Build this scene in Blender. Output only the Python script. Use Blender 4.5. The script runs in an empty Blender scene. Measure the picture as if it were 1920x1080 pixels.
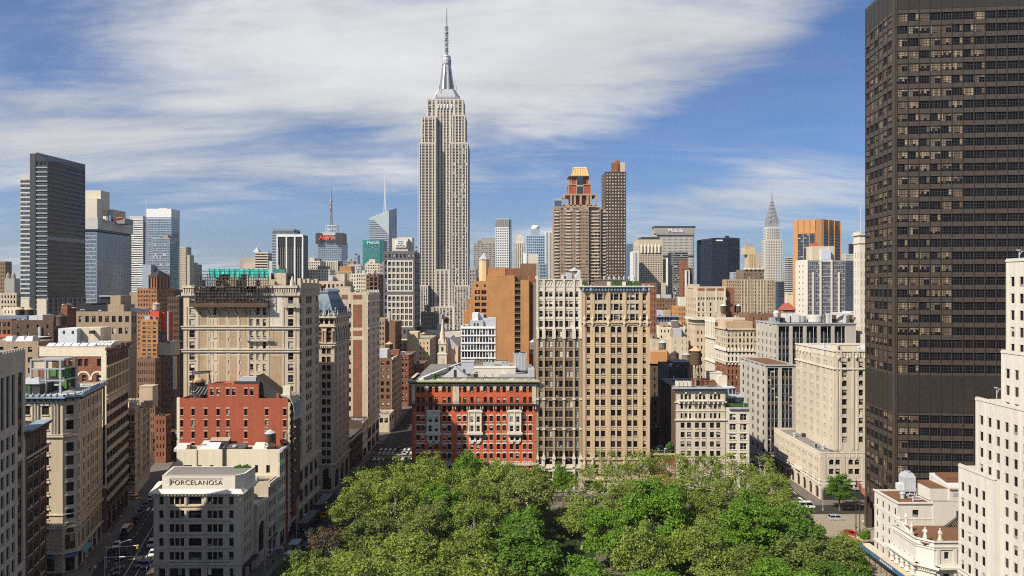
import bpy, math, random
import numpy as np
from mathutils import Vector, Matrix, Euler
SC = bpy.context.scene
COL = SC.collection
RN = random.Random(11)
# ------------------------------------------------------------------ camera, sky, sun, exposure
CAMH = 77.0
cam_d = bpy.data.cameras.new("camera"); cam = bpy.data.objects.new("camera", cam_d); COL.objects.link(cam)
cam.location = (0, 0, CAMH); cam.rotation_euler = (math.radians(90), 0, 0)
cam_d.lens = 24.0; cam_d.sensor_width = 36.0; cam_d.clip_start = 1.0; cam_d.clip_end = 40000
SC.camera = cam
SC.view_settings.view_transform = 'Standard'; SC.view_settings.look = 'None'
SC.view_settings.gamma = 1.0; SC.view_settings.use_curve_mapping = False
SC.view_settings.exposure = 0.76
SC.cycles.use_denoising = False; SC.cycles.filter_width = 1.1
SC.cycles.max_bounces = 5; SC.cycles.diffuse_bounces = 3; SC.cycles.glossy_bounces = 3
SC.cycles.transmission_bounces = 3; SC.cycles.transparent_max_bounces = 4
SUN_EL = 42.0
SUN_H = Vector((0.781, 0.625)).normalized()          # the way the light travels over the ground
ce, se = math.cos(math.radians(SUN_EL)), math.sin(math.radians(SUN_EL))
sun_dir = Vector((SUN_H.x*ce, SUN_H.y*ce, -se))
sl = bpy.data.lights.new("sun", 'SUN'); sl.energy = 4.9; sl.angle = math.radians(0.5); sl.color = (1.0, 0.905, 0.765)
so = bpy.data.objects.new("sun", sl); COL.objects.link(so); so.rotation_euler = sun_dir.to_track_quat('-Z', 'Y').to_euler()
so.location = (-300, -200, 600)
world = bpy.data.worlds.new("World"); SC.world = world; world.use_nodes = True
def make_world():
 nt = world.node_tree; nt.nodes.clear()
 N = lambda t: nt.nodes.new(t)
 L = nt.links.new
 out = N('ShaderNodeOutputWorld'); bg = N('ShaderNodeBackground'); L(bg.outputs[0], out.inputs[0])
 sky = N('ShaderNodeTexSky'); sky.sky_type = 'NISHITA'; sky.sun_disc = False
 sky.sun_elevation = math.radians(SUN_EL)
 sky.sun_rotation = math.atan2(-SUN_H.x, -SUN_H.y)
 sky.altitude = 50; sky.air_density = 1.0; sky.dust_density = 1.0; sky.ozone_density = 3.0
 bg.inputs[1].default_value = SKY_STRENGTH
 tc = N('ShaderNodeTexCoord')
 sep = N('ShaderNodeSeparateXYZ'); L(tc.outputs['Generated'], sep.inputs[0])
 def M(op, a, b=None, c=None, clamp=False):
  n = N('ShaderNodeMath'); n.operation = op; n.use_clamp = clamp
  for i, v in enumerate((a, b, c)):
   if v is None: continue
   if isinstance(v, (int, float)): n.inputs[i].default_value = v
   else: L(v, n.inputs[i])
  return n.outputs[0]
 x, y, z = sep.outputs
 az = M('ARCTAN2', x, y); el = M('ARCSINE', z)
 # high thin cloud on a flat layer, so its streaks run out towards the horizon
 den = M('ADD', M('MAXIMUM', z, 0.0), 0.16)
 cx = M('DIVIDE', x, den); cy = M('DIVIDE', y, den)
 cmb = N('ShaderNodeCombineXYZ'); L(cx, cmb.inputs[0]); L(cy, cmb.inputs[1])
 def noise(scale, rot, sx, sy, detail, rough, dist, off):
  mp = N('ShaderNodeMapping'); mp.inputs['Rotation'].default_value = (0, 0, rot)
  mp.inputs['Scale'].default_value = (sx, sy, 1); mp.inputs['Location'].default_value = off
  L(cmb.outputs[0], mp.inputs[0])
  n = N('ShaderNodeTexNoise'); n.inputs['Scale'].default_value = scale; n.inputs['Detail'].default_value = detail
  n.inputs['Roughness'].default_value = rough; n.inputs['Distortion'].default_value = dist
  L(mp.outputs[0], n.inputs['Vector']); return n.outputs['Fac']
 n1 = noise(0.75, 0.35, 0.8, 1.5, 9, 0.6, 0.5, (3.1, 1.7, 0))
 n2 = noise(2.3, 0.55, 0.45, 1.6, 8, 0.62, 1.2, (0.4, 7.7, 0))
 def blob(px, py, rx, ry, tilt, amp):
  a0 = math.atan((px-960)/1280); e0 = math.atan((540-py)/1280*math.cos(a0))
  da = M('SUBTRACT', az, a0); de = M('SUBTRACT', el, e0)
  c, s = math.cos(tilt), math.sin(tilt)
  u = M('ADD', M('MULTIPLY', da, c), M('MULTIPLY', de, s)); v = M('SUBTRACT', M('MULTIPLY', de, c), M('MULTIPLY', da, s))
  q = M('ADD', M('POWER', M('DIVIDE', u, rx/1280), 2.0), M('POWER', M('DIVIDE', v, ry/1280), 2.0))
  return M('MULTIPLY', M('EXPONENT', M('MULTIPLY', q, -1.0)), amp)
 mask = None
 for b in SKY_BLOBS:
  v = blob(*b); mask = v if mask is None else M('ADD', mask, v)
 mask = M('ADD', mask, M('MULTIPLY', M('LESS_THAN', y, 0.0), 0.12))       # cloud added behind the camera, out of view, to whiten the fill light
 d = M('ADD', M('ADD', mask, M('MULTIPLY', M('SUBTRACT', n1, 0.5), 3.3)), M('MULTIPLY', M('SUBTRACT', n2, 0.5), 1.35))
 mr = N('ShaderNodeMapRange'); mr.interpolation_type = 'SMOOTHSTEP'
 L(d, mr.inputs[0]); mr.inputs[1].default_value = -0.3; mr.inputs[2].default_value = 1.15
 mr.inputs[3].default_value = 0.0; mr.inputs[4].default_value = 0.9
 thin = M('MULTIPLY', M('POWER', n2, 2.0), 0.3)
 low = M('MULTIPLY', M('EXPONENT', M('MULTIPLY', M('MAXIMUM', el, 0.0), -13.0)), 0.3)       # thin milky veil low over the horizon
 fac = M('ADD', M('ADD', mr.outputs[0], thin), low, clamp=True)
 # cloud body: brighter where thin and lit, greyer where thick
 shade = N('ShaderNodeMapRange'); L(n1, shade.inputs[0]); shade.inputs[1].default_value = 0.3; shade.inputs[2].default_value = 0.72
 ramp = N('ShaderNodeMix'); ramp.data_type = 'RGBA'; L(shade.outputs[0], ramp.inputs[0])
 ramp.inputs[6].default_value = (4.4, 4.6, 5.0, 1); ramp.inputs[7].default_value = (8.6, 8.7, 8.8, 1)
 tint = N('ShaderNodeMix'); tint.data_type = 'RGBA'; tint.blend_type = 'MULTIPLY'; tint.inputs[0].default_value = 1.0
 L(sky.outputs[0], tint.inputs[6]); tint.inputs[7].default_value = SKY_TINT
 mix = N('ShaderNodeMix'); mix.data_type = 'RGBA'; L(fac, mix.inputs[0]); L(tint.outputs[2], mix.inputs[6]); L(ramp.outputs[2], mix.inputs[7])
 L(mix.outputs[2], bg.inputs[0])
SKY_TINT = (0.49, 0.75, 1.12, 1); SKY_STRENGTH = 0.058
SKY_BLOBS = [(420, 150, 620, 150, 0.06, 0.85), (120, 280, 360, 60, -0.03, 0.6), (1150, 90, 420, 100, 0.1, 0.8),
             (1040, 200, 240, 50, 0.15, 0.35), (1480, 60, 110, 60, 0.2, 0.35), (1440, 340, 260, 40, 0.12, 0.35), (560, 330, 200, 30, 0.1, 0.2), (1530, 285, 120, 24, 0.15, 0.25),
             (1640, 130, 120, 130, 0.0, -0.9), (150, 130, 200, 50, -0.2, -0.35), (330, 60, 150, 40, 0.2, -0.25), (900, 345, 300, 30, 0.05, 0.35), (1350, 400, 350, 40, 0.06, 0.3), (330, 410, 420, 46, 0.0, -0.4), (1330, 215, 150, 42, 0.3, -0.5), (-20, -20, 190, 110, 0.3, -0.45), (1150, 300, 300, 50, 0.05, -0.45), (640, 400, 420, 60, 0.0, -0.4), (1700, 230, 250, 60, 0, -0.3)]
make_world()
# ------------------------------------------------------------------ pixel of the photograph + distance -> metres
F = 1280.0
def X(px, Y): return (px-960.0)/F*Y
def Z(py, Y): return CAMH-(py-540.0)/F*Y
def YX(px, x): return x*F/(px-960.0)          # how far a point of the line X = x is, seen at px
# ------------------------------------------------------------------ materials
def srgb(h):
 h = h.lstrip('#'); c = [int(h[i:i+2], 16)/255 for i in (0, 2, 4)]
 return tuple((v/12.92 if v <= 0.04045 else ((v+0.055)/1.055)**2.4) for v in c)
_mats = {}
def _bsdf(name):
 m = bpy.data.materials.new(name); m.use_nodes = True
 return m, m.node_tree, m.node_tree.nodes['Principled BSDF']
def wallm(name, c, var=0.22, streak=0.32, rough=0.88, fine=1.0, warm=0.0):
 """masonry: large stains, rain streaks, fine mottling, a little bump; colour c is linear albedo"""
 if name in _mats: return _mats[name]
 m, nt, b = _bsdf(name); N = nt.nodes.new; L = nt.links.new
 geo = N('ShaderNodeNewGeometry')
 def noise(scale, vec, detail=5, rough=0.6):
  mp = N('ShaderNodeMapping'); mp.inputs['Scale'].default_value = vec; L(geo.outputs['Position'], mp.inputs[0])
  n = N('ShaderNodeTexNoise'); n.inputs['Scale'].default_value = scale; n.inputs['Detail'].default_value = detail
  n.inputs['Roughness'].default_value = rough; L(mp.outputs[0], n.inputs['Vector']); return n.outputs['Fac']
 a = noise(0.06, (1, 1, 1.0), 4); s = noise(0.9, (1, 1, 0.05), 4); f = noise(2.6, (1, 1, 2.2), 3, 0.7)
 def mad(x, k, off):
  n = N('ShaderNodeMath'); n.operation = 'MULTIPLY_ADD'; L(x, n.inputs[0]); n.inputs[1].default_value = k; n.inputs[2].default_value = off; return n.outputs[0]
 def mul(x, y):
  n = N('ShaderNodeMath'); n.operation = 'MULTIPLY'; L(x, n.inputs[0]); L(y, n.inputs[1]); return n.outputs[0]
 k = mul(mul(mad(a, var*2, 1-var), mad(s, streak*2, 1-streak)), mad(f, 0.36*fine, 1-0.18*fine))
 hsv = N('ShaderNodeMix'); hsv.data_type = 'RGBA'; hsv.blend_type = 'MULTIPLY'; hsv.inputs[0].default_value = 1.0
 hsv.inputs[6].default_value = (*c, 1); L(k, hsv.inputs[7]); L(hsv.outputs[2], b.inputs['Base Color'])
 b.inputs['Roughness'].default_value = rough; b.inputs['Specular IOR Level'].default_value = 0.25
 bp = N('ShaderNodeBump'); bp.inputs['Strength'].default_value = 0.25; bp.inputs['Distance'].default_value = 0.06
 L(f, bp.inputs['Height']); L(bp.outputs[0], b.inputs['Normal'])
 _mats[name] = m; return m
def brickm(name, c, c2=None, var=0.24):
 """brickwork: courses too fine to see singly, so patches of lighter and darker bricks over stains"""
 if name in _mats: return _mats[name]
 c2 = c2 or tuple(v*0.62 for v in c)
 m, nt, b = _bsdf(name); N = nt.nodes.new; L = nt.links.new
 geo = N('ShaderNodeNewGeometry'); sp = N('ShaderNodeSeparateXYZ'); L(geo.outputs['Position'], sp.inputs[0])
 ad = N('ShaderNodeMath'); ad.operation = 'ADD'; L(sp.outputs[0], ad.inputs[0]); L(sp.outputs[1], ad.inputs[1])
 cb = N('ShaderNodeCombineXYZ'); L(ad.outputs[0], cb.inputs[0]); L(sp.outputs[2], cb.inputs[1])
 br = N('ShaderNodeTexBrick'); L(cb.outputs[0], br.inputs['Vector']); br.inputs['Scale'].default_value = 1.0
 br.inputs['Brick Width'].default_value = 0.62; br.inputs['Row Height'].default_value = 0.24; br.inputs['Mortar Size'].default_value = 0.012
 br.inputs['Color1'].default_value = (*c, 1); br.inputs['Color2'].default_value = (*c2, 1); br.inputs['Mortar'].default_value = (*[min(1, v*0.8+0.06) for v in c], 1)
 n1 = N('ShaderNodeTexNoise'); n1.inputs['Scale'].default_value = 0.12; n1.inputs['Detail'].default_value = 6; L(geo.outputs['Position'], n1.inputs['Vector'])
 mp = N('ShaderNodeMapping'); mp.inputs['Scale'].default_value = (1, 1, 0.05); L(geo.outputs['Position'], mp.inputs[0])
 n2 = N('ShaderNodeTexNoise'); n2.inputs['Scale'].default_value = 0.8; n2.inputs['Detail'].default_value = 4; L(mp.outputs[0], n2.inputs['Vector'])
 a = N('ShaderNodeMath'); a.operation = 'MULTIPLY_ADD'; L(n1.outputs['Fac'], a.inputs[0]); a.inputs[1].default_value = var*2.4; a.inputs[2].default_value = 1-var*1.2
 s = N('ShaderNodeMath'); s.operation = 'MULTIPLY_ADD'; L(n2.outputs['Fac'], s.inputs[0]); s.inputs[1].default_value = 0.4; s.inputs[2].default_value = 0.8
 k = N('ShaderNodeMath'); k.operation = 'MULTIPLY'; L(a.outputs[0], k.inputs[0]); L(s.outputs[0], k.inputs[1])
 mx = N('ShaderNodeMix'); mx.data_type = 'RGBA'; mx.blend_type = 'MULTIPLY'; mx.inputs[0].default_value = 1.0
 L(br.outputs['Color'], mx.inputs[6]); L(k.outputs[0], mx.inputs[7]); L(mx.outputs[2], b.inputs['Base Color'])
 b.inputs['Roughness'].default_value = 0.9; b.inputs['Specular IOR Level'].default_value = 0.2
 _mats[name] = m; return m
def plain(name, c, rough=0.6, metal=0.0, spec=0.4, var=0.15, ior=None):
 if name in _mats: return _mats[name]
 m, nt, b = _bsdf(name); N = nt.nodes.new; L = nt.links.new
 n = N('ShaderNodeTexNoise'); n.inputs['Scale'].default_value = 0.7; n.inputs['Detail'].default_value = 5
 g = N('ShaderNodeNewGeometry'); L(g.outputs['Position'], n.inputs['Vector'])
 k = N('ShaderNodeMath'); k.operation = 'MULTIPLY_ADD'; L(n.outputs['Fac'], k.inputs[0]); k.inputs[1].default_value = var*2; k.inputs[2].default_value = 1-var
 mx = N('ShaderNodeMix'); mx.data_type = 'RGBA'; mx.blend_type = 'MULTIPLY'; mx.inputs[0].default_value = 1.0
 mx.inputs[6].default_value = (*c, 1); L(k.outputs[0], mx.inputs[7]); L(mx.outputs[2], b.inputs['Base Color'])
 b.inputs['Roughness'].default_value = rough; b.inputs['Metallic'].default_value = metal; b.inputs['Specular IOR Level'].default_value = spec
 if ior: b.inputs['IOR'].default_value = ior
 _mats[name] = m; return m
def glassm(name, c1, c2, rough=0.07, ior=1.5, spec=0.5, wob=0.0):
 """window glass over a dark room; every pane takes its own tone between c1 and c2"""
 if name in _mats: return _mats[name]
 m, nt, b = _bsdf(name); N = nt.nodes.new; L = nt.links.new
 g = N('ShaderNodeNewGeometry'); oi = N('ShaderNodeObjectInfo')
 a = N('ShaderNodeMath'); a.operation = 'ADD'; L(g.outputs['Random Per Island'], a.inputs[0]); L(oi.outputs['Random'], a.inputs[1])
 fr = N('ShaderNodeMath'); fr.operation = 'FRACT'; L(a.outputs[0], fr.inputs[0])
 pw = N('ShaderNodeMath'); pw.operation = 'POWER'; L(fr.outputs[0], pw.inputs[0]); pw.inputs[1].default_value = 2.2
 mx = N('ShaderNodeMix'); mx.data_type = 'RGBA'; L(pw.outputs[0], mx.inputs[0]); mx.inputs[6].default_value = (*c1, 1); mx.inputs[7].default_value = (*c2, 1)
 L(mx.outputs[2], b.inputs['Base Color']); b.inputs['Roughness'].default_value = rough; b.inputs['IOR'].default_value = ior
 b.inputs['Specular IOR Level'].default_value = spec
 if wob:
  n = N('ShaderNodeTexNoise'); n.inputs['Scale'].default_value = 0.35; n.inputs['Detail'].default_value = 3; L(g.outputs['Position'], n.inputs['Vector'])
  bp = N('ShaderNodeBump'); bp.inputs['Strength'].default_value = wob; bp.inputs['Distance'].default_value = 0.3; L(n.outputs['Fac'], bp.inputs['Height']); L(bp.outputs[0], b.inputs['Normal'])
 _mats[name] = m; return m
GLASS = glassm("window glass", (0.006, 0.006, 0.007), (0.05, 0.042, 0.034), 0.16, 1.22, 0.2)
GLASSB = glassm("bluish glass", (0.012, 0.018, 0.028), (0.06, 0.09, 0.13), 0.05, 1.9)
CURT = glassm("blue curtain glass", (0.03, 0.05, 0.07), (0.09, 0.13, 0.17), 0.06, 2.1, 0.6, 0.05)
CURTD = glassm("dark curtain glass", (0.005, 0.008, 0.012), (0.018, 0.023, 0.03), 0.08, 1.3, 0.35, 0.05)
BRGL = glassm("bronze glass", (0.004, 0.0045, 0.006), (0.014, 0.015, 0.02), 0.08, 1.2, 0.2)
BLIND = glassm("window blind", (0.28, 0.26, 0.22), (0.58, 0.54, 0.46), 0.35, 1.5, 0.4)
BLINDW = glassm("warm blind", (0.10, 0.075, 0.05), (0.32, 0.25, 0.165), 0.4, 1.45, 0.3)
GREENG = glassm("blue film glass", (0.02, 0.08, 0.16), (0.03, 0.16, 0.30), 0.1, 1.6)
FRD = plain("dark window frame", (0.05, 0.045, 0.04), 0.5)
FRW = plain("pale window frame", (0.55, 0.53, 0.48), 0.6)
FRG = plain("grey window frame", (0.22, 0.22, 0.22), 0.5)
ROOFD = wallm("dark tar roof", (0.075, 0.07, 0.066), 0.5, 0.1, 0.95)
ROOFG = wallm("grey roof", (0.17, 0.163, 0.152), 0.4, 0.1, 0.95)
ROOFW = wallm("silver roof coat", (0.46, 0.465, 0.47), 0.3, 0.1, 0.7)
ROOFR = wallm("red gravel roof", (0.14, 0.068, 0.036), 0.3, 0.1, 0.95)
STEEL = plain("galvanised steel", (0.45, 0.47, 0.5), 0.45, 0.3)
DARKM = plain("dark painted metal", (0.03, 0.03, 0.032), 0.5)
GREYM = plain("grey painted metal", (0.3, 0.31, 0.33), 0.5)
WOOD = wallm("tank wood", (0.10, 0.062, 0.036), 0.4, 0.5, 0.9)
WOODG = wallm("grey tank wood", (0.17, 0.145, 0.12), 0.4, 0.5, 0.9)
CONER = wallm("tank roof tan", (0.45, 0.30, 0.17), 0.3, 0.2)
CONEG = wallm("tank roof grey", (0.36, 0.37, 0.38), 0.3, 0.2)
# ------------------------------------------------------------------ mesh builder
class Fr:
 """a wall's own frame: u along the wall (left to right from outside), v up, w outwards"""
 def __init__(s, p0, p1):
  s.o = p0; dx, dy = p1[0]-p0[0], p1[1]-p0[1]; s.L = math.hypot(dx, dy)
  s.ux, s.uy = dx/s.L, dy/s.L; s.nx, s.ny = s.uy, -s.ux; s.ang = math.atan2(s.uy, s.ux)
 def p(s, u, v, w=0.0): return (s.o[0]+s.ux*u+s.nx*w, s.o[1]+s.uy*u+s.ny*w, v)
class MB:
 def __init__(s): s.v = []; s.f = []; s.m = []; s.mats = []
 def mi(s, m):
  if m in s.mats: return s.mats.index(m)
  s.mats.append(m); return len(s.mats)-1
 def face(s, pts, m):
  n = len(s.v); s.v.extend(pts); s.f.append(tuple(range(n, n+len(pts)))); s.m.append(s.mi(m))
 def hexa(s, P, m, skip=()):
  """P: 8 points, bottom ring 0-3 (counter-clockwise seen from above), top ring 4-7"""
  for k, q in enumerate(((0, 1, 5, 4), (1, 2, 6, 5), (2, 3, 7, 6), (3, 0, 4, 7), (4, 5, 6, 7), (3, 2, 1, 0))):
   if k not in skip: s.face([P[i] for i in q], m)
 def box(s, x0, x1, y0, y1, z0, z1, m, skip=()):
  s.hexa([(x0, y0, z0), (x1, y0, z0), (x1, y1, z0), (x0, y1, z0), (x0, y0, z1), (x1, y0, z1), (x1, y1, z1), (x0, y1, z1)], m, skip)
 def fbox(s, fr, u0, u1, v0, v1, w0, w1, m, skip=(2,)):
  s.hexa([fr.p(u0, v0, w1), fr.p(u1, v0, w1), fr.p(u1, v0, w0), fr.p(u0, v0, w0), fr.p(u0, v1, w1), fr.p(u1, v1, w1), fr.p(u1, v1, w0), fr.p(u0, v1, w0)], m, skip)
 def prism(s, pts, z0, z1, m, bottom=False):
  n = len(pts)
  for i in range(n):
   a, b = pts[i], pts[(i+1) % n]; s.face([(a[0], a[1], z0), (b[0], b[1], z0), (b[0], b[1], z1), (a[0], a[1], z1)], m)
  s.face([(p[0], p[1], z1) for p in pts], m)
  if bottom: s.face([(p[0], p[1], z0) for p in reversed(pts)], m)
 def loft(s, rings, m, cap=True):
  for a, b in zip(rings, rings[1:]):
   n = len(a)
   for i in range(n):
    j = (i+1) % n; s.face([a[i], a[j], b[j], b[i]], m)
  if cap: s.face(list(rings[-1]), m)
 def lathe(s, cx, cy, prof, m, n=16, ph=0.0):
  rings = [[(cx+r*math.cos(2*math.pi*i/n+ph), cy+r*math.sin(2*math.pi*i/n+ph), z) for i in range(n)] for r, z in prof]
  s.loft(rings, m, prof[-1][0] > 1e-3)
 def tube(s, p, q, r, m, n=6, r2=None):
  p, q = Vector(p), Vector(q); d = (q-p); 
  if d.length < 1e-6: return
  d.normalize(); a = d.orthogonal().normalized(); b = d.cross(a); r2 = r if r2 is None else r2
  ra = [tuple(p+(a*math.cos(2*math.pi*i/n)+b*math.sin(2*math.pi*i/n))*r) for i in range(n)]
  rb = [tuple(q+(a*math.cos(2*math.pi*i/n)+b*math.sin(2*math.pi*i/n))*r2) for i in range(n)]
  s.loft([ra, rb], m)
 def mesh(s, name, off=(0, 0, 0)):
  me = bpy.data.meshes.new(name)
  if off != (0, 0, 0): vs = [(a-off[0], b-off[1], c-off[2]) for a, b, c in s.v]
  else: vs = s.v
  me.from_pydata(vs, [], s.f)
  for m in s.mats: me.materials.append(m)
  me.polygons.foreach_set('material_index', s.m); me.update(); return me
 def build(s, name, parent=None, off=(0, 0, 0)):
  o = bpy.data.objects.new(name, s.mesh(name, off)); COL.objects.link(o)
  if parent: o.parent = parent
  return o
def tag(o, label, cat, group=None, kind=None):
 o['label'] = label; o['category'] = cat
 if group: o['group'] = group
 if kind: o['kind'] = kind
 return o
def empty(name, loc, label, cat, group=None):
 o = bpy.data.objects.new(name, None); COL.objects.link(o); o.location = loc; o.empty_display_size = 1
 return tag(o, label, cat, group)
def copy_tree(o, parent=None):
 c = o.copy(); COL.objects.link(c); c.parent = parent
 for ch in [k for k in CHILD.get(o.name, [])]: copy_tree(ch, c)
 return c
CHILD = {}
def kid(o, p): CHILD.setdefault(p.name, []).append(o); o.parent = p; return o
# ------------------------------------------------------------------ windows
_wm = {}
WST = {  # style: frame, glass, blind, chance of a blind, kind
 'hung': (FRD, GLASS, BLIND, .45, 'h'), 'hungw': (FRW, GLASS, BLIND, .4, 'h'), 'hungg': (FRG, GLASS, BLIND, .5, 'h'),
 'dark': (FRD, GLASS, BLIND, .06, 'h'), 'pane': (FRD, GLASS, BLIND, .12, 'p'), 'trip': (FRD, GLASS, BLIND, .25, 't'),
 'tripw': (FRW, GLASS, BLIND, .3, 't'), 'blue': (FRG, GREENG, BLIND, .1, 'h'), 'bglass': (FRG, GLASSB, BLIND, .2, 't'), 'bpane': (FRG, GLASSB, BLIND, .15, 'p'),
 'resi': (FRW, GLASSB, BLIND, .5, 'p'), 'wht': (FRD, BLIND, BLIND, 1.0, 'p'), 'curt': (FRG, CURT, BLIND, .03, 'p'), 'curtd': (FRG, CURTD, BLIND, .02, 'p'), 'bron': (DARKM, BRGL, BLINDW, .0, 'g'), 'bronw': (DARKM, BRGL, BLINDW, 1.0, 'g'),
}
def win_parts(style, w, h, var, lite):
 fr, gl, bl, pb, kd = WST[style]; r = random.Random('%s %.2f %.2f %d' % (style, w, h, var))
 mb = MB(); x0, x1 = -w/2, w/2
 q = lambda a, b, c, d, y, m: mb.face([(a, y, c), (b, y, c), (b, y, d), (a, y, d)], m)
 t = min(0.09, w*0.07)
 def bar(a, b, c, d):
  if lite: q(a, b, c, d, -0.05, fr)
  else: mb.box(a, b, -0.07, 0.0, c, d, fr, (2,))
 def pane(a, b, c, d):
  if r.random() < pb:
   f = r.choice((0.3, 0.45, 0.5, 0.55, 0.75, 1.0)) ; zc = d-(d-c)*f
   if f < 1: q(a, b, c, zc, 0, gl)
   q(a, b, zc, d, 0, bl)
  else: q(a, b, c, d, 0, gl)
 if kd == 'p':
  pane(x0, x1, 0, h)
  if not lite: bar(x0, x1, 0, t); bar(x0, x1, h-t, h); bar(x0, x0+t, t, h-t); bar(x1-t, x1, t, h-t)
 elif kd == 'h':
  pane(x0, x1, 0, h); bar(x0, x1, h*0.49-t*0.4, h*0.49+t*0.4)
  if not lite: bar(x0, x1, 0, t); bar(x0, x1, h-t, h); bar(x0, x0+t, t, h-t); bar(x1-t, x1, t, h-t)
  if var == 7 and not lite: mb.box(-w*.3, w*.3, -.32, .02, t, t+min(.45, h*.22), FRG, (2,))
 elif kd == 't':
  n = max(2, round(w/1.1))
  for i in range(n): pane(x0+w*i/n, x0+w*(i+1)/n, 0, h)
  for i in range(1, n): bar(x0+w*i/n-t*.5, x0+w*i/n+t*.5, 0, h)
  bar(x0, x1, h*0.5-t*0.4, h*0.5+t*0.4)
  if not lite: bar(x0, x1, 0, t); bar(x0, x1, h-t, h); bar(x0, x0+t, t, h-t); bar(x1-t, x1, t, h-t)
 elif kd == 'g':
  for i in range(4):
   a, b = x0+w*i/4, x0+w*(i+1)/4
   if pb > 0:
    f = (1.0, 0.85, 0.6, 0.3)[(var+r.randrange(2)) % 4] if var < 6 else (0.0, 0.0, 0.0, r.choice((1.0, 0.8)))[i]
    zc = h*(1-f)
    if f < 1: q(a, b, 0, zc, 0, gl)
    if f > 0: q(a, b, zc, h, 0, bl)
   else: q(a, b, 0, h, 0, gl)
  for i in range(1, 4): q(x0+w*i/4-.06, x0+w*i/4+.06, 0, h, -.05, fr)
  for k in (0.33, 0.66): q(x0, x1, h*k-.05, h*k+.05, -.045, fr)
 return mb
def win_mesh(style, w, h, var):
 k = (style, round(w, 2), round(h, 2), var)
 if k not in _wm: _wm[k] = win_parts(style, w, h, var, False).mesh("window")
 return _wm[k]
_wl = {}
def win_lite(style, w, h, var):
 k = (style, round(w, 2), round(h, 2), var)
 if k not in _wl: _wl[k] = win_parts(style, w, h, var, True)
 return _wl[k]
MIN_PX = 26.0
ON_ROOF = ('bulkhead', 'rooftop_unit', 'skylight', 'duct', 'roof_shed', 'roof_planter', 'roof_room', 'roof_railing', 'roof_mast', 'flue', 'billboard_frame', 'penthouse', 'roof_house', 'roof_drum', 'roof_dish', 'white_bulkhead', 'brick_bulkhead', 'roof_garden', 'cooling_unit', 'roof_deck', 'aerial')
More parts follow.
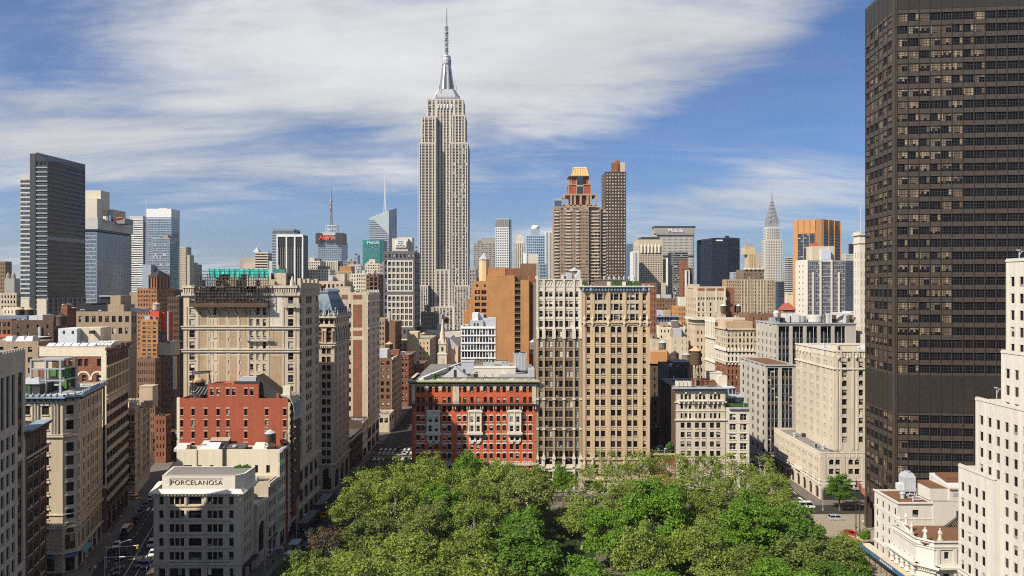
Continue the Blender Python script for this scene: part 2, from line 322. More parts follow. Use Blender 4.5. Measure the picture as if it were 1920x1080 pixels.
class Bld:
 def __init__(s, name, label, cat, xy, group=None):
  s.root = empty(name, (xy[0], xy[1], 0), label, cat, group); s.off = (xy[0], xy[1], 0)
  s.parts = []; s.wins = []; s.w = s.part('wall'); s.cap = 100
 def part(s, name, label=None):
  mb = MB(); s.parts.append((name, mb, label)); return mb
 def rows(s, fr, z0, z1, rows, m, mr=None, depth=0.3, mb=None, u0=0.0, u1=None):
  """wall with real openings; rows: (v0, v1, [(ua, ub)...], style, arch)"""
  mb = mb or s.w; mr = mr or m; u1 = fr.L if u1 is None else u1
  q = lambda a, b, c, d: mb.face([fr.p(a, c), fr.p(b, c), fr.p(b, d), fr.p(a, d)], m)
  z = z0
  for v0, v1, cols, style, arch in sorted(rows, key=lambda r: r[0]):
   if v1 <= z or v0 >= z1 or not cols: continue
   v0 = max(v0, z); v1 = min(v1, z1)
   if v1-v0 < 0.25: continue
   if v0 > z+1e-4: q(u0, u1, z, v0)
   u = u0
   for a, b in cols:
    if a > u+1e-4: q(u, a, v0, v1)
    u = b
    for e0, e1, f0, f1 in ((a, a, v0, v1), (b, b, v1, v0)):
     mb.face([fr.p(e0, f0), fr.p(e0, f1), fr.p(e0, f1, -depth), fr.p(e0, f0, -depth)], mr)
    mb.face([fr.p(a, v0), fr.p(a, v0, -depth), fr.p(b, v0, -depth), fr.p(b, v0)], mr)
    mb.face([fr.p(a, v1, -depth), fr.p(a, v1), fr.p(b, v1), fr.p(b, v1, -depth)], mr)
    if arch:
     rise = min((b-a)/2*arch, (v1-v0)*0.6); vs = v1-rise; c = (a+b)/2; hw = (b-a)/2; n = 6
     L = [fr.p(c-hw*math.cos(math.pi/2*i/n), vs+rise*math.sin(math.pi/2*i/n), 0.003) for i in range(n+1)]
     Rr = [fr.p(c+hw*math.cos(math.pi/2*i/n), vs+rise*math.sin(math.pi/2*i/n), 0.003) for i in range(n+1)]
     kl = fr.p(a, v1, 0.003); kr = fr.p(b, v1, 0.003)
     for i in range(n):
      mb.face([kl, L[i], L[i+1]], m); mb.face([kr, Rr[i+1], Rr[i]], m)
    if style: s.wins.append((fr, a, b, v0, v1, depth, style))
   if u < u1-1e-4: q(u, u1, v0, v1)
   z = v1
  if z < z1-1e-4: q(u0, u1, z, z1)
 def poly(s, pts, z0, z1, faces, m, parapet=1.0, roof=None, depth=0.3, mb=None, pt=0.4, mr=None):
  """footprint pts run counter-clockwise from the south-west corner; faces: one entry per edge (None = blank)"""
  mb = mb or s.w; n = len(pts); frs = []
  for i in range(n):
   fr = Fr(pts[i], pts[(i+1) % n]); frs.append(fr); f = faces[i] if i < len(faces) else None; wm = m
   if isinstance(f, tuple): f, wm = f
   s.rows(fr, z0, z1, f(fr) if f else [], wm, mr, depth, mb)
  ins = inset(pts, pt)
  for i in range(n):
   j = (i+1) % n; a, b, c, d = pts[i], pts[j], ins[j], ins[i]
   mb.face([(a[0], a[1], z1), (b[0], b[1], z1), (c[0], c[1], z1), (d[0], d[1], z1)], m)
   mb.face([(d[0], d[1], z1), (c[0], c[1], z1), (c[0], c[1], z1-parapet), (d[0], d[1], z1-parapet)], m)
  rf = s.part('roof'); rf.face([(p[0], p[1], z1-parapet) for p in ins], roof or ROOFG)
  return frs
 def band(s, frs, z, h, proj, m, mb, ends=True):
  for k, fr in enumerate(frs): mb.fbox(fr, 0 if k else -proj*ends, fr.L+proj*ends, z, z+h, -0.02, proj, m)
 def cornice(s, frs, z, h, proj, m, part='cornice', dent=0.9, dm=None):
  mb = s.part(part)
  s.band(frs, z, h*0.28, proj*0.35, m, mb); s.band(frs, z+h*0.62, h*0.2, proj*0.85, m, mb); s.band(frs, z+h*0.82, h*0.18, proj, m, mb)
  if dent:
   for fr in frs:
    n = max(1, int(fr.L/dent)); st = fr.L/n
    for i in range(n): mb.fbox(fr, st*(i+.25), st*(i+.75), z+h*0.28, z+h*0.62, 0.0, proj*0.7, dm or m)
  return mb
 def sills(s, rws, fr, m, mb, h=0.22, proj=0.16, ext=0.12, lintel=0.0, lm=None):
  for v0, v1, cols, st, ar in rws:
   for a, b in cols:
    mb.fbox(fr, a-ext, b+ext, v0-h, v0, 0, proj, m)
    if lintel: mb.fbox(fr, a-ext, b+ext, v1, v1+lintel, 0, proj*0.7, lm or m)
 def boxpart(s, name, x0, x1, y0, y1, z0, z1, m, top=None):
  mb = s.part(name); mb.box(x0, x1, y0, y1, z0, z1, m, (5, 4) if top else (5,))
  if top: mb.face([(x0, y0, z1), (x1, y0, z1), (x1, y1, z1), (x0, y1, z1)], top)
  return mb
 def done(s):
  kids = []
  for name, mb, label in s.parts:
   if not mb.f: continue
   o = mb.build(name, s.root, s.off); kids.append((name, o))
   if label: o['label'] = label
  rf = [o for n, o in kids if n == 'roof']
  for n, o in kids:
   if rf and n in ON_ROOF: o.parent = rf[0]
   if n == 'dormer': o.parent = [q for m, q in kids if m == 'mansard_roof'][0]
  big = []; rest = []
  for w in s.wins:
   fr, a, b, v0, v1, dp, st = w; c = fr.p((a+b)/2, (v0+v1)/2)
   if c[1] < 20: rest.append((0, w)); continue
   view = abs((fr.nx*c[0]+fr.ny*c[1])/math.hypot(c[0], c[1]))
   px = 960+F*c[0]/c[1]; py = 540-F*(c[2]-CAMH)/c[1]
   ar = (b-a)*(v1-v0)*(F/c[1])**2*max(view, .05) if (-30 < px < 1950 and -30 < py < 1100) else 0
   (big if ar >= MIN_PX else rest).append((ar, w))
  big.sort(key=lambda t: -t[0]); rest += big[s.cap:]; big = big[:s.cap]
  for ar, (fr, a, b, v0, v1, dp, st) in big:
   o = bpy.data.objects.new("window", win_mesh(st, b-a, v1-v0, RN.randrange(8))); COL.objects.link(o); o.parent = s.root
   c = fr.p((a+b)/2, v0, -dp); o.location = (c[0]-s.off[0], c[1]-s.off[1], c[2]); o.rotation_euler = (0, 0, fr.ang)
  if rest:
   mb = MB()
   for ar, (fr, a, b, v0, v1, dp, st) in rest:
    lm = win_lite(st, b-a, v1-v0, RN.randrange(8)); c = fr.p((a+b)/2, v0, -dp); n = len(mb.v)
    mb.v.extend([(c[0]+fr.ux*x-fr.nx*y, c[1]+fr.uy*x-fr.ny*y, c[2]+z) for x, y, z in lm.v])
    mb.f.extend([tuple(i+n for i in f) for f in lm.f]); ix = [mb.mi(m) for m in lm.mats]; mb.m.extend([ix[i] for i in lm.m])
   o = mb.build("window", s.root, s.off); o['kind'] = 'stuff'
  return s.root
def inset(pts, d):
 n = len(pts); out = []
 for i in range(n):
  a, b, c = pts[i-1], pts[i], pts[(i+1) % n]
  e1 = Vector((b[0]-a[0], b[1]-a[1])).normalized(); e2 = Vector((c[0]-b[0], c[1]-b[1])).normalized()
  n1 = Vector((-e1.y, e1.x)); n2 = Vector((-e2.y, e2.x)); k = 1+n1.dot(n2)
  m = (n1+n2)/max(k, 0.2)*d; out.append((b[0]+m.x, b[1]+m.y))
 return out
def rect(x0, x1, y0, y1): return [(x0, y0), (x1, y0), (x1, y1), (x0, y1)]
def even(L, n, frac, margin=0.0):
 bay = (L-2*margin)/n; w = bay*frac
 return [(margin+bay*(i+.5)-w/2, margin+bay*(i+.5)+w/2) for i in range(n)]
def groups(L, gs, ww, gap, margin=None):
 tot = sum(n*ww+(n-1)*gap for n in gs); k = len(gs)
 if margin is None: sp = (L-tot)/k; u = sp/2
 else: sp = (L-tot-2*margin)/max(1, k-1); u = margin
 out = []
 for n in gs:
  for i in range(n): out.append((u, u+ww)); u += ww+gap
  u += sp-gap
 return out
def G(zb, fh, n, nb=None, frac=0.5, gs=None, ww=1.2, gap=0.5, wh=2.0, sill=0.9, style='hung', margin=0.0, arch=0, gm=None):
 def f(fr):
  cols = groups(fr.L, gs, ww, gap, gm) if gs else even(fr.L, nb, frac, margin)
  return [(zb+i*fh+sill, zb+i*fh+sill+wh, cols, style, arch) for i in range(n)]
 return f
def GG(*fs): return lambda fr: sum((f(fr) for f in fs), [])
def only(f, pred):
 """drop openings: pred(row index, column index) False = blank wall"""
 def g(fr): return [(v0, v1, [c for j, c in enumerate(cols) if pred(i, j)], st, ar) for i, (v0, v1, cols, st, ar) in enumerate(f(fr))]
 return g
def text(body, size, m, parent, loc, rot=(math.radians(90), 0, 0), name='sign_lettering', bold=0.0, ext=0.06, shear=0.0, space=1.0, off=(0, 0, 0)):
 cu = bpy.data.curves.new(name, 'FONT'); cu.body = body; cu.size = size; cu.extrude = ext; cu.offset = bold; cu.shear = shear
 cu.align_x = 'CENTER'; cu.align_y = 'CENTER'; cu.space_character = space; cu.materials.append(m)
 t = bpy.data.objects.new('t', cu); COL.objects.link(t); bpy.context.view_layer.update()
 me = bpy.data.meshes.new_from_object(t.evaluated_get(bpy.context.evaluated_depsgraph_get())); bpy.data.objects.remove(t)
 o = bpy.data.objects.new(name, me); COL.objects.link(o); o.parent = parent
 o.location = (loc[0]-off[0], loc[1]-off[1], loc[2]-off[2]); o.rotation_euler = rot; return o
# ------------------------------------------------------------------ colours of the masonry
LIME = wallm("limestone",(0.46,0.405,0.32));LIMEW = wallm("white limestone",(0.52,0.48,0.405),0.12,0.16)
TAN = wallm("tan terracotta",(0.44,0.33,0.21));TANL = wallm("light tan stone",(0.44,0.365,0.265));TAND = wallm("dark tan brick",(0.30,0.23,0.155))
GREYST = wallm("weathered grey stone",(0.46,0.395,0.30),0.25,0.3);CREAM = wallm("cream painted wall",(0.58,0.52,0.40),0.1,0.18)
SIGNW = wallm("pale sign board",(0.60,0.56,0.48),0.06,0.1,0.6)
REDB = brickm("orange red brick",(0.50,0.105,0.038),(0.37,0.07,0.027),0.2);REDP = brickm("painted red brick",(0.32,0.078,0.038),(0.26,0.062,0.032),0.14)
BRB = brickm("brown brick",(0.20,0.11,0.062));BRD = brickm("dark brown brick",(0.105,0.065,0.042));BRR = brickm("red brown brick",(0.24,0.095,0.05))
ORB = brickm("orange brick",(0.41,0.205,0.08),(0.34,0.16,0.06),0.25);TANB = brickm("tan brick",(0.37,0.27,0.17),(0.29,0.21,0.13));GRB = brickm("grey brown brick",(0.18,0.135,0.095),(0.13,0.095,0.068))
BLUCU = plain("blue green copper",(0.20,0.27,0.33),0.6,0.0,0.3,0.3);SLATE = plain("blue slate",(0.13,0.17,0.22),0.5,0.0,0.4,0.35)
IRON = plain("dark iron",(0.035,0.03,0.026),0.6);GREENCU = plain("green copper gutter",(0.25,0.30,0.14),0.7)
WHT = plain("white trim",(0.50,0.47,0.41),0.7);LETT = plain("dark lettering",(0.07,0.065,0.06),0.5)
# Broadway's western building line
def BW(Y): return (-60.75-0.311*Y,Y)
BWD = Vector((-0.297,0.955))
def hvac(b,x,y,z,sx,sy,h,m=STEEL):
 mb = b.part('rooftop_unit');mb.box(x,x+sx,y,y+sy,z+.4,z+h,m);
 for i in range(max(1,int(sx/1.6))): mb.lathe(x+.8+i*1.6,y+sy/2,[(.55,z+h),(.55,z+h+.25)],DARKM,10)
 for a in (x+.2,x+sx-.4):
  mb.box(a,a+.2,y+.2,y+sy-.2,z-.2,z+.4,DARKM)
def bulk(b,x0,x1,y0,y1,z0,z1,m,top=None,door=True):
 mb = b.boxpart('bulkhead',x0,x1,y0,y1,z0,z1,m,top or ROOFG)
 mb.box(x0-.15,x1+.15,y0-.15,y1+.15,z1,z1+.25,m)
 if door: mb.box(x0+.6,x0+1.6,y0-.06,y0+.05,z0,min(z0+2.1,z1-.2),DARKM)
 return mb
def clutter(b,x0,x1,y0,y1,z,n,seed=0):
 """vents, pipes, small units and patches of new felt on a flat roof"""
 r = random.Random('%s %d' % (b.root['label'],seed))
 for i in range(n):
  x,y = r.uniform(x0,x1),r.uniform(y0,y1);k = r.random();mb = b.part('rooftop_unit' if k < .5 else 'duct')
  if k < .3: s,h = r.uniform(.8,2.2),r.uniform(.8,2.2);mb.box(x,x+s,y,y+s*.7,z-.1,z+h,r.choice((STEEL,GREYM,ROOFW,DARKM)));mb.box(x+.1,x+s-.1,y-.04,y+.02,z+.3,z+h-.2,DARKM)
  elif k < .5: mb.lathe(x,y,[(.5,z-.1),(.5,z+1.1),(.75,z+1.2),(.7,z+1.6),(0,z+1.8)],STEEL,10)
  elif k < .75: mb.tube((x,y,z+.35),(min(x1,x+r.uniform(2,6)),y+r.uniform(-.3,.3),z+.35),.22,r.choice((STEEL,GREYM)),6);mb.tube((x,y,z-.1),(x,y,z+1.3),.22,STEEL,6)
  else: mb.box(x,x+r.uniform(2,5),y,y+r.uniform(1.5,3),z-.1,z+.12,r.choice((ROOFD,ROOFG,ROOFW)))
def skylights(b,x0,x1,y,z,n,d=2.2):
 mb = b.part('skylight')
 for i in range(n):
  a = x0+(x1-x0)*i/n;e = a+(x1-x0)/n*0.86
  mb.face([(a,y,z+.3),(e,y,z+.3),(e,y+d,z+1.5),(a,y+d,z+1.5)],ROOFW)
  mb.face([(a,y,z-.3),(e,y,z-.3),(e,y,z+.3),(a,y,z+.3)],GREYM)
  mb.face([(a,y+d,z-.3),(a,y,z-.3),(a,y,z+.3),(a,y+d,z+1.5)],GREYM);mb.face([(e,y,z-.3),(e,y+d,z-.3),(e,y+d,z+1.5),(e,y,z+.3)],GREYM)
  mb.face([(e,y+d,z-.3),(a,y+d,z-.3),(a,y+d,z+1.5),(e,y+d,z+1.5)],ROOFG)
def tank(label,x,y,z,r=2.1,h=3.6,leg=2.5,wood=WOOD,cone=CONER,ch=1.3,group='wooden water tanks on the roofs'):
 t = empty('water_tank',(x,y,z),label,'water tank',group)
 mb = MB();mb.lathe(0,0,[(r,leg),(r*.97,leg+h)],wood,20)
 for k in range(6): mb.lathe(0,0,[(r*1.012,leg+h*(k+.4)/6),(r*1.012,leg+h*(k+.4)/6+.09)],IRON,20)
 mb.face([(r*math.cos(2*math.pi*i/20),r*math.sin(2*math.pi*i/20),leg) for i in range(20)][::-1],wood);mb.build('barrel',t)
 mb = MB();mb.lathe(0,0,[(r*1.1,leg+h-.05),(r*1.06,leg+h+.12),(.12,leg+h+ch),(0,leg+h+ch+.25)],cone,20);mb.build('tank_roof',t)
 mb = MB();mb.box(-r*.9,r*.9,-.15,.15,leg-.35,leg,IRON);mb.box(-.15,.15,-r*.9,r*.9,leg-.38,leg-.03,IRON)
 q = r*.72
 for a,c in ((-q,-q),(q,-q),(q,q),(-q,q)): mb.tube((a*1.15,c*1.15,0),(a,c,leg-.1),.13,IRON)
 for a,c in (((-q,-q),(q,-q)),((q,-q),(q,q)),((q,q),(-q,q)),((-q,q),(-q,-q))):
  mb.tube((a[0],a[1],.2),(c[0],c[1],leg-.3),.06,IRON,4);mb.tube((c[0],c[1],.2),(a[0],a[1],leg-.3),.06,IRON,4)
 mb.tube((0,0,0),(0,0,leg),.22,GREYM);mb.build('stand',t)
 return t
# ------------------------------------------------------------------ the sign-topped building at the street fork
def sign_building():
 Y0 = 178.0;x0,x1 = X(288,Y0),X(452,Y0);y1 = 187.5
 b = Bld('stone_building','weathered grey stone building with a pale lettered sign board along its roof','building',(x0,Y0))
 zt = 23.6;fh = 3.62;z1f = 5.2;L = x1-x0
 # south: narrow - triple - wide - triple - narrow
 u = [(1.25,2.35)];u += [(3.75+i*1.28,3.75+i*1.28+1.12) for i in range(3)];u += [(8.25,11.35)];u += [(12.7+i*1.28,12.7+i*1.28+1.12) for i in range(3)];u += [(17.85,18.95)]
 sc = L/22.8;u = [(a*sc*1.1,c*sc*1.1) for a,c in u]
 up = [(z1f+.85+i*fh,z1f+.85+i*fh+2.1,u,'dark',0) for i in range(5)]
 gcols = [(1.3,3.0),(4.1,8.2),(9.2,12.4),(13.9,18.2),(19.8,21.2)]
 fS = lambda fr: [(0.2,3.9,gcols,'trip',0)]+up
 e = lambda fr: [(0.1,3.8,even(fr.L,2,.6),'trip',0)]+G(z1f,fh,5,gs=[3],ww=1.1,gap=.75,wh=2.1,sill=.85,style='dark')(fr)
 frs = b.poly([(x0,Y0),(x1,Y0),(x1-.2,y1),(x0-2.9,y1)],0,zt,[fS,e,None,e],GREYST,1.0,ROOFD,0.45)
 tr = b.part('stone_trim')
 b.band(frs,z1f-.25,.45,.35,LIME,tr);b.band(frs,z1f+.25,.2,.2,LIME,tr)
 for i in range(5):
  z = z1f+.85+i*fh
  tr.fbox(frs[0],3.6*sc,20.0*sc,z-.42,z-.15,0,.28,GREYST)
  for k in range(26): tr.fbox(frs[0],(3.7+k*.63)*sc,(3.95+k*.63)*sc,z-.62,z-.42,0,.2,GREYST)
  tr.fbox(frs[1],.4,frs[1].L-.4,z-.4,z-.15,0,.22,GREYST)
  for uu in (8.1,13.3): tr.fbox(frs[0],uu*sc,(uu+.6)*sc,z,z+2.2,0,.3,LIME)
 b.cornice(frs,zt-.9,1.0,1.0,LIMEW)
 # the sloping foot of the sign board,then the board wrapped round the roof
 sg = b.part('sign_board')
 o = [(x0-.9,Y0-.9),(x1+.8,Y0-.9),(x1+.8,y1),(x0-3.5,y1)];i1 = [(x0+.6,Y0+.1),(x1-.1,Y0+.1),(x1-.25,y1),(x0-1.2,y1)]
 zs = zt+.12;zb = zt+1.0;zc = zt+4.4
 for k in (0,1,3):
  j = (k+1) % 4;a,c,d,f = o[k],o[j],i1[j],i1[k]
  sg.face([(a[0],a[1],zs),(c[0],c[1],zs),(d[0],d[1],zb),(f[0],f[1],zb)],SIGNW)
 cham = [(X(303,Y0),i1[0][1]+.2),(X(440,Y0),i1[0][1]+.2),(X(453,Y0),i1[0][1]+2.6),(X(453,Y0),y1),(i1[0][0]-.2,y1)]
 sg.prism(inset(cham,0),zb-.4,zc,SIGNW);
 cb = inset(cham,.5);sg.face([(p[0],p[1],zc+.01) for p in cb],ROOFG)
 sg.box(cham[0][0]-.05,cham[1][0]+.1,cham[0][1]-.08,cham[0][1]+.12,zc-.02,zc+.16,WHT)
 # lettering with the bracket line over it
 fx = cham[0][0];w = cham[1][0]-fx;yy = cham[0][1]-.05
 text("PORCELANOSA",1.78,LETT,b.root,(X(367.5,Y0),yy,zb+1.55),name='sign_lettering',space=1.12,bold=-0.025,off=b.off)
 ln = b.part('sign_rule');u0,u1 = X(317.3,Y0),X(416,Y0);ln.box(u0,u1,yy-.05,yy+.02,zb+2.55,zb+2.65,LETT);ln.box(u0,u0+.1,yy-.05,yy+.02,zb+.7,zb+2.55,LETT)
 aw = b.part('awning');fr = frs[1];aw.fbox(fr,1.5,fr.L-.5,3.9,4.1,0,1.6,DARKM)
 pl = b.part('roof_planter')
 for k in range(7): pl.box(x1-4.8+k*.6,x1-4.3+k*.6,y1-2.2+.1*k,y1-1.7+.1*k,zc+.0,zc+.55+.2*(k % 3),LEAFM)
 return b.done()
LEAFM = plain("planter leaves",(0.04,0.095,0.02),0.8,0,.2,.4)
sign_building()
# ------------------------------------------------------------------ the row on the west side of the avenue,north of it
def avenue_row():
 XL = -69.8
 # arched little hall
 b = Bld('townhouse','narrow pale stone building with one tall arched window, beside the sign-topped building','building',(XL-3,190))
 f = lambda fr: [(0.2,2.6,[(1,1.9),(fr.L-1.9,fr.L-1)],'dark',0),(3.2,11.6,[(fr.L/2-2.4,fr.L/2+2.4)],'trip',1),(12.6,14.2,groups(fr.L,[3],1.0,.5),'dark',0)]
 frs = b.poly(rect(XL-16,XL-.4,187.9,195.2),0,17.4,[None,f,None,None],GREYST,.8,ROOFW,.5)
 tr = b.part('stone_trim');b.band([frs[1]],16.6,.6,.5,LIME,tr);b.band([frs[1]],11.9,.3,.3,LIME,tr)
 bulk(b,XL-9,XL-5,190,194,16.6,19.6,TANL);hvac(b,XL-13,189,16.7,3.2,1.6,1.6)
 b.done()
 # grey front with three-window bays
 b = Bld('townhouse','grey four bay stone front between the arched hall and the cream walled building','building',(XL-3,199))
 f = GG(lambda fr: [(0.2,4.2,even(fr.L,2,.75),'trip',0),(5.2,8.2,even(fr.L,2,.7),'trip',0)],G(9.0,3.7,3,gs=[3],ww=1.45,gap=.5,wh=2.3,sill=.7,style='trip'))
 frs = b.poly(rect(XL-17,XL+.1,195.3,201.8),0,21.6,[None,f,None,None],GREYST,.8,ROOFD,.4)
 tr = b.part('stone_trim');b.band([frs[1]],20.3,1.0,.7,LIME,tr);b.band([frs[1]],8.4,.35,.35,LIME,tr);b.band([frs[1]],4.5,.3,.4,DARKM,tr)
 hvac(b,XL-6,197,20.9,2.2,1.5,1.4);hvac(b,XL-10,198,20.9,2.4,1.5,1.4)
 rl = b.part('roof_railing')
 for k in range(6): rl.tube((XL-8+k*1.2,196.4,20.8),(XL-8+k*1.2,196.4,22.0),.04,IRON,4)
 rl.tube((XL-8,196.4,22),(XL-2,196.4,22),.04,IRON,4)
 b.done()
 # cream blank side wall
 xw = X(325,200);xe = X(520,200)
 b = Bld('cream_building','cream walled building with few small windows and metal skylights on its roof','building',(XL-10,202))
 zt = Z(843,202)
 def s(fr):
  k = fr.L/30.5
  r1 = zt-6.9;r2 = zt-12.3
  c1 = [(2.0,4.6),(6.3,7.4),(9.8,10.9),(19.6,20.6),(23.1,24.1),(26.5,27.6)]
  return [(r2,r2+2.2,[(a*k,c*k) for a,c in c1[3:]],'hung',0),(r1,r1+2.3,[(a*k,c*k) for a,c in c1],'dark',0)]
 f = GG(lambda fr: [(.2,4.6,even(fr.L,1,.8),'trip',0)],G(5.5,3.9,6,gs=[3],ww=1.5,gap=.45,wh=2.5,sill=.7,style='trip'))
 frs = b.poly(rect(xw,xe,202,207.2),0,zt,[s,f,None,None],CREAM,.8,ROOFW,.35)
 k = frs[0].L
 tr = b.part('gutter');tr.fbox(frs[0],k*.448,k*.472,0,zt+.6,0,.35,IRON);tr.fbox(frs[0],k*.185,k*.2,zt-12,zt,0,.2,GREYST)
 tr.fbox(frs[1],0,frs[1].L,zt-.5,zt+.1,0,1.0,GREYM);tr.fbox(frs[1],-.3,frs[1].L,zt-.9,zt-.5,0,.6,TANB);b.band([frs[1]],9.0,.5,.4,TANB,tr)
 esc = b.part('fire_escape')
 esc.fbox(frs[0],k*.63,k*.70,zt-9.2,zt-9.05,0,.9,IRON);
 for q in range(7): esc.fbox(frs[0],k*.63+q*.3,k*.63+q*.3+.05,zt-9.1,zt-8.2,.85,.9,IRON)
 esc.fbox(frs[0],k*.63,k*.70,zt-8.22,zt-8.15,.85,.92,IRON)
 mb = b.part('roof_shed')
 def shed(a,c,y0,y1,z0,h0,h1,m,m2):
  mb.hexa([(a,y0,z0),(c,y0,z0),(c,y1,z0),(a,y1,z0),(a,y0,z0+h0),(c,y0,z0+h0),(c,y1,z0+h1),(a,y1,z0+h1)],m,(5,4));mb.face([(a,y0,z0+h0),(c,y0,z0+h0),(c,y1,z0+h1),(a,y1,z0+h1)],m2)
 shed(xw+6.2,xw+11.8,203,206,zt-.8,.7,2.6,GREYM,ROOFW);shed(xw+8.2,xw+14,205.4,207,zt-.8,2.6,3.4,IRON,TAND)
 shed(xw+14.2,xw+19.5,203.4,206,zt-.8,.8,1.7,IRON,ROOFD);shed(xw+22,xw+26.2,203,206,zt-.8,.8,2.1,GREYM,CREAM)
 shed(xw-1.2,xw+2.4,202.6,206,zt-.8,.8,1.9,STEEL,ROOFW);mb.box(xw+2.5,xw+3.5,203,204,zt-.8,zt+1.1,BRR)
 for q in range(12): mb.tube((xw+15+q*.9,202.7+.2*(q % 3),zt-.6),(xw+15.6+q*.9,202.9,zt-.2),.22,DARKM if q % 2 else GREYM,6)
 clutter(b,xw+2,xe-4,203.5,206,zt-.8,7)
 b.done()
 tank('small wooden tank with grey cone roof on the cream walled building',X(507,204.5),204.5,zt-.8,1.55,2.6,2.6,WOOD,CONEG,1.1)
 # red painted wall in front of the scaffolded block
 Y1 = 208.0;xw,xe = X(337,Y1),X(540,Y1);zt = Z(747,Y1)
 b = Bld('red_wall_building','red painted brick building with stone window heads, low against the scaffolded tower','building',(xe-10,Y1))
 k = (xe-xw)/33.0;hx = lambda px: X(px,Y1)-xw
 cc = [340.5,362,386,409,427.5,461,500,534]
 fh = 3.47
 def s(fr):
  out = []
  for i in range(4):
   z = zt-5.2-i*fh;cs = [(max(.15,hx(c)-.48),min(fr.L-.15,hx(c)+.48)) for j,c in enumerate(cc) if not (i == 3 and j in (0,2,3,4,6))]
   out.append((z,z+2.1,cs,'hung',0))
  out.append((zt-5.2-4*fh,zt-5.2-4*fh+2.1,[(hx(c)-.48,hx(c)+.48) for c in cc[1:7:2]],'hung',0))
  return out
 e = GG(lambda fr: [(.2,4.6,even(fr.L,1,.7),'trip',0)],G(5.4,3.5,9,gs=[2],ww=1.6,gap=.6,wh=2.2,sill=.7,style='trip'))
 frs = b.poly(rect(xw,xe,Y1,215.6),0,zt,[s,e,None,None],REDP,.5,ROOFD,.3)
 tr = b.part('stone_trim')
 for r in s(frs[0]):
  for a,c in r[2]: tr.fbox(frs[0],a-.18,c+.18,r[1],r[1]+.32,0,.06,TANL);tr.fbox(frs[0],a-.12,c+.12,r[0]-.2,r[0],0,.1,TANL)
 tr.fbox(frs[0],-.9,-.02,0,zt+.2,-.6,.05,CREAM)                                     # pale quoins at both ends
 for q in range(34): tr.fbox(frs[0],frs[0].L+.02,frs[0].L+(.75 if q % 2 else .5),3+q*1.15,4.15+q*1.15,-.3,.08,TANL)
 b.band([frs[1]],4.8,.5,.5,LIME,tr);b.band([frs[1]],12.2,.4,.5,LIME,tr);b.band([frs[1]],33,.5,.7,LIME,tr)
 # rounded shoulder at the avenue corner: a curl of copper over the last bay
 cu = b.part('copper_gable');xr = xe
 prof = [(xr-2.2,zt+1.2),(xr-.6,zt+1.0),(xr+.6,zt+.2),(xr+1.5,zt-1.6),(xr+1.9,zt-4),(xr+2.0,zt-6.2)]
 for (a,za),(c,zc) in zip(prof,prof[1:]): cu.hexa([(a,Y1-.1,za-.5),(c,Y1-.1,zc-.5),(c,215.4,zc-.5),(a,215.4,za-.5),(a,Y1-.1,za),(c,Y1-.1,zc),(c,215.4,zc),(a,215.4,za)],TANL)
 cu.box(xr+.2,xr+1.6,Y1+.6,214.8,12,zt-3.6,BRD);cu.box(xr+1.6,xr+2.0,Y1+1,214,zt-6,zt-1.2,BLUCU)
 for q in range(5): cu.box(xr+.3,xr+2.1,Y1+.6,Y1+1.1,zt-9-q*3.4,zt-8.6-q*3.4,TANL)
 # raised middle
 xm0,xm1 = X(389,Y1),X(485,Y1);z2 = Z(721,Y1)
 mb = b.part('raised_storey');fr = Fr((xm0,Y1+.03),(xm1,Y1+.03))
 cs = [(hx(c)+xw-xm0-.5,hx(c)+xw-xm0+.5) for c in (397,409,427,438,461,472)]
 b.rows(fr,zt-.3,z2,[(zt+.9,zt+3.0,cs,'hung',0)],REDP,None,.3,mb)
 for a,c in cs: tr.fbox(fr,a-.15,c+.15,zt+3.0,zt+3.3,0,.08,TANL);tr.fbox(fr,a-.12,c+.12,zt+.72,zt+.9,0,.1,TANL)
 mb.box(xm0,xm1,Y1+.03,215.5,zt-.3,z2,REDP,(0,5))
 tr.box(xm0+8,xm1+.2,Y1+.3,Y1+1.2,z2,z2+.9,IRON);tr.box(xm0,xm0+7,Y1+.3,Y1+1,z2-.5,z2+.2,IRON)
 sh = b.part('roof_shed');sh.box(xm1-6,xm1-1.2,Y1+1,Y1+4,z2,z2+2.1,STEEL);sh.hexa([(xm1-1,Y1+1,z2-3),(xm1+7,Y1+1,z2-6),(xm1+7,215,z2-6),(xm1-1,215,z2-3),(xm1-1,Y1+1,z2+2.6),(xm1+7,Y1+1,zt+.6),(xm1+7,215,zt+.6),(xm1-1,215,z2+2.6)],IRON)
 sh.box(xm1+7.2,xm1+9.4,Y1+.5,Y1+2,zt-.4,zt+3.6,CREAM);sh.box(xm1+5.2,xm1+6.1,Y1+.3,Y1+1.2,zt-.4,zt+1.4,BRR)
 # roof billboard frame at the left,with a tan tank behind it
 bf = b.part('billboard_frame');xb0,xb1 = X(356,Y1),X(388,Y1);zb = zt
 for x in (xb0,xb1): bf.tube((x,Y1+1.5,zb-.5),(x,Y1+1.5,zb+8.2),.16,IRON);bf.tube((x,Y1+4.5,zb-.5),(x,Y1+1.6,zb+7.5),.12,IRON)
 bf.tube((xb0,Y1+1.5,zb+7.9),(xb1,Y1+1.5,zb+8.2),.2,IRON);bf.box(xb0+.5,xb1-.5,Y1+2,Y1+2.3,zb+.8,zb+3.4,IRON);bf.hexa([(xb0,Y1+1.2,zb+7.0),(xb1,Y1+1.2,zb+7.6),(xb1,Y1+4,zb+7.8),(xb0,Y1+4,zb+7.2),(xb0,Y1+1.2,zb+7.2),(xb1,Y1+1.2,zb+7.8),(xb1,Y1+4,zb+8.0),(xb0,Y1+4,zb+7.4)],IRON)
 for q in range(5): bf.tube((xb0+q*1.2,Y1+1.9,zb+.9),(xb0+2+q*.9,Y1+1.9,zb+3.2),.1,GREYM,4)
 b.done()
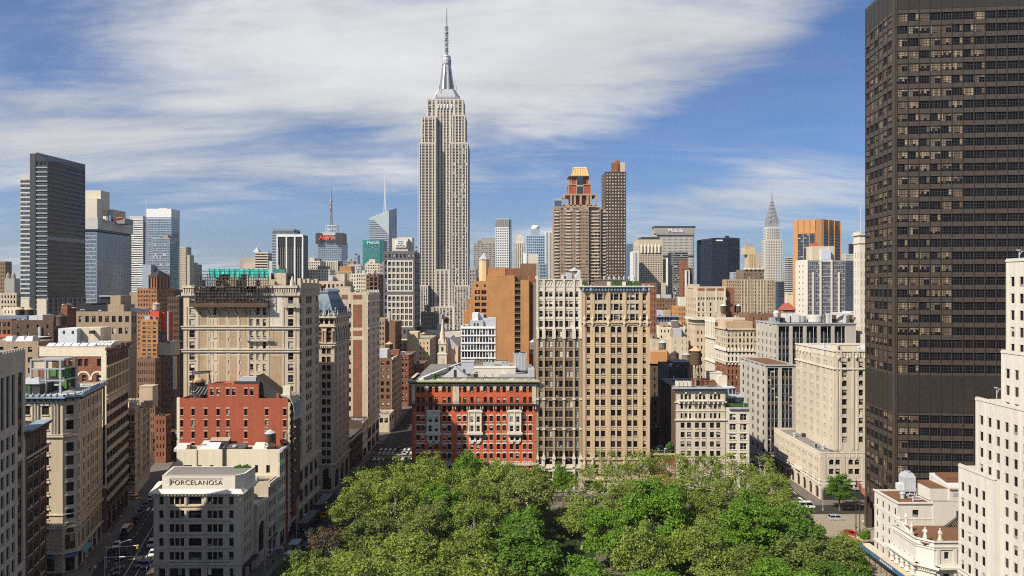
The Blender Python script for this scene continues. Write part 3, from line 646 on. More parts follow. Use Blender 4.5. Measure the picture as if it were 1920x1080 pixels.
 tank('squat tan roofed tank behind a black billboard frame on the red painted building',X(371,212.5),212.5,zt-.4,2.2,2.6,2.4,IRON,CONER,1.3)
avenue_row()
# ------------------------------------------------------------------ tall scaffolded block
def scaffold_block():
 Y0,Y1 = 216.0,238.0;xw,xe = X(344,Y0),-67.5;zt = 79.2
 b = Bld('scaffolded_tower','tall tan stone block with dark scaffolding and teal netting round its top','tower',(xe-15,Y0))
 hx = lambda px: X(px,Y0)-xw
 fh = Z(568,Y0)-Z(589,Y0);ztop_w = Z(563,Y0)
 rows_z = [ztop_w-i*fh for i in range(17)]
 blankc = [391,404,428,448];
 def s(fr):
  out = []
  for i,z in enumerate(rows_z):
   cs = [(hx(360)-.85,hx(360)+.85)];cs += [(hx(c)-.5,hx(c)+.5) for c in (403,472,483.5,495.5)];cs += [(hx(545)-.85,hx(545)+.85)]
   if i < 3: cs = [cs[0],cs[-1]] if i < 1 else cs
   out.append((z-1.15,z+1.15,[tuple(c) for c in cs],'hungg',0))
  # the sealed openings,filled flush with pale stone
  return out
 e = lambda fr: [(z-1.1,z+1.1,groups(fr.L,[1,3,1],1.9,.35,.9),'hung' if z < 60 else 'trip',0) for z in rows_z if z > 26]+[(22.5,25.5,groups(fr.L,[1,3,1],1.9,.35,.9),'trip',0),(8.5,12.5,even(fr.L,4,.7),'trip',0),(14.5,18.5,even(fr.L,4,.7),'trip',0),(.3,6,even(fr.L,4,.75),'trip',0)]
 frs = b.poly([(xw,Y0),(xe,Y0),(xe,Y1),(xw-5.5,Y1)],0,zt-2.0,[s,e,None,None],TANL,1.0,ROOFD,.3)
 S,E = frs[0],frs[1];tr = b.part('stone_trim');pn = b.part('brick_panel')
 for i,z in enumerate(rows_z):
  for c in blankc: 
   if i > 1: tr.fbox(S,hx(c)-.5,hx(c)+.5,z-1.2,z+1.2,0,.09,LIME)
  for c in (360,545): tr.fbox(S,hx(c)-1.0,hx(c)+1.0,z-1.4,z-1.15,0,.2,LIME)
  for c in (403,472,483.5,495.5): 
   if i > 0: tr.fbox(S,hx(c)-.6,hx(c)+.6,z-1.35,z-1.15,0,.15,LIME)
  for a,c in groups(E.L,[1,3,1],1.9,.35,.9):
   if z > 26: tr.fbox(E,a-.05,c+.05,z-1.35,z-1.1,0,.16,LIME)
 for z in (Z(615,Y0),Z(658,Y0)): b.band([S,E],z-.4,.8,.4,LIME,tr);b.band([S,E],z+.4,.25,.65,LIME,tr)
 for i,z in enumerate(rows_z):     # brickwork fields between the stone piers
  if rows_z[0]-z > 100: break
 zs = [Z(545,Y0)];edges = [(Z(660,Y0)+.9,Z(617,Y0)-.5),(Z(617,Y0)+.9,Z(575,Y0)),(14,Z(660,Y0)-.7)]
 for z0,z1 in edges:
  for p0,p1 in ((374,388),(410,424),(432,444),(452,464),(508,529)): pn.fbox(S,hx(p0),hx(p1),z0+.6,z1-.4,0,.05,TANB)
  for p in (349,371,390,426,447,466,504,531,553): tr.fbox(S,hx(p)-.28,hx(p)+.28,z0,z1,0,.16,TANL)
 for k in range(4):
  u = (.05,3.25,E.L-3.6,E.L-.6)[k];tr.fbox(E,u,u+.5,20,zt-7,0,.22,LIME)
 b.band([S,E],zt-4.6,1.0,.5,LIME,tr);b.band([E],20,.8,.7,LIME,tr);b.band([E],7,.6,.6,LIME,tr)
 # corbel table and parapet with crenellated avenue end
 co = b.part('cornice')
 for p0,p1 in ((344,368),(500,559)):
  u0,u1 = hx(p0),hx(p1);n = int((u1-u0)/.75)
  for i in range(n): co.fbox(S,u0+i*.75+.1,u0+i*.75+.5,zt-4.0,zt-2.2,0,.6,LIME)
  co.fbox(S,u0,u1,zt-2.2,zt-1.4,0,.8,LIME)
 n = int(E.L/.9)
 for i in range(n): co.fbox(E,i*.9+.1,i*.9+.6,zt-4.2,zt-2.4,0,.6,LIME)
 co.fbox(E,0,E.L,zt-2.4,zt-1.2,0,.7,TANL)
 for i in range(5): co.fbox(E,.5+i*4.6,2.6+i*4.6,zt-1.2,zt+.9-.3*(i % 2),-.6,.5,TANL);co.fbox(E,2.6+i*4.6,min(E.L,5.1+i*4.6),zt-1.2,zt-.5,-.4,.4,TANL)
 co.box(xe-8,xe-4.4,Y0+1,Y0+2.5,zt-2,zt+2.6,TANL);co.lathe(xe-2.2,Y0+.6,[(.9,zt-2),(.7,zt-.2),(.2,zt+1.4),(0,zt+1.6)],LIME,10)
 co.box(xe-15,xe-9,Y0+6,Y0+12,zt-3,zt+.6,TANL);co.box(xe-30,xe-22,Y0+8,Y0+14,zt-3,zt+1.8,TAND)
 # a patch of wall stripped to pale primer
 pr = b.part('primer_patch');pr.fbox(S,hx(505),hx(532),Z(610,Y0)-.3,Z(562,Y0),.0,.07,LIMEW);pr.fbox(S,hx(509),hx(529),Z(562,Y0),Z(556,Y0),0,.07,LIMEW);pr.fbox(S,hx(513),hx(534),Z(612,Y0)-.5,Z(610,Y0)-.3,.0,.06,LIMEW)
 # blue film on some avenue-end panes
 bf = b.part('blue_window_film')
 for i in (0,2,3,4,5,6):
  z = rows_z[i];bf.fbox(S,hx(545)-.7,hx(545)+(.5 if i % 2 else .1),z-.2 if i % 3 else z-1.0,z+1.0,-.40,-.36,GREENG)
 b.done()
 # the scaffold: its own thing,hanging on the wall head
 sc = empty('scaffold',(xw+20,Y0,0),'dark pipe scaffold hung round the head of the tan tower above a long timber deck','scaffold')
 off = (xw+20,Y0,0)
 p = MB();xa,xb = xw+hx(365),xw+hx(505);za,zb = Z(571,Y0),zt+1.2
 ys = (Y0-.55,Y0-1.9)
 nx = 22
 for i in range(nx+1):
  x = xa+(xb-xa)*i/nx
  for y in ys: p.tube((x,y,za),(x,y,zb+(RN.random()*1.2)),.09,IRON,4)
  for k in range(6): p.tube((x,ys[0],za+k*1.9),(x,ys[1],za+k*1.9),.06,IRON,4)
 for k in range(6):
  z = za+k*1.9
  for y in ys: p.tube((xa,y,z+.9),(xb,y,z+.9),.07,IRON,4);p.tube((xa,y,z),(xb,y,z),.08,IRON,4)
 for i in range(0,nx,2):
  x = xa+(xb-xa)*i/nx;x2 = xa+(xb-xa)*(i+2)/nx
  for k in range(0,4,2): p.tube((x,ys[1],za+k*1.9),(x2,ys[1],za+k*1.9+3.6),.06,IRON,4)
 p.build('pipe_frame',sc,off)
 d = MB();d.box(xa-.6,xb+.3,ys[1]-.5,ys[0]+.4,za-.7,za-.35,BRD)
 for k in range(1,6):
  for j in range(5):
   if RN.random() < .8: a = xa+(xb-xa)*j/5;d.box(a,a+(xb-xa)/5-.3,ys[1],ys[0],za+k*1.9,za+k*1.9+.1,BRB if RN.random() < .5 else BRD)
 d.box(xa-.6,xb+.3,ys[1]-.55,ys[1]-.45,za-.35,za+.6,BRD);d.build('plank_deck',sc,off)
 q = MB()
 for i in range(8):
  x = xa+1.5+(xb-xa-3)*i/7;q.tube((x,ys[1],za-.6),(x+.6,Y0-.05,za-3.2),.12,IRON,4)
 q.build('brace',sc,off)
 nt = MB()
 for j in range(26):                     # torn debris netting hung in sheets
  a = xa+1+(xb-xa-3)*(j % 13)/13;w = (xb-xa)/14*RN.uniform(.7,1.05);k = RN.randrange(0,5)
  nt.box(a,a+w,ys[1]+.2,ys[1]+.24,za+k*1.9,za+k*1.9+1.9,NETM)
 nt.build('debris_netting',sc,off)
 t = MB();xt0,xt1 = xw+hx(388),xw+hx(500);z0,z1 = Z(520,Y0),Z(504,Y0);n = 12
 for i in range(n):
  a,c = xt0+(xt1-xt0)*i/n,xt0+(xt1-xt0)*(i+1)/n;s1 = .12*(i % 3)
  t.face([(a+.06,Y0+1.8+s1,z0),(c-.06,Y0+1.8-s1,z0),(c-.06,Y0+1.6+s1,z1),(a+.06,Y0+1.7,z1)],TEAL);t.tube((a,Y0+1.7,z0-3),(a,Y0+1.7,z1+.3),.07,IRON,4)
 t.face([(xt0,Y0+1.7,z0),(xt0-1,Y0+9,z0),(xt0-1,Y0+9,z1),(xt0,Y0+1.7,z1)],TEAL);t.face([(xt1+1,Y0+3,z0+.5),(xt1+4.5,Y0+3.5,z0+.5),(xt1+4.5,Y0+3.5,z1),(xt1+1,Y0+3,z1)],TEALD)
 t.build('teal_netting',sc,off)
 # swing stages on cables
 for (p0,p1,py,lab) in ((458,507,635,'long hanging work platform halfway up the scaffolded tower'),(528,557,572,'short hanging work platform near the top corner of the scaffolded tower')):
  g = empty('work_platform',(X((p0+p1)/2,Y0-1),Y0-1,Z(py,Y0)),lab,'work platform','hanging platforms on the scaffolded tower');w = (X(p1,Y0)-X(p0,Y0))/2
  m = MB();m.box(-w,w,-.5,.4,-.15,0,GREYM);m.build('deck',g)
  m = MB()
  for k in range(9): m.tube((-w+2*w*k/8,-.5,0),(-w+2*w*k/8,-.5,1.0),.05,GREYM,4)
  m.tube((-w,-.5,1),(w,-.5,1),.07,GREYM,4);m.tube((-w,-.5,.5),(w,-.5,.5),.05,GREYM,4);m.build('guard_rail',g)
  m = MB();h = zt-Z(py,Y0)-1
  for x in (-w+.4,w-.4): m.tube((x,0,0),(x,.6,h),.035,IRON,4)
  m.build('cable',g)
NETM = plain("brown netting",(0.055,0.042,0.03),0.9);TEAL = plain("teal netting",(0.05,0.42,0.37),0.8,0,.2,.35);TEALD = plain("dark teal netting",(0.03,0.22,0.21),0.8)
scaffold_block()
# ------------------------------------------------------------------ ornate tower with blue mansard
def mansard_tower():
 Y0,Y1 = 257.5,281.0;xw,xe = X(588,Y0)-4,-67.0;zt = Z(593,Y0)
 b = Bld('mansard_tower','slim ornate tan tower under a steep blue slate mansard roof','tower',(xe-7,Y0))
 fh = (Z(665,Y0)-Z(872,Y0))/13.0;zb = Z(665,Y0)-.3
 lw = [zb-i*fh for i in range(1,14)]
 cs = lambda fr: groups(fr.L-4.0,[1,2,2],1.35,.35,1.0)
 s = lambda fr: [(z+.6,z+2.75,[(a+3.4,c+3.4) for a,c in groups(fr.L-4,[1,2],1.5,.35,.8)],'dark',0) for z in lw]+[(zb+.6,zb+2.6,[(a+3.4,c+3.4) for a,c in groups(fr.L-4,[1,2],1.5,.35,.8)],'dark',0)]+[(1,9,[(fr.L-4.5,fr.L-1.2)],'trip',1)]
 e = lambda fr: [(z+.6,z+2.75,groups(fr.L,[2,2,2,2],1.25,.3,1.4),'hung',0) for z in lw]+[(zb+.6,zb+2.6,groups(fr.L,[2,2,2,2],1.25,.3,1.4),'hung',0),(1,8,even(fr.L,3,.72),'trip',.8)]
 # lower shaft
 frs = b.poly(rect(xw,xe,Y0,Y1),0,zb+3.6,[s,e,None,None],TANL,.4,ROOFD,.35)
 tr = b.part('stone_trim');b.band(frs[:2],10.0,.8,.5,LIME,tr)
 for k in (0,1):
  for r in (s,e)[k](frs[k])[:14]: b.sills([r],frs[k],LIME,tr,.25,.15)
 # three storey arcade
 za,zc = zb+3.6,Z(612,Y0)
 ar = b.part('arcade')
 fr = Fr((xw+.0,Y0),(xe,Y0));Ls = fr.L
 b.rows(fr,za,zc,[(za+1.4,zc-.5,[(Ls-13.2,Ls-10.2),(Ls-8.0,Ls-4.6),(Ls-3.1,Ls-.9)],None,1)],TANL,TAND,.9,ar)
 fe = Fr((xe,Y0),(xe,Y1));b.rows(fe,za,zc,[(za+1.4,zc-.5,groups(fe.L,[1]*6,2.2,0),None,1)],TANL,TAND,.9,ar)
 for f,cc in ((fr,[(Ls-13.2,Ls-10.2),(Ls-8.0,Ls-4.6),(Ls-3.1,Ls-.9)]),(fe,groups(fe.L,[1]*6,2.2,0))):
  for a,c in cc:
   for k in range(3):
    z0 = za+1.4+k*(zc-za-1.9)/3;b.wins.append((f,a,c,z0+.9,z0+(zc-za-1.9)/3,.9,'trip'));ar.fbox(f,a,c,z0,z0+.9,-.9,-.6,BRR)
   for q in (a-.35,c): 
    ar.lathe(*f.p(q+.17,0,.25)[:2],[(.28,za+1.2),(.24,za+1.8),(.22,zc-2.2),(.34,zc-1.6)],LIME,8)
 nfr = rect(xw,xe,Y0,Y1)
 b.band([fr,fe],za,.5,.5,LIME,tr);b.band([fr,fe],za+.9,.3,.8,LIME,tr)
 for f in (fr,fe):
  n = int(f.L/.8)
  for i in range(n): tr.fbox(f,i*.8+.1,i*.8+.5,za-.7,za,0,.5,LIME)
 # attic storey
 zd = zt;at = b.part('attic_storey');ca = lambda f,n: groups(f.L,[1]*n,1.4,0)
 for f,n in ((fr,6),(fe,8)): b.rows(f,zc,zd,[(zc+.9,zd-1.1,ca(f,n),'dark',.5)],TANL,None,.35,at)
 at.face([(xw,Y1,zd),(xw,Y0,zd),(xe,Y0,zd),(xe,Y1,zd)][::-1],TANL)
 at.face([(xe,Y1,za),(xw,Y1,za),(xw,Y1,zd),(xe,Y1,zd)],TANL);at.face([(xw,Y1,za),(xw,Y0,za),(xw,Y0,zd),(xw,Y1,zd)],TANL)
 b.band([fr,fe],zd-.6,.6,.9,LIME,tr);b.band([fr,fe],zc-.15,.35,.5,LIME,tr)
 for f,n in ((fr,6),(fe,8)):
  for i in range(n+1): tr.lathe(*f.p(f.L*i/n,0,.5)[:2],[(.35,zd),(.42,zd+.7),(.1,zd+1.5),(.22,zd+1.9),(0,zd+2.3)],LIME,8)
 # mansard
 zr = Z(548,Y0);mn = b.part('mansard_roof');ix = 3.6
 base = rect(xw+.1,xe-.1,Y0+.1,Y1-.1);top = rect(xw+ix,xe-ix,Y0+ix,Y1-ix)
 h = zr-zd;rings = []
 for t,k in ((0,0),(.35,.38),(.7,.72),(1.0,1.0)):
  rings.append([(a[0]*(1-k)+c[0]*k,a[1]*(1-k)+c[1]*k,zd+h*t) for a,c in zip(base,top)])
 mn.loft(rings,SLATE)
 cr = b.part('roof_cresting');cf = [Fr(top[0],top[1]),Fr(top[1],top[2])]
 b.band(cf,zr-.1,.6,.5,BLUCU,cr);
 for f in cf:
  n = int(f.L/1.1)
  for i in range(n+1): cr.lathe(*f.p(min(f.L,i*1.1),0,.1)[:2],[(.16,zr+.5),(.26,zr+1.0),(0,zr+1.7)],BLUCU,6)
 bf = [Fr(base[0],base[1]),Fr(base[1],base[2])]
 for f,us,sl in ((bf[0],(Ls-9.6,Ls-6.2,Ls-2.9),1),(bf[1],(3.2,7.4,11.6,15.8,20.0),1)):
  for u in us:
   d = b.part('dormer');d.fbox(f,u-.6,u+.6,zd+.3,zd+2.5,-2.0,-.15,SLATE);d.fbox(f,u-.42,u+.42,zd+.6,zd+2.3,-.2,-.12,GLASS)
   p0,p1,p2 = f.p(u-.8,zd+2.5,-.05),f.p(u+.8,zd+2.5,-.05),f.p(u,zd+3.3,-.05);q0,q1,q2 = f.p(u-.8,zd+2.5,-2.0),f.p(u+.8,zd+2.5,-2.0),f.p(u,zd+3.3,-2.3)
   d.face([p0,p1,p2],BLUCU);d.face([p0,p2,q2,q0],SLATE);d.face([p1,q1,q2,p2],SLATE)
 # ribs of the slates' hips
 for k in range(2):
  for t in range(1,18): 
   f = bf[k];u = f.L*t/18;a = f.p(u,zd+.2,.06-.0);c = Fr(top[k],top[k+1]).p(Fr(top[k],top[k+1]).L*t/18,zr,.05);m0 = [a[i]*.28+c[i]*.72 for i in range(3)];
   g = rings[2];ff = Fr(g[k][:2],g[k+1][:2]);mid = ff.p(ff.L*t/18,g[0][2],.05);cr.tube(a,mid,.07,BLUCU,4)
 bulk(b,xe-12,xe-7.5,Y0+9,Y0+14,zr,zr+2.4,BRR)
 b.done()
mansard_tower()
# ------------------------------------------------------------------ tan slab with brick panels,and its white avenue front
def panel_tower():
 Y0 = YX(689,-67.0);Y1 = YX(711,-67.0);zt = Z(548,Y0);xw = X(618,Y0);xe = -67.0
 b = Bld('panel_tower','tan slab tower with tall brown brick panels and a white avenue front','tower',(xe-8,Y0))
 hx = lambda px: X(px,Y0)-xw
 zn = Z(562,Y0)
 def s(fr): return [(zn-4.2-i*4.3,zn-4.2-i*4.3+2.3,[(hx(649)-1.6,hx(649)-.7),(hx(656)-.4,hx(656)+.5)],'dark',0) for i in range(12)]
 fl = [zn-3.4-i*3.95 for i in range(17)]
 e = lambda fr: [(z,z+2.2,groups(fr.L,[2,2,2],1.7,.4,1.2),'hung',0) for z in fl if z > 14]+[(6.5,11.5,even(fr.L,3,.75),'trip',.6),(.3,5.2,even(fr.L,3,.8),'trip',0)]
 frs = b.poly(rect(xw,xe,Y0,Y1),0,zt,[s,e,None,None],TANL,1.0,ROOFG,.35)
 S,E = frs[0],frs[1];pn = b.part('brick_panel');fb = [zt,zn-2.2,zn-12.5,zn-17.5,8]
 for p0,p1 in ((662,679),(640,652)):
  for z0,z1 in ((zt-3.3,zt-1.2),(Z(614,Y0),Z(571,Y0)),(Z(630,Y0),Z(620,Y0)),(12,Z(637,Y0))):
   if p0 == 640 and z0 < zt-4: continue
   pn.fbox(S,hx(p0),hx(p1),z0,z1,-.04,.04,BRR if p0 == 662 else BRB)
 tr = b.part('stone_trim')
 for z in (Z(617,Y0),Z(566,Y0),12.0): b.band([E],z,.7,.6,LIMEW,tr)
 wf = b.part('white_front')
 for i in range(8): u = E.L*i/7;wf.fbox(E,max(0,u-.28),min(E.L,u+.28),14,zn+3,.0,.18,LIMEW)
 for z in fl: 
  if z > 14: wf.fbox(E,0,E.L,z-.55,z-.1,0,.12,LIMEW)
 wf.fbox(E,0,E.L,zn+2.2,zn+3.4,0,.5,LIMEW)
 for i in range(7): wf.fbox(E,E.L*(i+.2)/7,E.L*(i+.6)/7,zn+3.4,zn+4.6,-.3,.4,LIMEW)
 bulk(b,xe-16,xe-9,Y0+5,Y0+12,zt-1,zt+2.6,TANL);hvac(b,xe-24,Y0+6,zt-1,5,2.5,2.2)
 rl = b.part('roof_railing')
 for i in range(14): rl.tube((xw+i*1.5,Y0+.3,zt),(xw+i*1.5,Y0+.3,zt+1),.04,IRON,4)
 rl.tube((xw,Y0+.3,zt+1),(xw+20,Y0+.3,zt+1),.05,IRON,4)
 clutter(b,xw+3,xe-3,Y0+2,Y1-4,zt-1,7)
 b.done()
 y0,y1 = 281.3,315.6
 b = Bld('shop_building','low dark brown shop house between the mansard tower and the panel tower','building',(-74,y0));f = lambda fr: [(.3,4.2,even(fr.L,5,.8),'trip',0)]+G(5.2,3.9,2,nb=8,frac=.5,wh=2.3,style='dark')(fr)
 frs = b.poly(rect(-96,-67.1,y0,305.8),0,14.6,[None,f,None,None],BRD,.7,ROOFD,.25);b.band([frs[1]],13.2,.6,.6,GREYST,b.part('cornice'));clutter(b,-90,-70,y0+2,303,13.9,8);b.done()
 b = Bld('narrow_house','narrow white fronted house squeezed against the foot of the panel tower','building',(-74,306));f = lambda fr: [(.3,4.2,even(fr.L,1,.8),'trip',0)]+G(5.2,3.7,3,nb=3,frac=.45,wh=2.1,style='dark')(fr)
 frs = b.poly(rect(-92,-67.0,306,315.6),0,17.6,[None,(f,LIMEW),None,None],BRD,.7,ROOFG,.25);b.band([frs[1]],16.6,.6,.5,LIMEW,b.part('cornice'));clutter(b,-88,-70,307,313,16.9,4);b.done()
panel_tower()
# ------------------------------------------------------------------ orange red brick block on the far side of the park
def red_block():
 Y0,Y1 = 256.0,316.0;xw,xe = X(772,Y0),X(1005,Y0);zt = Z(716,Y0);L = xe-xw
 b = Bld('red_brick_block','broad orange red brick block with white bay windows and a dark iron balcony','apartment building',((xw+xe)/2,Y0))
 hx = lambda px: X(px,Y0)-xw
 S = Fr((xw,Y0),(xe,Y0));fh = (Z(785,Y0)-Z(855,Y0))/4.0
 zi = lambda i: Z(785,Y0)-i*fh      # middles of the regular floors,going down
 pairs = [(784,793),(807.5,818.5),(833,842.5),(861,871.5),(885,896.5),(910,921),(934.5,945.5),(959,970),(984,994.5)]
 cols = [(hx(c)-.62,hx(c)+.62) for p in pairs for c in p]
 rows = [(zi(i)-1.05,zi(i)+1.05,cols,'hung',0) for i in range(7)]+[(zi(-1)+.1-1.0,zi(-1)+1.15,cols,'dark',0)]
 ztop = Z(750,Y0);zarch = Z(731,Y0)
 rows += [(ztop-1.1,ztop+1.1,cols,'hung',0),(zarch-1.0,zarch+1.35,cols,'dark',1)]
 rows += [(2.0,6.0,even(L,10,.6),'trip',0)]
 zwall = Z(722,Y0)
 b.rows(S,0,zwall,rows,REDB,BRR,.24)
 b.w.face([(xe,Y0,0),(xe,Y1,0),(xe,Y1,zwall),(xe,Y0,zwall)],BRR);b.w.face([(xe,Y1,0),(xw,Y1,0),(xw,Y1,zwall),(xe,Y1,zwall)],BRR)
 W = Fr((xw,Y1),(xw,Y0));b.rows(W,0,zwall,[(zi(i)-1,zi(i)+1,groups(W.L,[2]*9,1.2,.6),'hung',0) for i in range(7)],REDB,BRR,.3)
 tr = b.part('stone_trim')
 for v0,v1,cs,st,ar in rows[:7]:
  for a,c in cs:
   tr.fbox(S,a-.22,c+.22,v1+.02,v1+.42,0,.13,WHT);tr.fbox(S,(a+c)/2-.2,(a+c)/2+.2,v1+.1,v1+.62,0,.2,WHT);tr.fbox(S,a-.12,c+.12,v0-.18,v0,0,.15,WHT)
   tr.fbox(S,a-.3,a-.05,v1-.25,v1+.35,0,.1,WHT);tr.fbox(S,c+.05,c+.3,v1-.25,v1+.35,0,.1,WHT)
 # arcaded top storey in pale stone
 ac = b.part('arcade_band');z0,z1 = Z(737,Y0),zwall
 for a,c in cols:
  m = (a+c)/2
  for k in range(6):
   t0,t1 = math.pi*k/6,math.pi*(k+1)/6;q = lambda t,r: (m+r*math.cos(t),zarch+.75+r*math.sin(t))
   A,B2,C,D = q(t0,.66),q(t0,1.02),q(t1,1.02),q(t1,.66)
   ac.hexa([S.p(*A,.16),S.p(*B2,.16),S.p(*B2,0),S.p(*A,0),S.p(*D,.16),S.p(*C,.16),S.p(*C,0),S.p(*D,0)],GREYST)
 ac.fbox(S,0,L,zarch+1.85,zwall,0,.12,GREYST)
 for p in (772,855,1004): ac.fbox(S,max(0,hx(p)-1.2 if p != 772 else 0),min(L,hx(p)+1.2 if p != 1004 else L),ztop-1.4,zwall,0,.22,GREYST)
 for a,b2 in zip(pairs,pairs[1:]):
  u = (hx(a[1])+hx(b2[0]))/2;ac.fbox(S,u-.5,u+.5,zarch-.2,zarch+2,0,.28,GREYST)
 # cornice with a green copper gutter
 frs = [S,Fr((xe,Y0),(xe,Y0+.1))]
 co = b.part('cornice');SW = [Fr((xw,Y0+20),(xw,Y0)),S]
 b.band(SW,zwall,.5,.35,GREYST,co);
 for fr in SW:
  n = int(fr.L/.55)
  for i in range(n): co.fbox(fr,i*.55+.08,i*.55+.36,zwall+.5,zwall+.95,0,.95,IRON)
 b.band(SW,zwall+.95,.3,1.25,IRON,co);b.band(SW,zwall+1.25,.45,1.45,GREENCU,co);b.band(SW,zwall+1.7,.25,1.2,TANL,co)
 # iron balcony the whole width,on brackets
 bl = b.part('balcony');zb = Z(757,Y0)
 bl.fbox(S,-1.2,L+.4,zb-.45,zb,0,1.35,IRON)
 for i in range(int(L/.32)): bl.fbox(S,i*.32,i*.32+.06,zb,zb+1.0,1.22,1.28,IRON,())
 bl.fbox(S,-1.1,L+.3,zb+1.0,zb+1.08,1.2,1.3,IRON);bl.fbox(S,-1.1,L+.3,zb+.5,zb+.55,1.22,1.28,IRON)
 for a,c in zip(pairs,pairs[1:]+[(1004,1004)]):
  u = (hx(a[1])+hx(c[0]))/2 if c[0] < 1004 else L-.6
  for du in (-.45,.45): bl.fbox(S,u+du-.16,u+du+.16,zb-1.9,zb-.45,0,1.0,GREYST)
 # white bay windows
 for p0,p1,m in ((800.5,825.5,"shaded"),(878.5,903.5,""),(952.5,977.5,"")):
  by = b.part('bay_window');u0,u1 = hx(p0),hx(p1);za,zc = Z(809,Y0),Z(772,Y0);w = 1.1
  fb = Fr(S.p(u0+.0,0,w)[:2],S.p(u1-.0,0,w)[:2]);mid = fb.L/2;cw = 1.15
  cs = [(mid-1.75,mid-1.75+cw),(mid+1.75-cw,mid+1.75)]
  b.rows(fb,za,zc,[(zi(i)-1.05,zi(i)+1.05,cs,'hungw',0) for i in (0,1)],LIMEW,LIMEW,.25,by)
  for side,uu in ((0,u0),(1,u1)): by.fbox(S,uu-.001,uu+.001,za,zc,0,w,LIMEW,())
  by.fbox(S,u0-.3,u1+.3,zc,zc+.5,0,w+.3,LIMEW,());by.fbox(S,u0-.1,u1+.1,zc+.5,zc+.8,0,w+.1,LIMEW,())
  by.fbox(S,u0-.4,u1+.4,za-.9,za,0,w+.45,LIMEW,());by.fbox(S,u0-.15,u1+.15,za-1.4,za-.9,0,w+.1,LIMEW,())
  for u in (mid-2.35,mid,mid+2.35): by.lathe(*fb.p(u,0,.05)[:2],[(.2,za),(.17,za+.5),(.17,zc-.6),(.24,zc-.1)],LIMEW,8)
  by.fbox(fb,0,fb.L,(zi(0)+zi(1))/2-.35,(zi(0)+zi(1))/2+.35,0,.1,LIMEW)
  zk = zi(2)
  for u in (hx(p0)+.2,hx((p0+p1)/2)-.35,hx(p1)-.9):
   by.fbox(S,u,u+.7,zk-1.6,za-1.4,0,.4,LIMEW);by.fbox(S,u-.1,u+.8,zk+.9,za-1.4,0,.9,LIMEW)
  for u in (hx((p0+p1)/2)-1.75,hx((p0+p1)/2)+.6): by.fbox(S,u,u+1.2,zk-2.0,zk-1.2,0,.55,LIMEW);by.fbox(S,u+.2,u+1,zk-2.4,zk-2,0,.4,LIMEW)
  # topmost pair under the balcony
  for u in (u0+.1,(u0+u1)/2-.15,u1-.4): by.fbox(S,u,u+.3,zc+.8,zb-.5,0,.35,LIMEW)
 b.band([S],Z(868,Y0)-.9,.9,.35,LIME,tr);tr.fbox(S,0,L,0,1.6,0,.2,LIME)
 for i in range(24): tr.fbox(S,0,.6 if i % 2 else .9,7+i*1.3,7.9+i*1.3,0,.1,BRR)
 # roof: parapet walk,sheds,ducts
 z = zwall+1.2;rf = b.part('roof');rf.face([(xw,Y0,z),(xe,Y0,z),(xe,Y1,z),(xw,Y1,z)],ROOFG)
 pk = b.part('roof_deck');pk.box(xw+9,xe-.5,Y0+3,Y0+9,z,z+.55,ROOFD);pk.box(xw+9,xe-.3,Y0+1.6,Y0+2.0,z,z+.9,LIMEW)
 for i in range(12): pk.box(xw+10+i*3.0,xw+11.6+i*3.0,Y0+1.2,Y0+1.6,z,z+.9+.25*(i % 2),GREYM if i % 3 else LIMEW)
 def gable(nm,x0,x1,y0,y1,z0,h,m,m2):
  g = b.part(nm);xm = (x0+x1)/2
  g.face([(x0,y0,z0),(x1,y0,z0),(xm,y0,z0+h)],m);g.face([(x0,y0,z0),(xm,y0,z0+h),(xm,y1,z0+h),(x0,y1,z0)],m2);g.face([(x1,y0,z0),(x1,y1,z0),(xm,y1,z0+h),(xm,y0,z0+h)],m2)
  g.box(xm-.6,xm+.5,y0-.06,y0+.05,z0+.2,z0+h*.72,DARKM)
 gable('roof_shed',xw+10.5,xw+20.5,Y0+10,Y0+13,z+.3,4.2,ROOFW,STEEL)
 g = b.part('sloped_roof');g.hexa([(xw+1,Y0+4,z),(xw+4,Y0+3,z),(xw+17,Y1-8,z),(xw+13,Y1-8,z),(xw+1,Y0+4,z+.6),(xw+4,Y0+3,z+1.2),(xw+17,Y1-8,z+2.5),(xw+13,Y1-8,z+1.2)],ROOFW)
 bulk(b,xw+17,xw+22,Y0+22,Y0+28,z,z+5.0,STEEL);bulk(b,xw+22.5,xw+39,Y0+14,Y0+20,z,z+3.4,LIMEW);bulk(b,xe-8.5,xe-3.2,Y0+19,Y0+25,z+2.0,z+8.4,STEEL,STEEL,False)
 u = b.part('cooling_unit');u.box(xe-9,xe-2.8,Y0+18.6,Y0+25.4,z+1.4,z+2.0,IRON)
 for i in range(2): u.lathe(xe-7.2+i*2.7,Y0+22,[(1.1,z+8.4),(1.1,z+9.0)],DARKM,12)
 for k in range(9): u.box(xe-8.6+.6*k,xe-8.5+.6*k,Y0+18.9,Y0+19.0,z+2.2,z+8.2,GREYM)
 for a,c in ((xe-8.5,Y0+19),(xe-3.2,Y0+19),(xe-8.5,Y0+25),(xe-3.2,Y0+25)): u.tube((a,c,z),(a,c,z+1.5),.2,IRON)
 for k,(x,y,w,d,h) in enumerate(((24,30,4,3,2),(30,34,3,3,1.6),(36,31,5,3,2.2),(13,34,4,3,2),(25,42,5,4,2.6),(33,45,4,3,2))): hvac(b,xw+x,Y0+y,z,w,d,h)
 clutter(b,xw+8,xe-3,Y0+10,Y0+44,z,22)
 dk = b.part('duct')
 for k in range(7): dk.tube((xw+20+k*3.3,Y0+11+k % 3,z),(xw+20+k*3.3,Y0+11+k % 3,z+1.2+.5*(k % 2)),.35,STEEL,8)
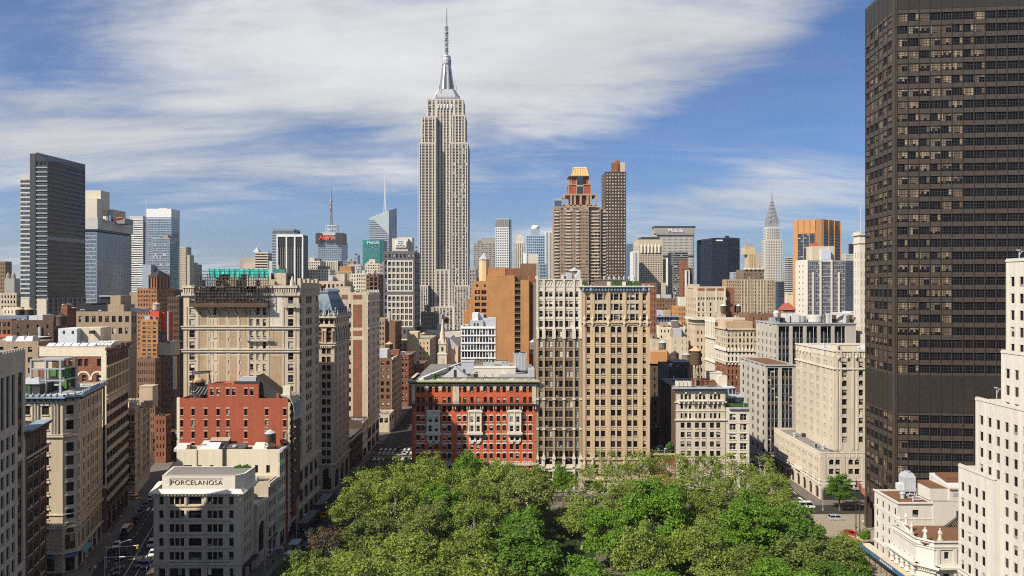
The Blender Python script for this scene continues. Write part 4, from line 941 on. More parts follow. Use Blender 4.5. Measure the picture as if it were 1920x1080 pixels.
 dk.box(xw+22,xw+37,Y0+21.5,Y0+22.5,z+.4,z+1.3,STEEL);dk.box(xe-13,xe-11.5,Y0+10,Y0+24,z+.4,z+1.6,LIMEW);dk.box(xe-14,xe-.3,Y0+9.5,Y0+10.2,z,z+1.8,STEEL);dk.box(xe-2.6,xe-.3,Y0+9,Y0+15,z,z+3.6,STEEL)
 sk = b.part('roof_planter')
 for k in range(26):
  a = RN.gauss(0,.7);sk.box(xw+8.6+a,xw+9.1+a,Y0+2.6+RN.gauss(0,.4),Y0+3.1,z+RN.uniform(.2,2.4),z+2.6,LEAFM)
 b.done()
red_block()
# ------------------------------------------------------------------ the two tall neighbours
def white_brown_tower():
 Y0,Y1 = 256.3,292.0;xw,xe = X(1005.6,Y0),X(1091,Y0);zt = Z(523,Y0);L = xe-xw
 b = Bld('office_tower','brown brick tower with white gothic crown and white base next to red block','tower',((xw+xe)/2,Y0))
 hx = lambda px: X(px,Y0)-xw;S = Fr((xw,Y0),(xe,Y0))
 cols = []
 for cs in ((1014.8,),(1025,1033),(1043.8,1052),(1062.5,1070.7),(1081,)): cols += [(hx(c)-.68,hx(c)+.68) for c in cs]
 ztop = Z(551,Y0);fh = (Z(551,Y0)-Z(851,Y0))/16.0
 rows = [(ztop-i*fh-1.15,ztop-i*fh+1.15,cols,'hungw' if i < 3 else 'hung',0) for i in range(17)]
 zlow = Z(866,Y0)
 big = [(hx(1010),hx(1015.5)),(hx(1020),hx(1036)),(hx(1039),hx(1055)),(hx(1058),hx(1074)),(hx(1077.5),hx(1084))]
 rows += [(zlow-1.0,zlow+1.3,big,'trip',0),(Z(898,Y0),Z(884,Y0),big,'trip',0),(Z(917,Y0),Z(901,Y0),big,'trip',0),(.3,3.2,big,'trip',0)]
 zc,zw = Z(617,Y0),Z(857,Y0)
 b.rows(S,zw,zc,rows,GRB,None,.28);wp = b.part('white_crown');b.rows(S,zc,zt,rows,LIMEW,None,.28,wp);wb = b.part('white_base');b.rows(S,0,zw,rows,LIMEW,None,.5,wb)
 b.w.box(xw,xe,Y0+.02,Y1,0,zt-1,GRB,(0,5));b.w.box(xw+.4,xe-.4,Y0+.45,Y0+.5,zt-1.2,zt-.2,LIMEW)
 tr = b.part('pier')
 for p in (1007.5,1019.5,1038.6,1057.3,1076,1088.5):
  u = hx(p);tr.fbox(S,max(0,u-.42),min(L,u+.42),zw,zc-1,0,.32,TAND)
  wp.fbox(S,max(0,u-.4),min(L,u+.4),zc,zt+.1,0,.4,LIMEW)
  wp.fbox(S,max(0,u-.62),min(L,u+.62),zc-3.6,zc-.2,0,.62,LIMEW);wp.hexa([S.p(u-.6,zc-.2,.62),S.p(u+.6,zc-.2,.62),S.p(u+.6,zc-.2,0),S.p(u-.6,zc-.2,0),S.p(u-.3,zc+1.1,.45),S.p(u+.3,zc+1.1,.45),S.p(u+.3,zc+1.1,0),S.p(u-.3,zc+1.1,0)],LIMEW)
 for i in range(17):          # light spandrels in the crown,brown courses below
  z = ztop-i*fh
  if i < 4: wp.fbox(S,0,L,z-1.9,z-1.25,0,.15,LIMEW)
  else:
   tr.fbox(S,0,L,z-1.5,z-1.2,0,.12,TAND)
   if i in (10,13,16):
    for p in (1007.5,1019.5,1038.6,1057.3,1076,1088.5): wp.fbox(S,max(0,hx(p)-.55),min(L,hx(p)+.55),z-2.2,z-1.5,0,.6,LIMEW)
 # gothic tracery of the crown
 for a,c in ((1009,1018),(1021,1037),(1040,1056),(1059,1075),(1078,1087)):
  u0,u1 = hx(a),hx(c);m = (u0+u1)/2;n = 1 if c-a < 12 else 2
  for k in range(n):
   a0 = u0+(u1-u0)*k/n;a1 = u0+(u1-u0)*(k+1)/n;mm = (a0+a1)/2;hw = (a1-a0)/2
   for j in range(5):
    t0,t1 = math.pi*j/5,math.pi*(j+1)/5
    wp.tube(S.p(mm+hw*math.cos(t0),zt-5.6+hw*1.25*math.sin(t0),.12),S.p(mm+hw*math.cos(t1),zt-5.6+hw*1.25*math.sin(t1),.12),.13,LIMEW,5)
  wp.fbox(S,u0,u1,zt-2.9,zt-2.5,0,.2,LIMEW)
  for k in range(4): wp.tube(S.p(u0+(u1-u0)*k/3,zt-2.4,.12),S.p(u0+(u1-u0)*(k+1)/3-.1,zt-.4,.12),.09,LIMEW,4)
 wp.fbox(S,0,L,zt-.4,zt,-.4,.35,LIMEW)
 for p in (1019,1038,1057,1076): wb.fbox(S,hx(p)-.5,hx(p)+.5,0,zw,0,.4,LIMEW)
 for k,p in enumerate((1007.5,1019.5,1038.6,1057.3,1076,1088.5)): wb.hexa([S.p(max(0,hx(p)-.7),zw-.6,.7),S.p(hx(p)+.7,zw-.6,.7),S.p(hx(p)+.7,zw-.6,0),S.p(max(0,hx(p)-.7),zw-.6,0),S.p(hx(p)-.12,zw+1.5,.5),S.p(hx(p)+.12,zw+1.5,.5),S.p(hx(p)+.12,zw+1.5,0),S.p(hx(p)-.12,zw+1.5,0)],LIMEW)
 b.band([S],Z(878,Y0),.5,.4,LIMEW,wb);b.band([S],Z(921,Y0),.5,.6,LIMEW,wb)
 rf = b.part('roof');rf.face([(xw,Y0,zt-.9),(xe,Y0,zt-.9),(xe,Y1,zt-.9),(xw,Y1,zt-.9)],ROOFD)
 bulk(b,xe-7,xe-1.5,Y0+5,Y0+11,zt-.9,zt+1.8,LIMEW);mb = b.part('rooftop_unit');mb.box(xe-5.6,xe-3.4,Y0+4,Y0+6,zt,zt+2.4,STEEL);mb.hexa([(xe-2.4,Y0+3,zt),(xe-.2,Y0+3,zt),(xe-.2,Y0+6,zt),(xe-2.4,Y0+6,zt),(xe-.9,Y0+3,zt+3.4),(xe-.2,Y0+3,zt+3.4),(xe-.2,Y0+6,zt+3.4),(xe-.9,Y0+6,zt+3.4)],ROOFW)
 fl = b.part('flue');fl.tube((xw+.4,Y0+2,zt),(xw+.4,Y0+2,zt+6),.22,STEEL,8);fl.box(xw-.3,xw+.6,Y0+1,Y0+3,zt,zt+1.2,LIMEW)
 b.done()
 tank('dark wooden tank with grey cone on the roof of the white crowned brown tower',X(1077,265),265,zt-.4,2.0,2.2,1.4,WOODG,CONEG,1.4)
white_brown_tower()
def tan_tower():
 Y0,Y1 = 255.8,290.0;xw,xe = X(1092,Y0),X(1218,Y0);zt = Z(536,Y0);L = xe-xw
 b = Bld('office_tower','broad tan terracotta tower with arched top windows and a blue copper cornice','tower',((xw+xe)/2,Y0))
 hx = lambda px: X(px,Y0)-xw;S = Fr((xw,Y0),(xe,Y0))
 c2 = []
 for cs in ((1103.5,),(1119.5,1131),(1150,1161.5),(1180.5,1191.5),(1208,)): c2 += [(hx(c)-(.78 if len(cs) > 1 else .66),hx(c)+(.78 if len(cs) > 1 else .66)) for c in cs]
 c3 = [(hx(1103.5)-.66,hx(1103.5)+.66)]
 for m in (1125.5,1155.5,1186): c3 += [(hx(m-8)-.72,hx(m-8)+.72),(hx(m)-.95,hx(m)+.95),(hx(m+8)-.72,hx(m+8)+.72)]
 c3 += [(hx(1208)-.66,hx(1208)+.66)]
 z1 = Z(618,Y0);fh = (z1-Z(852,Y0))/12.0
 rows = [(z1-i*fh-1.15,z1-i*fh+1.1,c2,'hung',.45 if i == 0 else 0) for i in range(13)]
 rows += [(Z(p,Y0)-1.15,Z(p,Y0)+1.15,c3,'hungw',0) for p in (557,576,595)]
 rows += [(Z(876,Y0)-1.0,Z(876,Y0)+1.0,c2,'hung',0),(6.5,9.5,c2,'hung',0),(.4,4.5,even(L,5,.7),'trip',0)]
 b.rows(S,0,zt,rows,TAN,TANL,.28)
 b.w.box(xw,xe,Y0+.02,Y1,0,zt-1,BRR,(0,5,4));b.w.box(xw,xw+.5,Y0,Y1,zt-1,zt,TAN,(0,5));b.w.box(xe-.5,xe,Y0,Y1,zt-1,zt,BRR,(0,5))
 tr = b.part('terracotta_trim')
 piers = (1094,1111.5,1141,1171,1201,1216)
 for p in piers: u = hx(p);tr.fbox(S,max(0,u-.75),min(L,u+.75),Z(860,Y0),z1+1.4,0,.32,TAN)
 for p in piers: u = hx(p);tr.fbox(S,max(0,u-.65),min(L,u+.65),z1+3.5,Z(547,Y0),0,.36,TAN)
 for m in (1125.2,1155.7,1186): tr.fbox(S,hx(m)-.22,hx(m)+.22,Z(860,Y0),z1+1.0,0,.2,TANL)
 for i in range(13):
  z = z1-i*fh
  for a,c in c2: tr.fbox(S,a-.1,c+.1,z-1.45,z-1.15,0,.18,TANL)
  if i: 
   for p0,p1 in zip(piers,piers[1:]): tr.fbox(S,hx(p0)+.9,hx(p1)-.9,z-2.3,z-2.05,0,.1,TAN)
 # three storey arches at the top
 for m in (1125.5,1155.5,1186):
  u = hx(m);r = 2.55;zs = Z(553,Y0)
  for k in range(8):
   t0,t1 = math.pi*k/8,math.pi*(k+1)/8;q = lambda t,rr: S.p(u+rr*math.cos(t),zs+rr*.72*math.sin(t),.34)
   q0 = lambda t,rr: S.p(u+rr*math.cos(t),zs+rr*.72*math.sin(t),0)
   tr.hexa([q(t0,r),q(t0,r+.4),q0(t0,r+.4),q0(t0,r),q(t1,r),q(t1,r+.4),q0(t1,r+.4),q0(t1,r)],TANL)
  for du in (-r-.2,r+.2): tr.fbox(S,u+du-.2,u+du+.2,Z(603,Y0),zs,0,.34,TANL)
  for p in (566,585): tr.fbox(S,u-r,u+r,Z(p,Y0)-.65,Z(p,Y0)+.65,0,.14,TANL)
  for du in (-.98-.1,.98+.1): tr.fbox(S,u+du-.13,u+du+.13,Z(603,Y0),zs+1.2,0,.22,TANL)
  # corner fillings of the arch
  for sg in (-1,1):
   for k in range(4):
    t0,t1 = math.pi/2*k/4,math.pi/2*(k+1)/4;f = lambda t: S.p(u+sg*r*math.cos(t),zs+r*.72*math.sin(t),.02);kk = S.p(u+sg*r,zs+r*.72,.02)
    P3 = [kk,f(t0),f(t1)];tr.face(P3 if sg < 0 else P3[::-1],TAN)
 for p in (1103.5,1208): 
  for q in (566,585): tr.fbox(S,hx(p)-.7,hx(p)+.7,Z(q,Y0)-.5,Z(q,Y0)+.4,0,.12,TANL)
 # cartouches and the segmental arches below
 for p in piers:
  u = min(max(hx(p),.8),L-.8);tr.lathe(*S.p(u,0,.25)[:2],[(.3,Z(612,Y0)),(.62,Z(607,Y0)),(.5,Z(602,Y0)),(.68,Z(598,Y0)),(.2,Z(592,Y0))],TANL,8)
  tr.lathe(*S.p(u,0,.25)[:2],[(.25,Z(878,Y0)),(.6,Z(870,Y0)),(.4,Z(862,Y0)),(.6,Z(858,Y0))],TANL,8)
 b.band([S],Z(604,Y0)-.3,.5,.55,TANL,tr);b.band([S],Z(862,Y0),.5,.5,TANL,tr);b.band([S],Z(900,Y0),.6,.6,TANL,tr)
 for p0,p1 in zip(piers,piers[1:]):
  a,c = hx(p0)+.8,hx(p1)-.8;m = (a+c)/2;hw = (c-a)/2
  for k in range(6): t0,t1 = math.pi*k/6,math.pi*(k+1)/6;tr.tube(S.p(m+hw*math.cos(t0),z1+1.2+.9*math.sin(t0),.15),S.p(m+hw*math.cos(t1),z1+1.2+.9*math.sin(t1),.15),.22,TANL,5)
 co = b.part('cornice');zc = Z(545,Y0)
 b.band([S],zc-.3,.35,.4,BLUCU,co)
 for i in range(int(L/1.15)): co.fbox(S,i*1.15+.2,i*1.15+.75,zc+.05,zc+1.1,0,1.0,BLUCU)
 co.fbox(S,-.3,L+.3,zc+.05,zc+1.1,0,.3,BLUCU)
 b.band([S],zc+1.1,.25,1.25,BLUCU,co);b.band([S],zc+1.35,.5,1.5,LIMEW,co)
 for p in (1093,1108,1206,1217): co.lathe(*S.p(min(max(hx(p),.3),L-.3),0,.9)[:2],[(.4,zc-.1),(.5,zc+1),(.3,zc+2.3)],BLUCU,8)
 rf = b.part('roof');rf.face([(xw+.5,Y0,zt-.8),(xe-.5,Y0,zt-.8),(xe-.5,Y1,zt-.8),(xw+.5,Y1,zt-.8)],ROOFD)
 mb = b.part('roof_garden')
 mb.box(xw+5,xe-9,Y0+4,Y0+10,zt-.8,zt+2.1,GRB);mb.box(xw+4.5,xe-8.5,Y0+3.8,Y0+10.4,zt+2.1,zt+2.5,ROOFG)
 for p in (1142,1171): mb.box(X(p,Y0)-.6,X(p,Y0)+.6,Y0+.4,Y0+1.4,zt-.3,zt+1.6,LIMEW)
 for p0,p1 in ((1150,1166),(1175,1187),(1190,1200),(1095,1101)):
  for k in range(70): x = X(RN.uniform(p0,p1),Y0);y = Y0+RN.uniform(.8,1.8);z = zt+RN.uniform(-.2,1.6);d = RN.uniform(.15,.4);mb.box(x-d,x+d,y-d,y+d,z-d,z+d,LEAFM)
 for k in range(7): mb.lathe(xw+9+k*1.9,Y0+6,[(.35,zt+2.5),(.4,zt+3.4),(0,zt+3.8)],STEEL,8)
 b.done()
tan_tower()
# ------------------------------------------------------------------ cream office block at the avenue corner
def corner_block():
 Y0,Y1 = 255.9,285.0;xw,xe = X(1267,Y0),X(1360,Y0);zt = Z(728,Y0);L = xe-xw
 b = Bld('corner_block','cream stone block with paired windows and bracketed upper storeys, under a big tank','office building',((xw+xe)/2,Y0))
 hx = lambda px: X(px,Y0)-xw;S = Fr((xw,Y0),(xe,Y0))
 c2 = [(hx(c)-.78,hx(c)+.78) for c in (1280,1292,1307,1319.5,1335,1347)]
 c3 = [(hx(c)-.48,hx(c)+.48) for c in (1278.5,1286,1293.5,1306,1313,1320.5,1333.5,1341,1348.5)]
 z0 = Z(797.5,Y0);fh = 17.7/5
 rows = [(z0-i*fh-1.0,z0-i*fh+1.05,c2,'hung',0) for i in range(7)]+[(Z(780,Y0)-.9,Z(780,Y0)+1.1,c3,'dark',.6),(Z(762,Y0)-.95,Z(762,Y0)+.95,c3,'hung',0),(Z(744,Y0)-1.0,Z(744,Y0)+1.0,c3,'hung',0),(5.4,8.4,c2,'trip',0),(.4,4.4,even(L,4,.7),'trip',0)]
 b.rows(S,0,zt,rows,LIME,None,.28);b.w.box(xw,xe,Y0+.02,Y1,0,zt,BRD,(0,5,4))  # flank given darker brick to stand for the tan tower's shade on it
 tr = b.part('stone_trim')
 for r in rows[:7]: b.sills([r],S,LIMEW,tr,.28,.2)
 b.band([S],Z(788,Y0),.35,.5,LIMEW,tr);b.band([S],Z(754,Y0)-.2,.4,.45,LIMEW,tr);b.band([S],Z(771,Y0),.2,.25,LIMEW,tr)
 for m in (1286,1313,1341):
  for du in (-2.6,-.8,.8,2.6): tr.fbox(S,hx(m)+du-.25,hx(m)+du+.25,Z(757,Y0),Z(752,Y0),0,.9,LIMEW)
  tr.fbox(S,hx(m)-2.9,hx(m)+2.9,Z(752,Y0),Z(750.6,Y0),0,1.0,LIMEW);
  for du in (-1.1,1.1): tr.lathe(*S.p(hx(m)+du,0,.1)[:2],[(.15,Z(785,Y0)),(.14,Z(775,Y0)),(.2,Z(774,Y0))],LIMEW,6)
  tr.lathe(*S.p(hx(m),0,.2)[:2],[(.2,Z(739,Y0)),(.5,Z(737,Y0)),(.3,Z(734,Y0))],LIMEW,6)
 b.band([S],Z(735,Y0),.3,.3,LIMEW,tr);co = b.cornice([S],Z(733,Y0),1.1,1.3,BLUCU);b.band([S],zt,.35,1.5,STEEL,co)
 rf = b.part('roof');rf.face([(xw,Y0,zt-.1),(xe,Y0,zt-.1),(xe,Y1,zt-.1),(xw,Y1,zt-.1)],ROOFG)
 for i in range(4): hvac(b,xw+.6+i*1.5,Y0+2,zt,1.3,1.6,2.4,LIMEW)
 bulk(b,xw+9.5,xw+17,Y0+8,Y0+14,zt,zt+1.6,BRR,ROOFR);clutter(b,xw+1,xe-2,Y0+3,Y1-4,zt,14)
 # annex on the avenue: plain pale stone with triple windows,set-back glazed floors over it
 ax0,ax1 = X(1361,Y0),X(1405,Y0);za = Z(764,Y0)
 an = b.part('annex_wall');fr = Fr((ax0,Y0-.01),(ax1,Y0-.01));fe = Fr((ax1,Y0-.01),(ax1,Y1))
 ha = lambda px: X(px,Y0)-ax0
 ca = [(ha(1374)-1.25,ha(1374)+1.25),(ha(1394)-1.25,ha(1394)+1.25)]
 ra = [(Z(p,Y0)-1.25,Z(p,Y0)+1.2,ca,'tripw',0) for p in (782,800.5,818.5,837,855)]+[(8.5,11,ca,'tripw',0),(1,6,ca,'trip',0)]
 b.rows(fr,0,za,ra,LIMEW,None,.35,an);b.rows(fe,0,za,[(r[0],r[1],groups(fe.L,[1]*5,2.2,0),'tripw',0) for r in ra],LIMEW,None,.35,an);an.face([(ax0,Y0,za),(ax1,Y0,za),(ax1,Y1,za),(ax0,Y1,za)],ROOFG)
 for r in ra[:5]: tr.fbox(fr,.1,fr.L,r[0]-1.2,r[0]-.95,0,.1,LIME);b.sills([r],fr,LIME,tr,.2,.12)
 tr.fbox(fr,ha(1366),fr.L+.3,za-.5,za,0,.8,STEEL)
 pe = b.part('penthouse');px0,px1 = X(1362,Y0),X(1400,Y0)
 f2 = Fr((px0,Y0+3),(px1,Y0+3));b.rows(f2,za,za+3.4,[(za+.2,za+2.9,even(f2.L,5,.86),'bpane',0)],GREYM,None,.15,pe);pe.box(px0,px1,Y0+3,Y0+16,za,za+3.4,GREYM,(0,5,4));pe.box(px0-.5,px1+.6,Y0+2,Y0+16.5,za+3.4,za+3.8,STEEL)
 f3 = Fr((px0,Y0+6),(px1-2,Y0+6));b.rows(f3,za+3.8,za+6.4,[(za+4.0,za+6.0,even(f3.L,4,.8),'bpane',0)],GREYM,None,.15,pe);pe.box(px0,px1-2,Y0+6,Y0+16,za+3.8,za+6.4,GREYM,(0,5,4));pe.box(px0-.2,px1-2.5,Y0+5.6,Y0+16,za+6.4,za+6.75,ROOFW)
 pe.box(px0-.5,px0+2.8,Y0+8,Y0+12,za+6.7,za+10.8,LIMEW);bulk(b,px0-3.6,px0+1.2,Y0+9,Y0+14,zt,zt+4.6,LIMEW,ROOFW)
 gd = b.part('roof_planter')
 for k in range(90): x = RN.uniform(px0,px1+1);d = RN.uniform(.12,.3);gd.box(x-d,x+d,Y0+1.1-d,Y0+1.1+d,za+RN.uniform(0,1.2),za+1.4,LEAFM)
 b.done()
 tank('big dark wooden tank with tan cone on tall steel legs above the cream corner block',X(1304,263),263,zt,2.2,5.3,8.2,WOOD,CONER,1.6)
corner_block()
# ------------------------------------------------------------------ pale limestone block with podium,across the avenue
def limestone_block():
 xW = 112.0;Yb,Yn = YX(1538,xW),YX(1452,xW)
 b = Bld('limestone_block','pale limestone office block rising from a lower podium with arched doorways','office building',(xW+12,Yb+10))
 zp = Z(848,Yb);xe = xW+46
 S = lambda fr: [(zp-3.6-k*3.45-1.0,zp-3.6-k*3.45+1.0,groups(17.5,[2,2],1.75,.55,3.2),'hung',.8 if k == 0 else 0) for k in range(2)]+[(zp-14.2,zp-12.0,groups(17.5,[2,2],1.75,.55,3.2),'hung',0)]
 W = lambda fr: [(zp-3.6-k*3.45-.9,zp-3.6-k*3.45+.9,groups(fr.L,[2]*8,1.15,.5,1.8),'hung',0) for k in range(3)]+[(.2,4.6,even(fr.L,8,.5),'trip',1)]
 frs = b.poly([(xW,Yb),(xe,Yb),(xe,Yn),(xW,Yn)],0,zp,[S,None,None,W],LIME,.8,ROOFG,.45)
 tr = b.part('stone_trim');SW = [frs[3],frs[0]]
 b.band(SW,5.6,.5,.25,LIMEW,tr);b.band(SW,zp-10.4,.35,.25,LIMEW,tr)
 for fr,L in ((frs[0],17.5),(frs[3],frs[3].L)):
  n = int(L/2.6)
  for i in range(n): tr.fbox(fr,i*2.6+.6,i*2.6+2.2,zp-1.7,zp-.7,0,.1,LIMEW);tr.fbox(fr,i*2.6+.1,i*2.6+.4,zp-2.2,zp+.25,0,.2,LIMEW)
  tr.fbox(fr,0,L,zp-.35,zp+.05,-.3,.15,LIMEW)
 for u in (1.2,8.2,15.8): tr.fbox(frs[0],u-.7,u+.7,0,zp-.5,0,.22,LIME)
 # shaft
 xs = xW+7.2;Ys = YX(1564,xs);Yk = YX(1492,xs);zt = Z(657,Ys);fh = (Z(684,Ys)-Z(842,Ys))/9.0;zr = Z(684,Ys)
 rz = [zr-i*fh*.999 for i in range(-1,10)]
 cS = lambda fr: [(3.0,4.8),(9.1,10.8),(11.5,13.2)]
 S2 = lambda fr: [(z-1.05,z+1.15,cS(fr),'hung',1 if k in (0,3) else 0) for k,z in enumerate(rz) if z > zp+1]
 W2 = lambda fr: [(z-1.0,z+1.1,groups(fr.L,[2]*5+[1],1.05,.45,1.5),'hung',0) for z in rz if z > zp+1]
 sh = b.part('tower_wall')
 f2 = b.poly([(xs,Ys),(xe-2,Ys),(xe-2,Yk),(xs,Yk)],zp-.8,zt,[S2,None,None,W2],LIME,.9,ROOFW,.45,sh)
 SW = [f2[3],f2[0]];b.band(SW,rz[2]+1.75,.45,.4,LIMEW,tr)
 for u in (1.0,2.4,7.0,8.6,14.0): tr.fbox(f2[0],u-.35,u+.35,zp,zt-.3,0,.25,LIME)
 for i in range(7): u = 1.0+i*(f2[3].L-2)/6;tr.fbox(f2[3],u-.3,u+.3,zp,rz[2]+1.7,0,.12,LIME);
 for fr in SW:
  n = int(fr.L/1.1)
  for i in range(n):
   if fr.p(i*1.1,0)[0] < xs+16: tr.fbox(fr,i*1.1+.15,i*1.1+.85,zt-2.6,zt-.9,0,.12,LIMEW)
  for i in range(int(min(fr.L,16)/3.2)): tr.lathe(*fr.p(1.6+i*3.2,0,.3)[:2],[(.1,zt-3.6),(.5,zt-2.9),(.55,zt-2.4),(.2,zt-2)],TANL,8)
 b.band(SW,zt-.5,.5,.3,LIMEW,tr)
 for p in (1.5,8.0): tr.tube(f2[0].p(p,zt-3.3,.2),f2[0].p(p+1.2,zt-4.4,1.6),.12,IRON,5)
 clutter(b,xW+1,xW+6,Yb+2,Yn-2,zp-.7,5);clutter(b,xs+2,xs+16,Ys+2,Yk-3,zt-.8,8);bulk(b,xs+6,xs+14,Ys+9,Ys+16,zt-.9,zt+1.2,LIME,ROOFW,False);dk = b.part('roof_dish');dk.lathe(xs+18,Ys+9,[(.9,zt+.2),(1.2,zt+.9),(.8,zt+1.6)],ROOFW,10)
 cp = b.part('street_canopy');cp.box(xW-2.6,xW-.1,Yb+24,Yb+44,4.6,5.0,DARKM)
 fa = b.part('base_front');fa.box(xW+.5,xW+17,Yb-.35,Yb-.02,.2,3.9,DARKM);fa.box(xW+.2,xW+17.4,Yb-.8,Yb-.02,3.9,4.6,GREYM)
 # entrance balcony
 bc = b.part('balcony');bc.fbox(frs[3],frs[3].L*.52,frs[3].L*.62,6.3,7.4,0,1.0,LIMEW)
 b.done()
limestone_block()
# ------------------------------------------------------------------ very tall dark tower
def dark_tower():
 th = math.radians(5.0);e = (math.cos(th),-math.sin(th));nn = (math.sin(th),math.cos(th))
 Y0 = 201.0;c = (X(1675,Y0),Y0);W = 62.0
 # depth so that the far end of the side wall falls at px 1622
 k = (1622-960)/F;D = (k*c[1]-c[0])/(nn[0]-k*nn[1])
 b = Bld('dark_tower','very tall dark brown glass tower with bands of small square panes','skyscraper',(c[0]+20,c[1]+10))
 P = [c,(c[0]+e[0]*W,c[1]+e[1]*W),(c[0]+e[0]*W+nn[0]*D,c[1]+e[1]*W+nn[1]*D),(c[0]+nn[0]*D,c[1]+nn[1]*D)]
 zt = 167.0;DK = plain("dark brown cladding",(0.057,0.045,0.034),0.5,0,.35,.25);DK2 = plain("dark ribbed cladding",(0.03,0.025,0.021),0.5,0,.35,.3)
 fh = (Z(33,Y0)-Z(503,Y0))/20.0;z0 = Z(33,Y0)
 S,Wt = Fr(P[0],P[1]),Fr(P[3],P[0]);bay = 3.07;n = int(S.L/bay)
 cw = [(1.0+i*bay+.06,1.0+i*bay+bay-.06) for i in range(n)];nw = 6;bw = (Wt.L-1.2)/nw;cww = [(.6+i*bw+.06,.6+(i+1)*bw-.06) for i in range(nw)]
 lim = (8,8,8,8,8,8,8,6,6,6,6,6,6,6,6,6,5,4,4,5,5,5,5,5,5,5,2,2,2,2,2,2,2,2,1,1,1,1)
 rows = [];rw = []
 fl = [z0-i*fh for i in range(44)]
 b.w.prism(P,0,zt,DK) if False else None
 blank = (29,30,31)
 for i,z in enumerate(fl):
  if z < 8 or i in blank: continue
  l = lim[i] if i < len(lim) else 2
  rows.append((z-1.15,z+1.15,cw,'bron',0));rw.append((z-1.1,z+1.15,cww,'bronw',0))
 # choose lit-through blinds per bay
 b.rows(S,0,zt,rows,DK,DK,.25);b.rows(Wt,0 if False else 8,zt,rw,DK,DK,.25)
 out = []
 for w in b.wins:
  fr,a,c2,v0,v1,dp,st = w
  if fr is S:
   i = round((z0-(v0+v1)/2)/fh);l = lim[i] if i < len(lim) else 2;j = int((a-1)/bay)
   st = 'bronw' if j < l and RN.random() < .82 else 'bron'
  else: st = 'bronw' if RN.random() < .8 else 'bron'
  out.append((fr,a,c2,v0,v1,dp,st))
 b.wins = out
 b.w.face([(*P[1],0),(*P[2],0),(*P[2],zt),(*P[1],zt)],DK);b.w.face([(*P[2],0),(*P[3],0),(*P[3],zt),(*P[2],zt)],DK)
 rf = b.part('roof');rf.face([(*p,zt-.5) for p in P],ROOFD)
 mu = b.part('mullion')
 for i in range(n+1): mu.fbox(S,1.0+i*bay-.08,1.0+i*bay+.08,6,zt-.2,.0,.14,DK2)
 for i in range(nw+1): mu.fbox(Wt,.6+i*bw-.12,.6+i*bw+.12,9,zt-.2,0,.14,DK2)
 mu.fbox(S,-.15,.5,0,zt,-.3,.25,DK)
 lv = b.part('louvre_band')
 for zb0,zb1 in ((fl[31]-1.8,fl[29]+1.8),(z0+fh*.62,zt-1.0)):
  lv = b.part('louvre_band')
  for i in range(n): lv.fbox(S,1.0+i*bay+.2,1.0+i*bay+bay-.2,zb0,zb1,0,.06,DK2)
  for i in range(nw): lv.fbox(Wt,.6+i*bw+.15,.6+(i+1)*bw-.15,zb0,zb1,0,.06,DK2)
 cl = b.part('base_column');
 for u in (Wt.L*.0+.5,Wt.L*.5,Wt.L-.5): cl.fbox(Wt,u-.9,u+.9,0,10,-1.6,.05,DK)
 b.done()
dark_tower()
MARB = wallm("white marble",(0.50,0.48,0.43),0.08,0.16,0.7);WBRK = wallm("white glazed wall",(0.50,0.475,0.42),0.08,0.2,0.75)
def statue(b_label,x,y,z,h,ang,seated=False,group='marble statues on the courthouse parapet'):
 t = empty('statue',(x,y,z),b_label,'statue',group);t.rotation_euler = (0,0,ang)
 mb = MB();mb.box(-.45,.45,-.4,.4,0,.35,MARB);mb.build('plinth',t)
 mb = MB();s = h/2.4;n = 10
 def ring(z,rx,ry,dx=0,dy=0): return [(dx+rx*math.cos(2*math.pi*i/n),dy+ry*math.sin(2*math.pi*i/n),.35+z*s) for i in range(n)]
 mb.loft([ring(0,.42,.36),ring(.4,.40,.34),ring(.9,.33,.3),ring(1.25,.3,.25,.03),ring(1.6,.36,.25),ring(1.8,.38,.22),ring(1.93,.15,.14),ring(2.0,.11,.12),ring(2.12,.15,.17),ring(2.28,.15,.17),ring(2.4,.06,.08)],MARB)
 for sg,ex in ((-1,(.48,-.3,1.15)),(1,(.40,-.42,1.3))):
  mb.tube((sg*.36,0,.35+1.74*s),(sg*ex[0],-.1,.35+1.3*s),.12*s,MARB,7);mb.tube((sg*ex[0],-.1,.35+1.3*s),(sg*ex[0]*.55,ex[1],.35+ex[2]*s),.1*s,MARB,7)
 for k in range(5): a = -.6+.3*k;mb.tube((.36*math.sin(a),-.33*math.cos(a),.4),(.26*math.sin(a),-.25*math.cos(a),.35+1.1*s),.05,MARB,4)
 mb.build('figure',t);return t
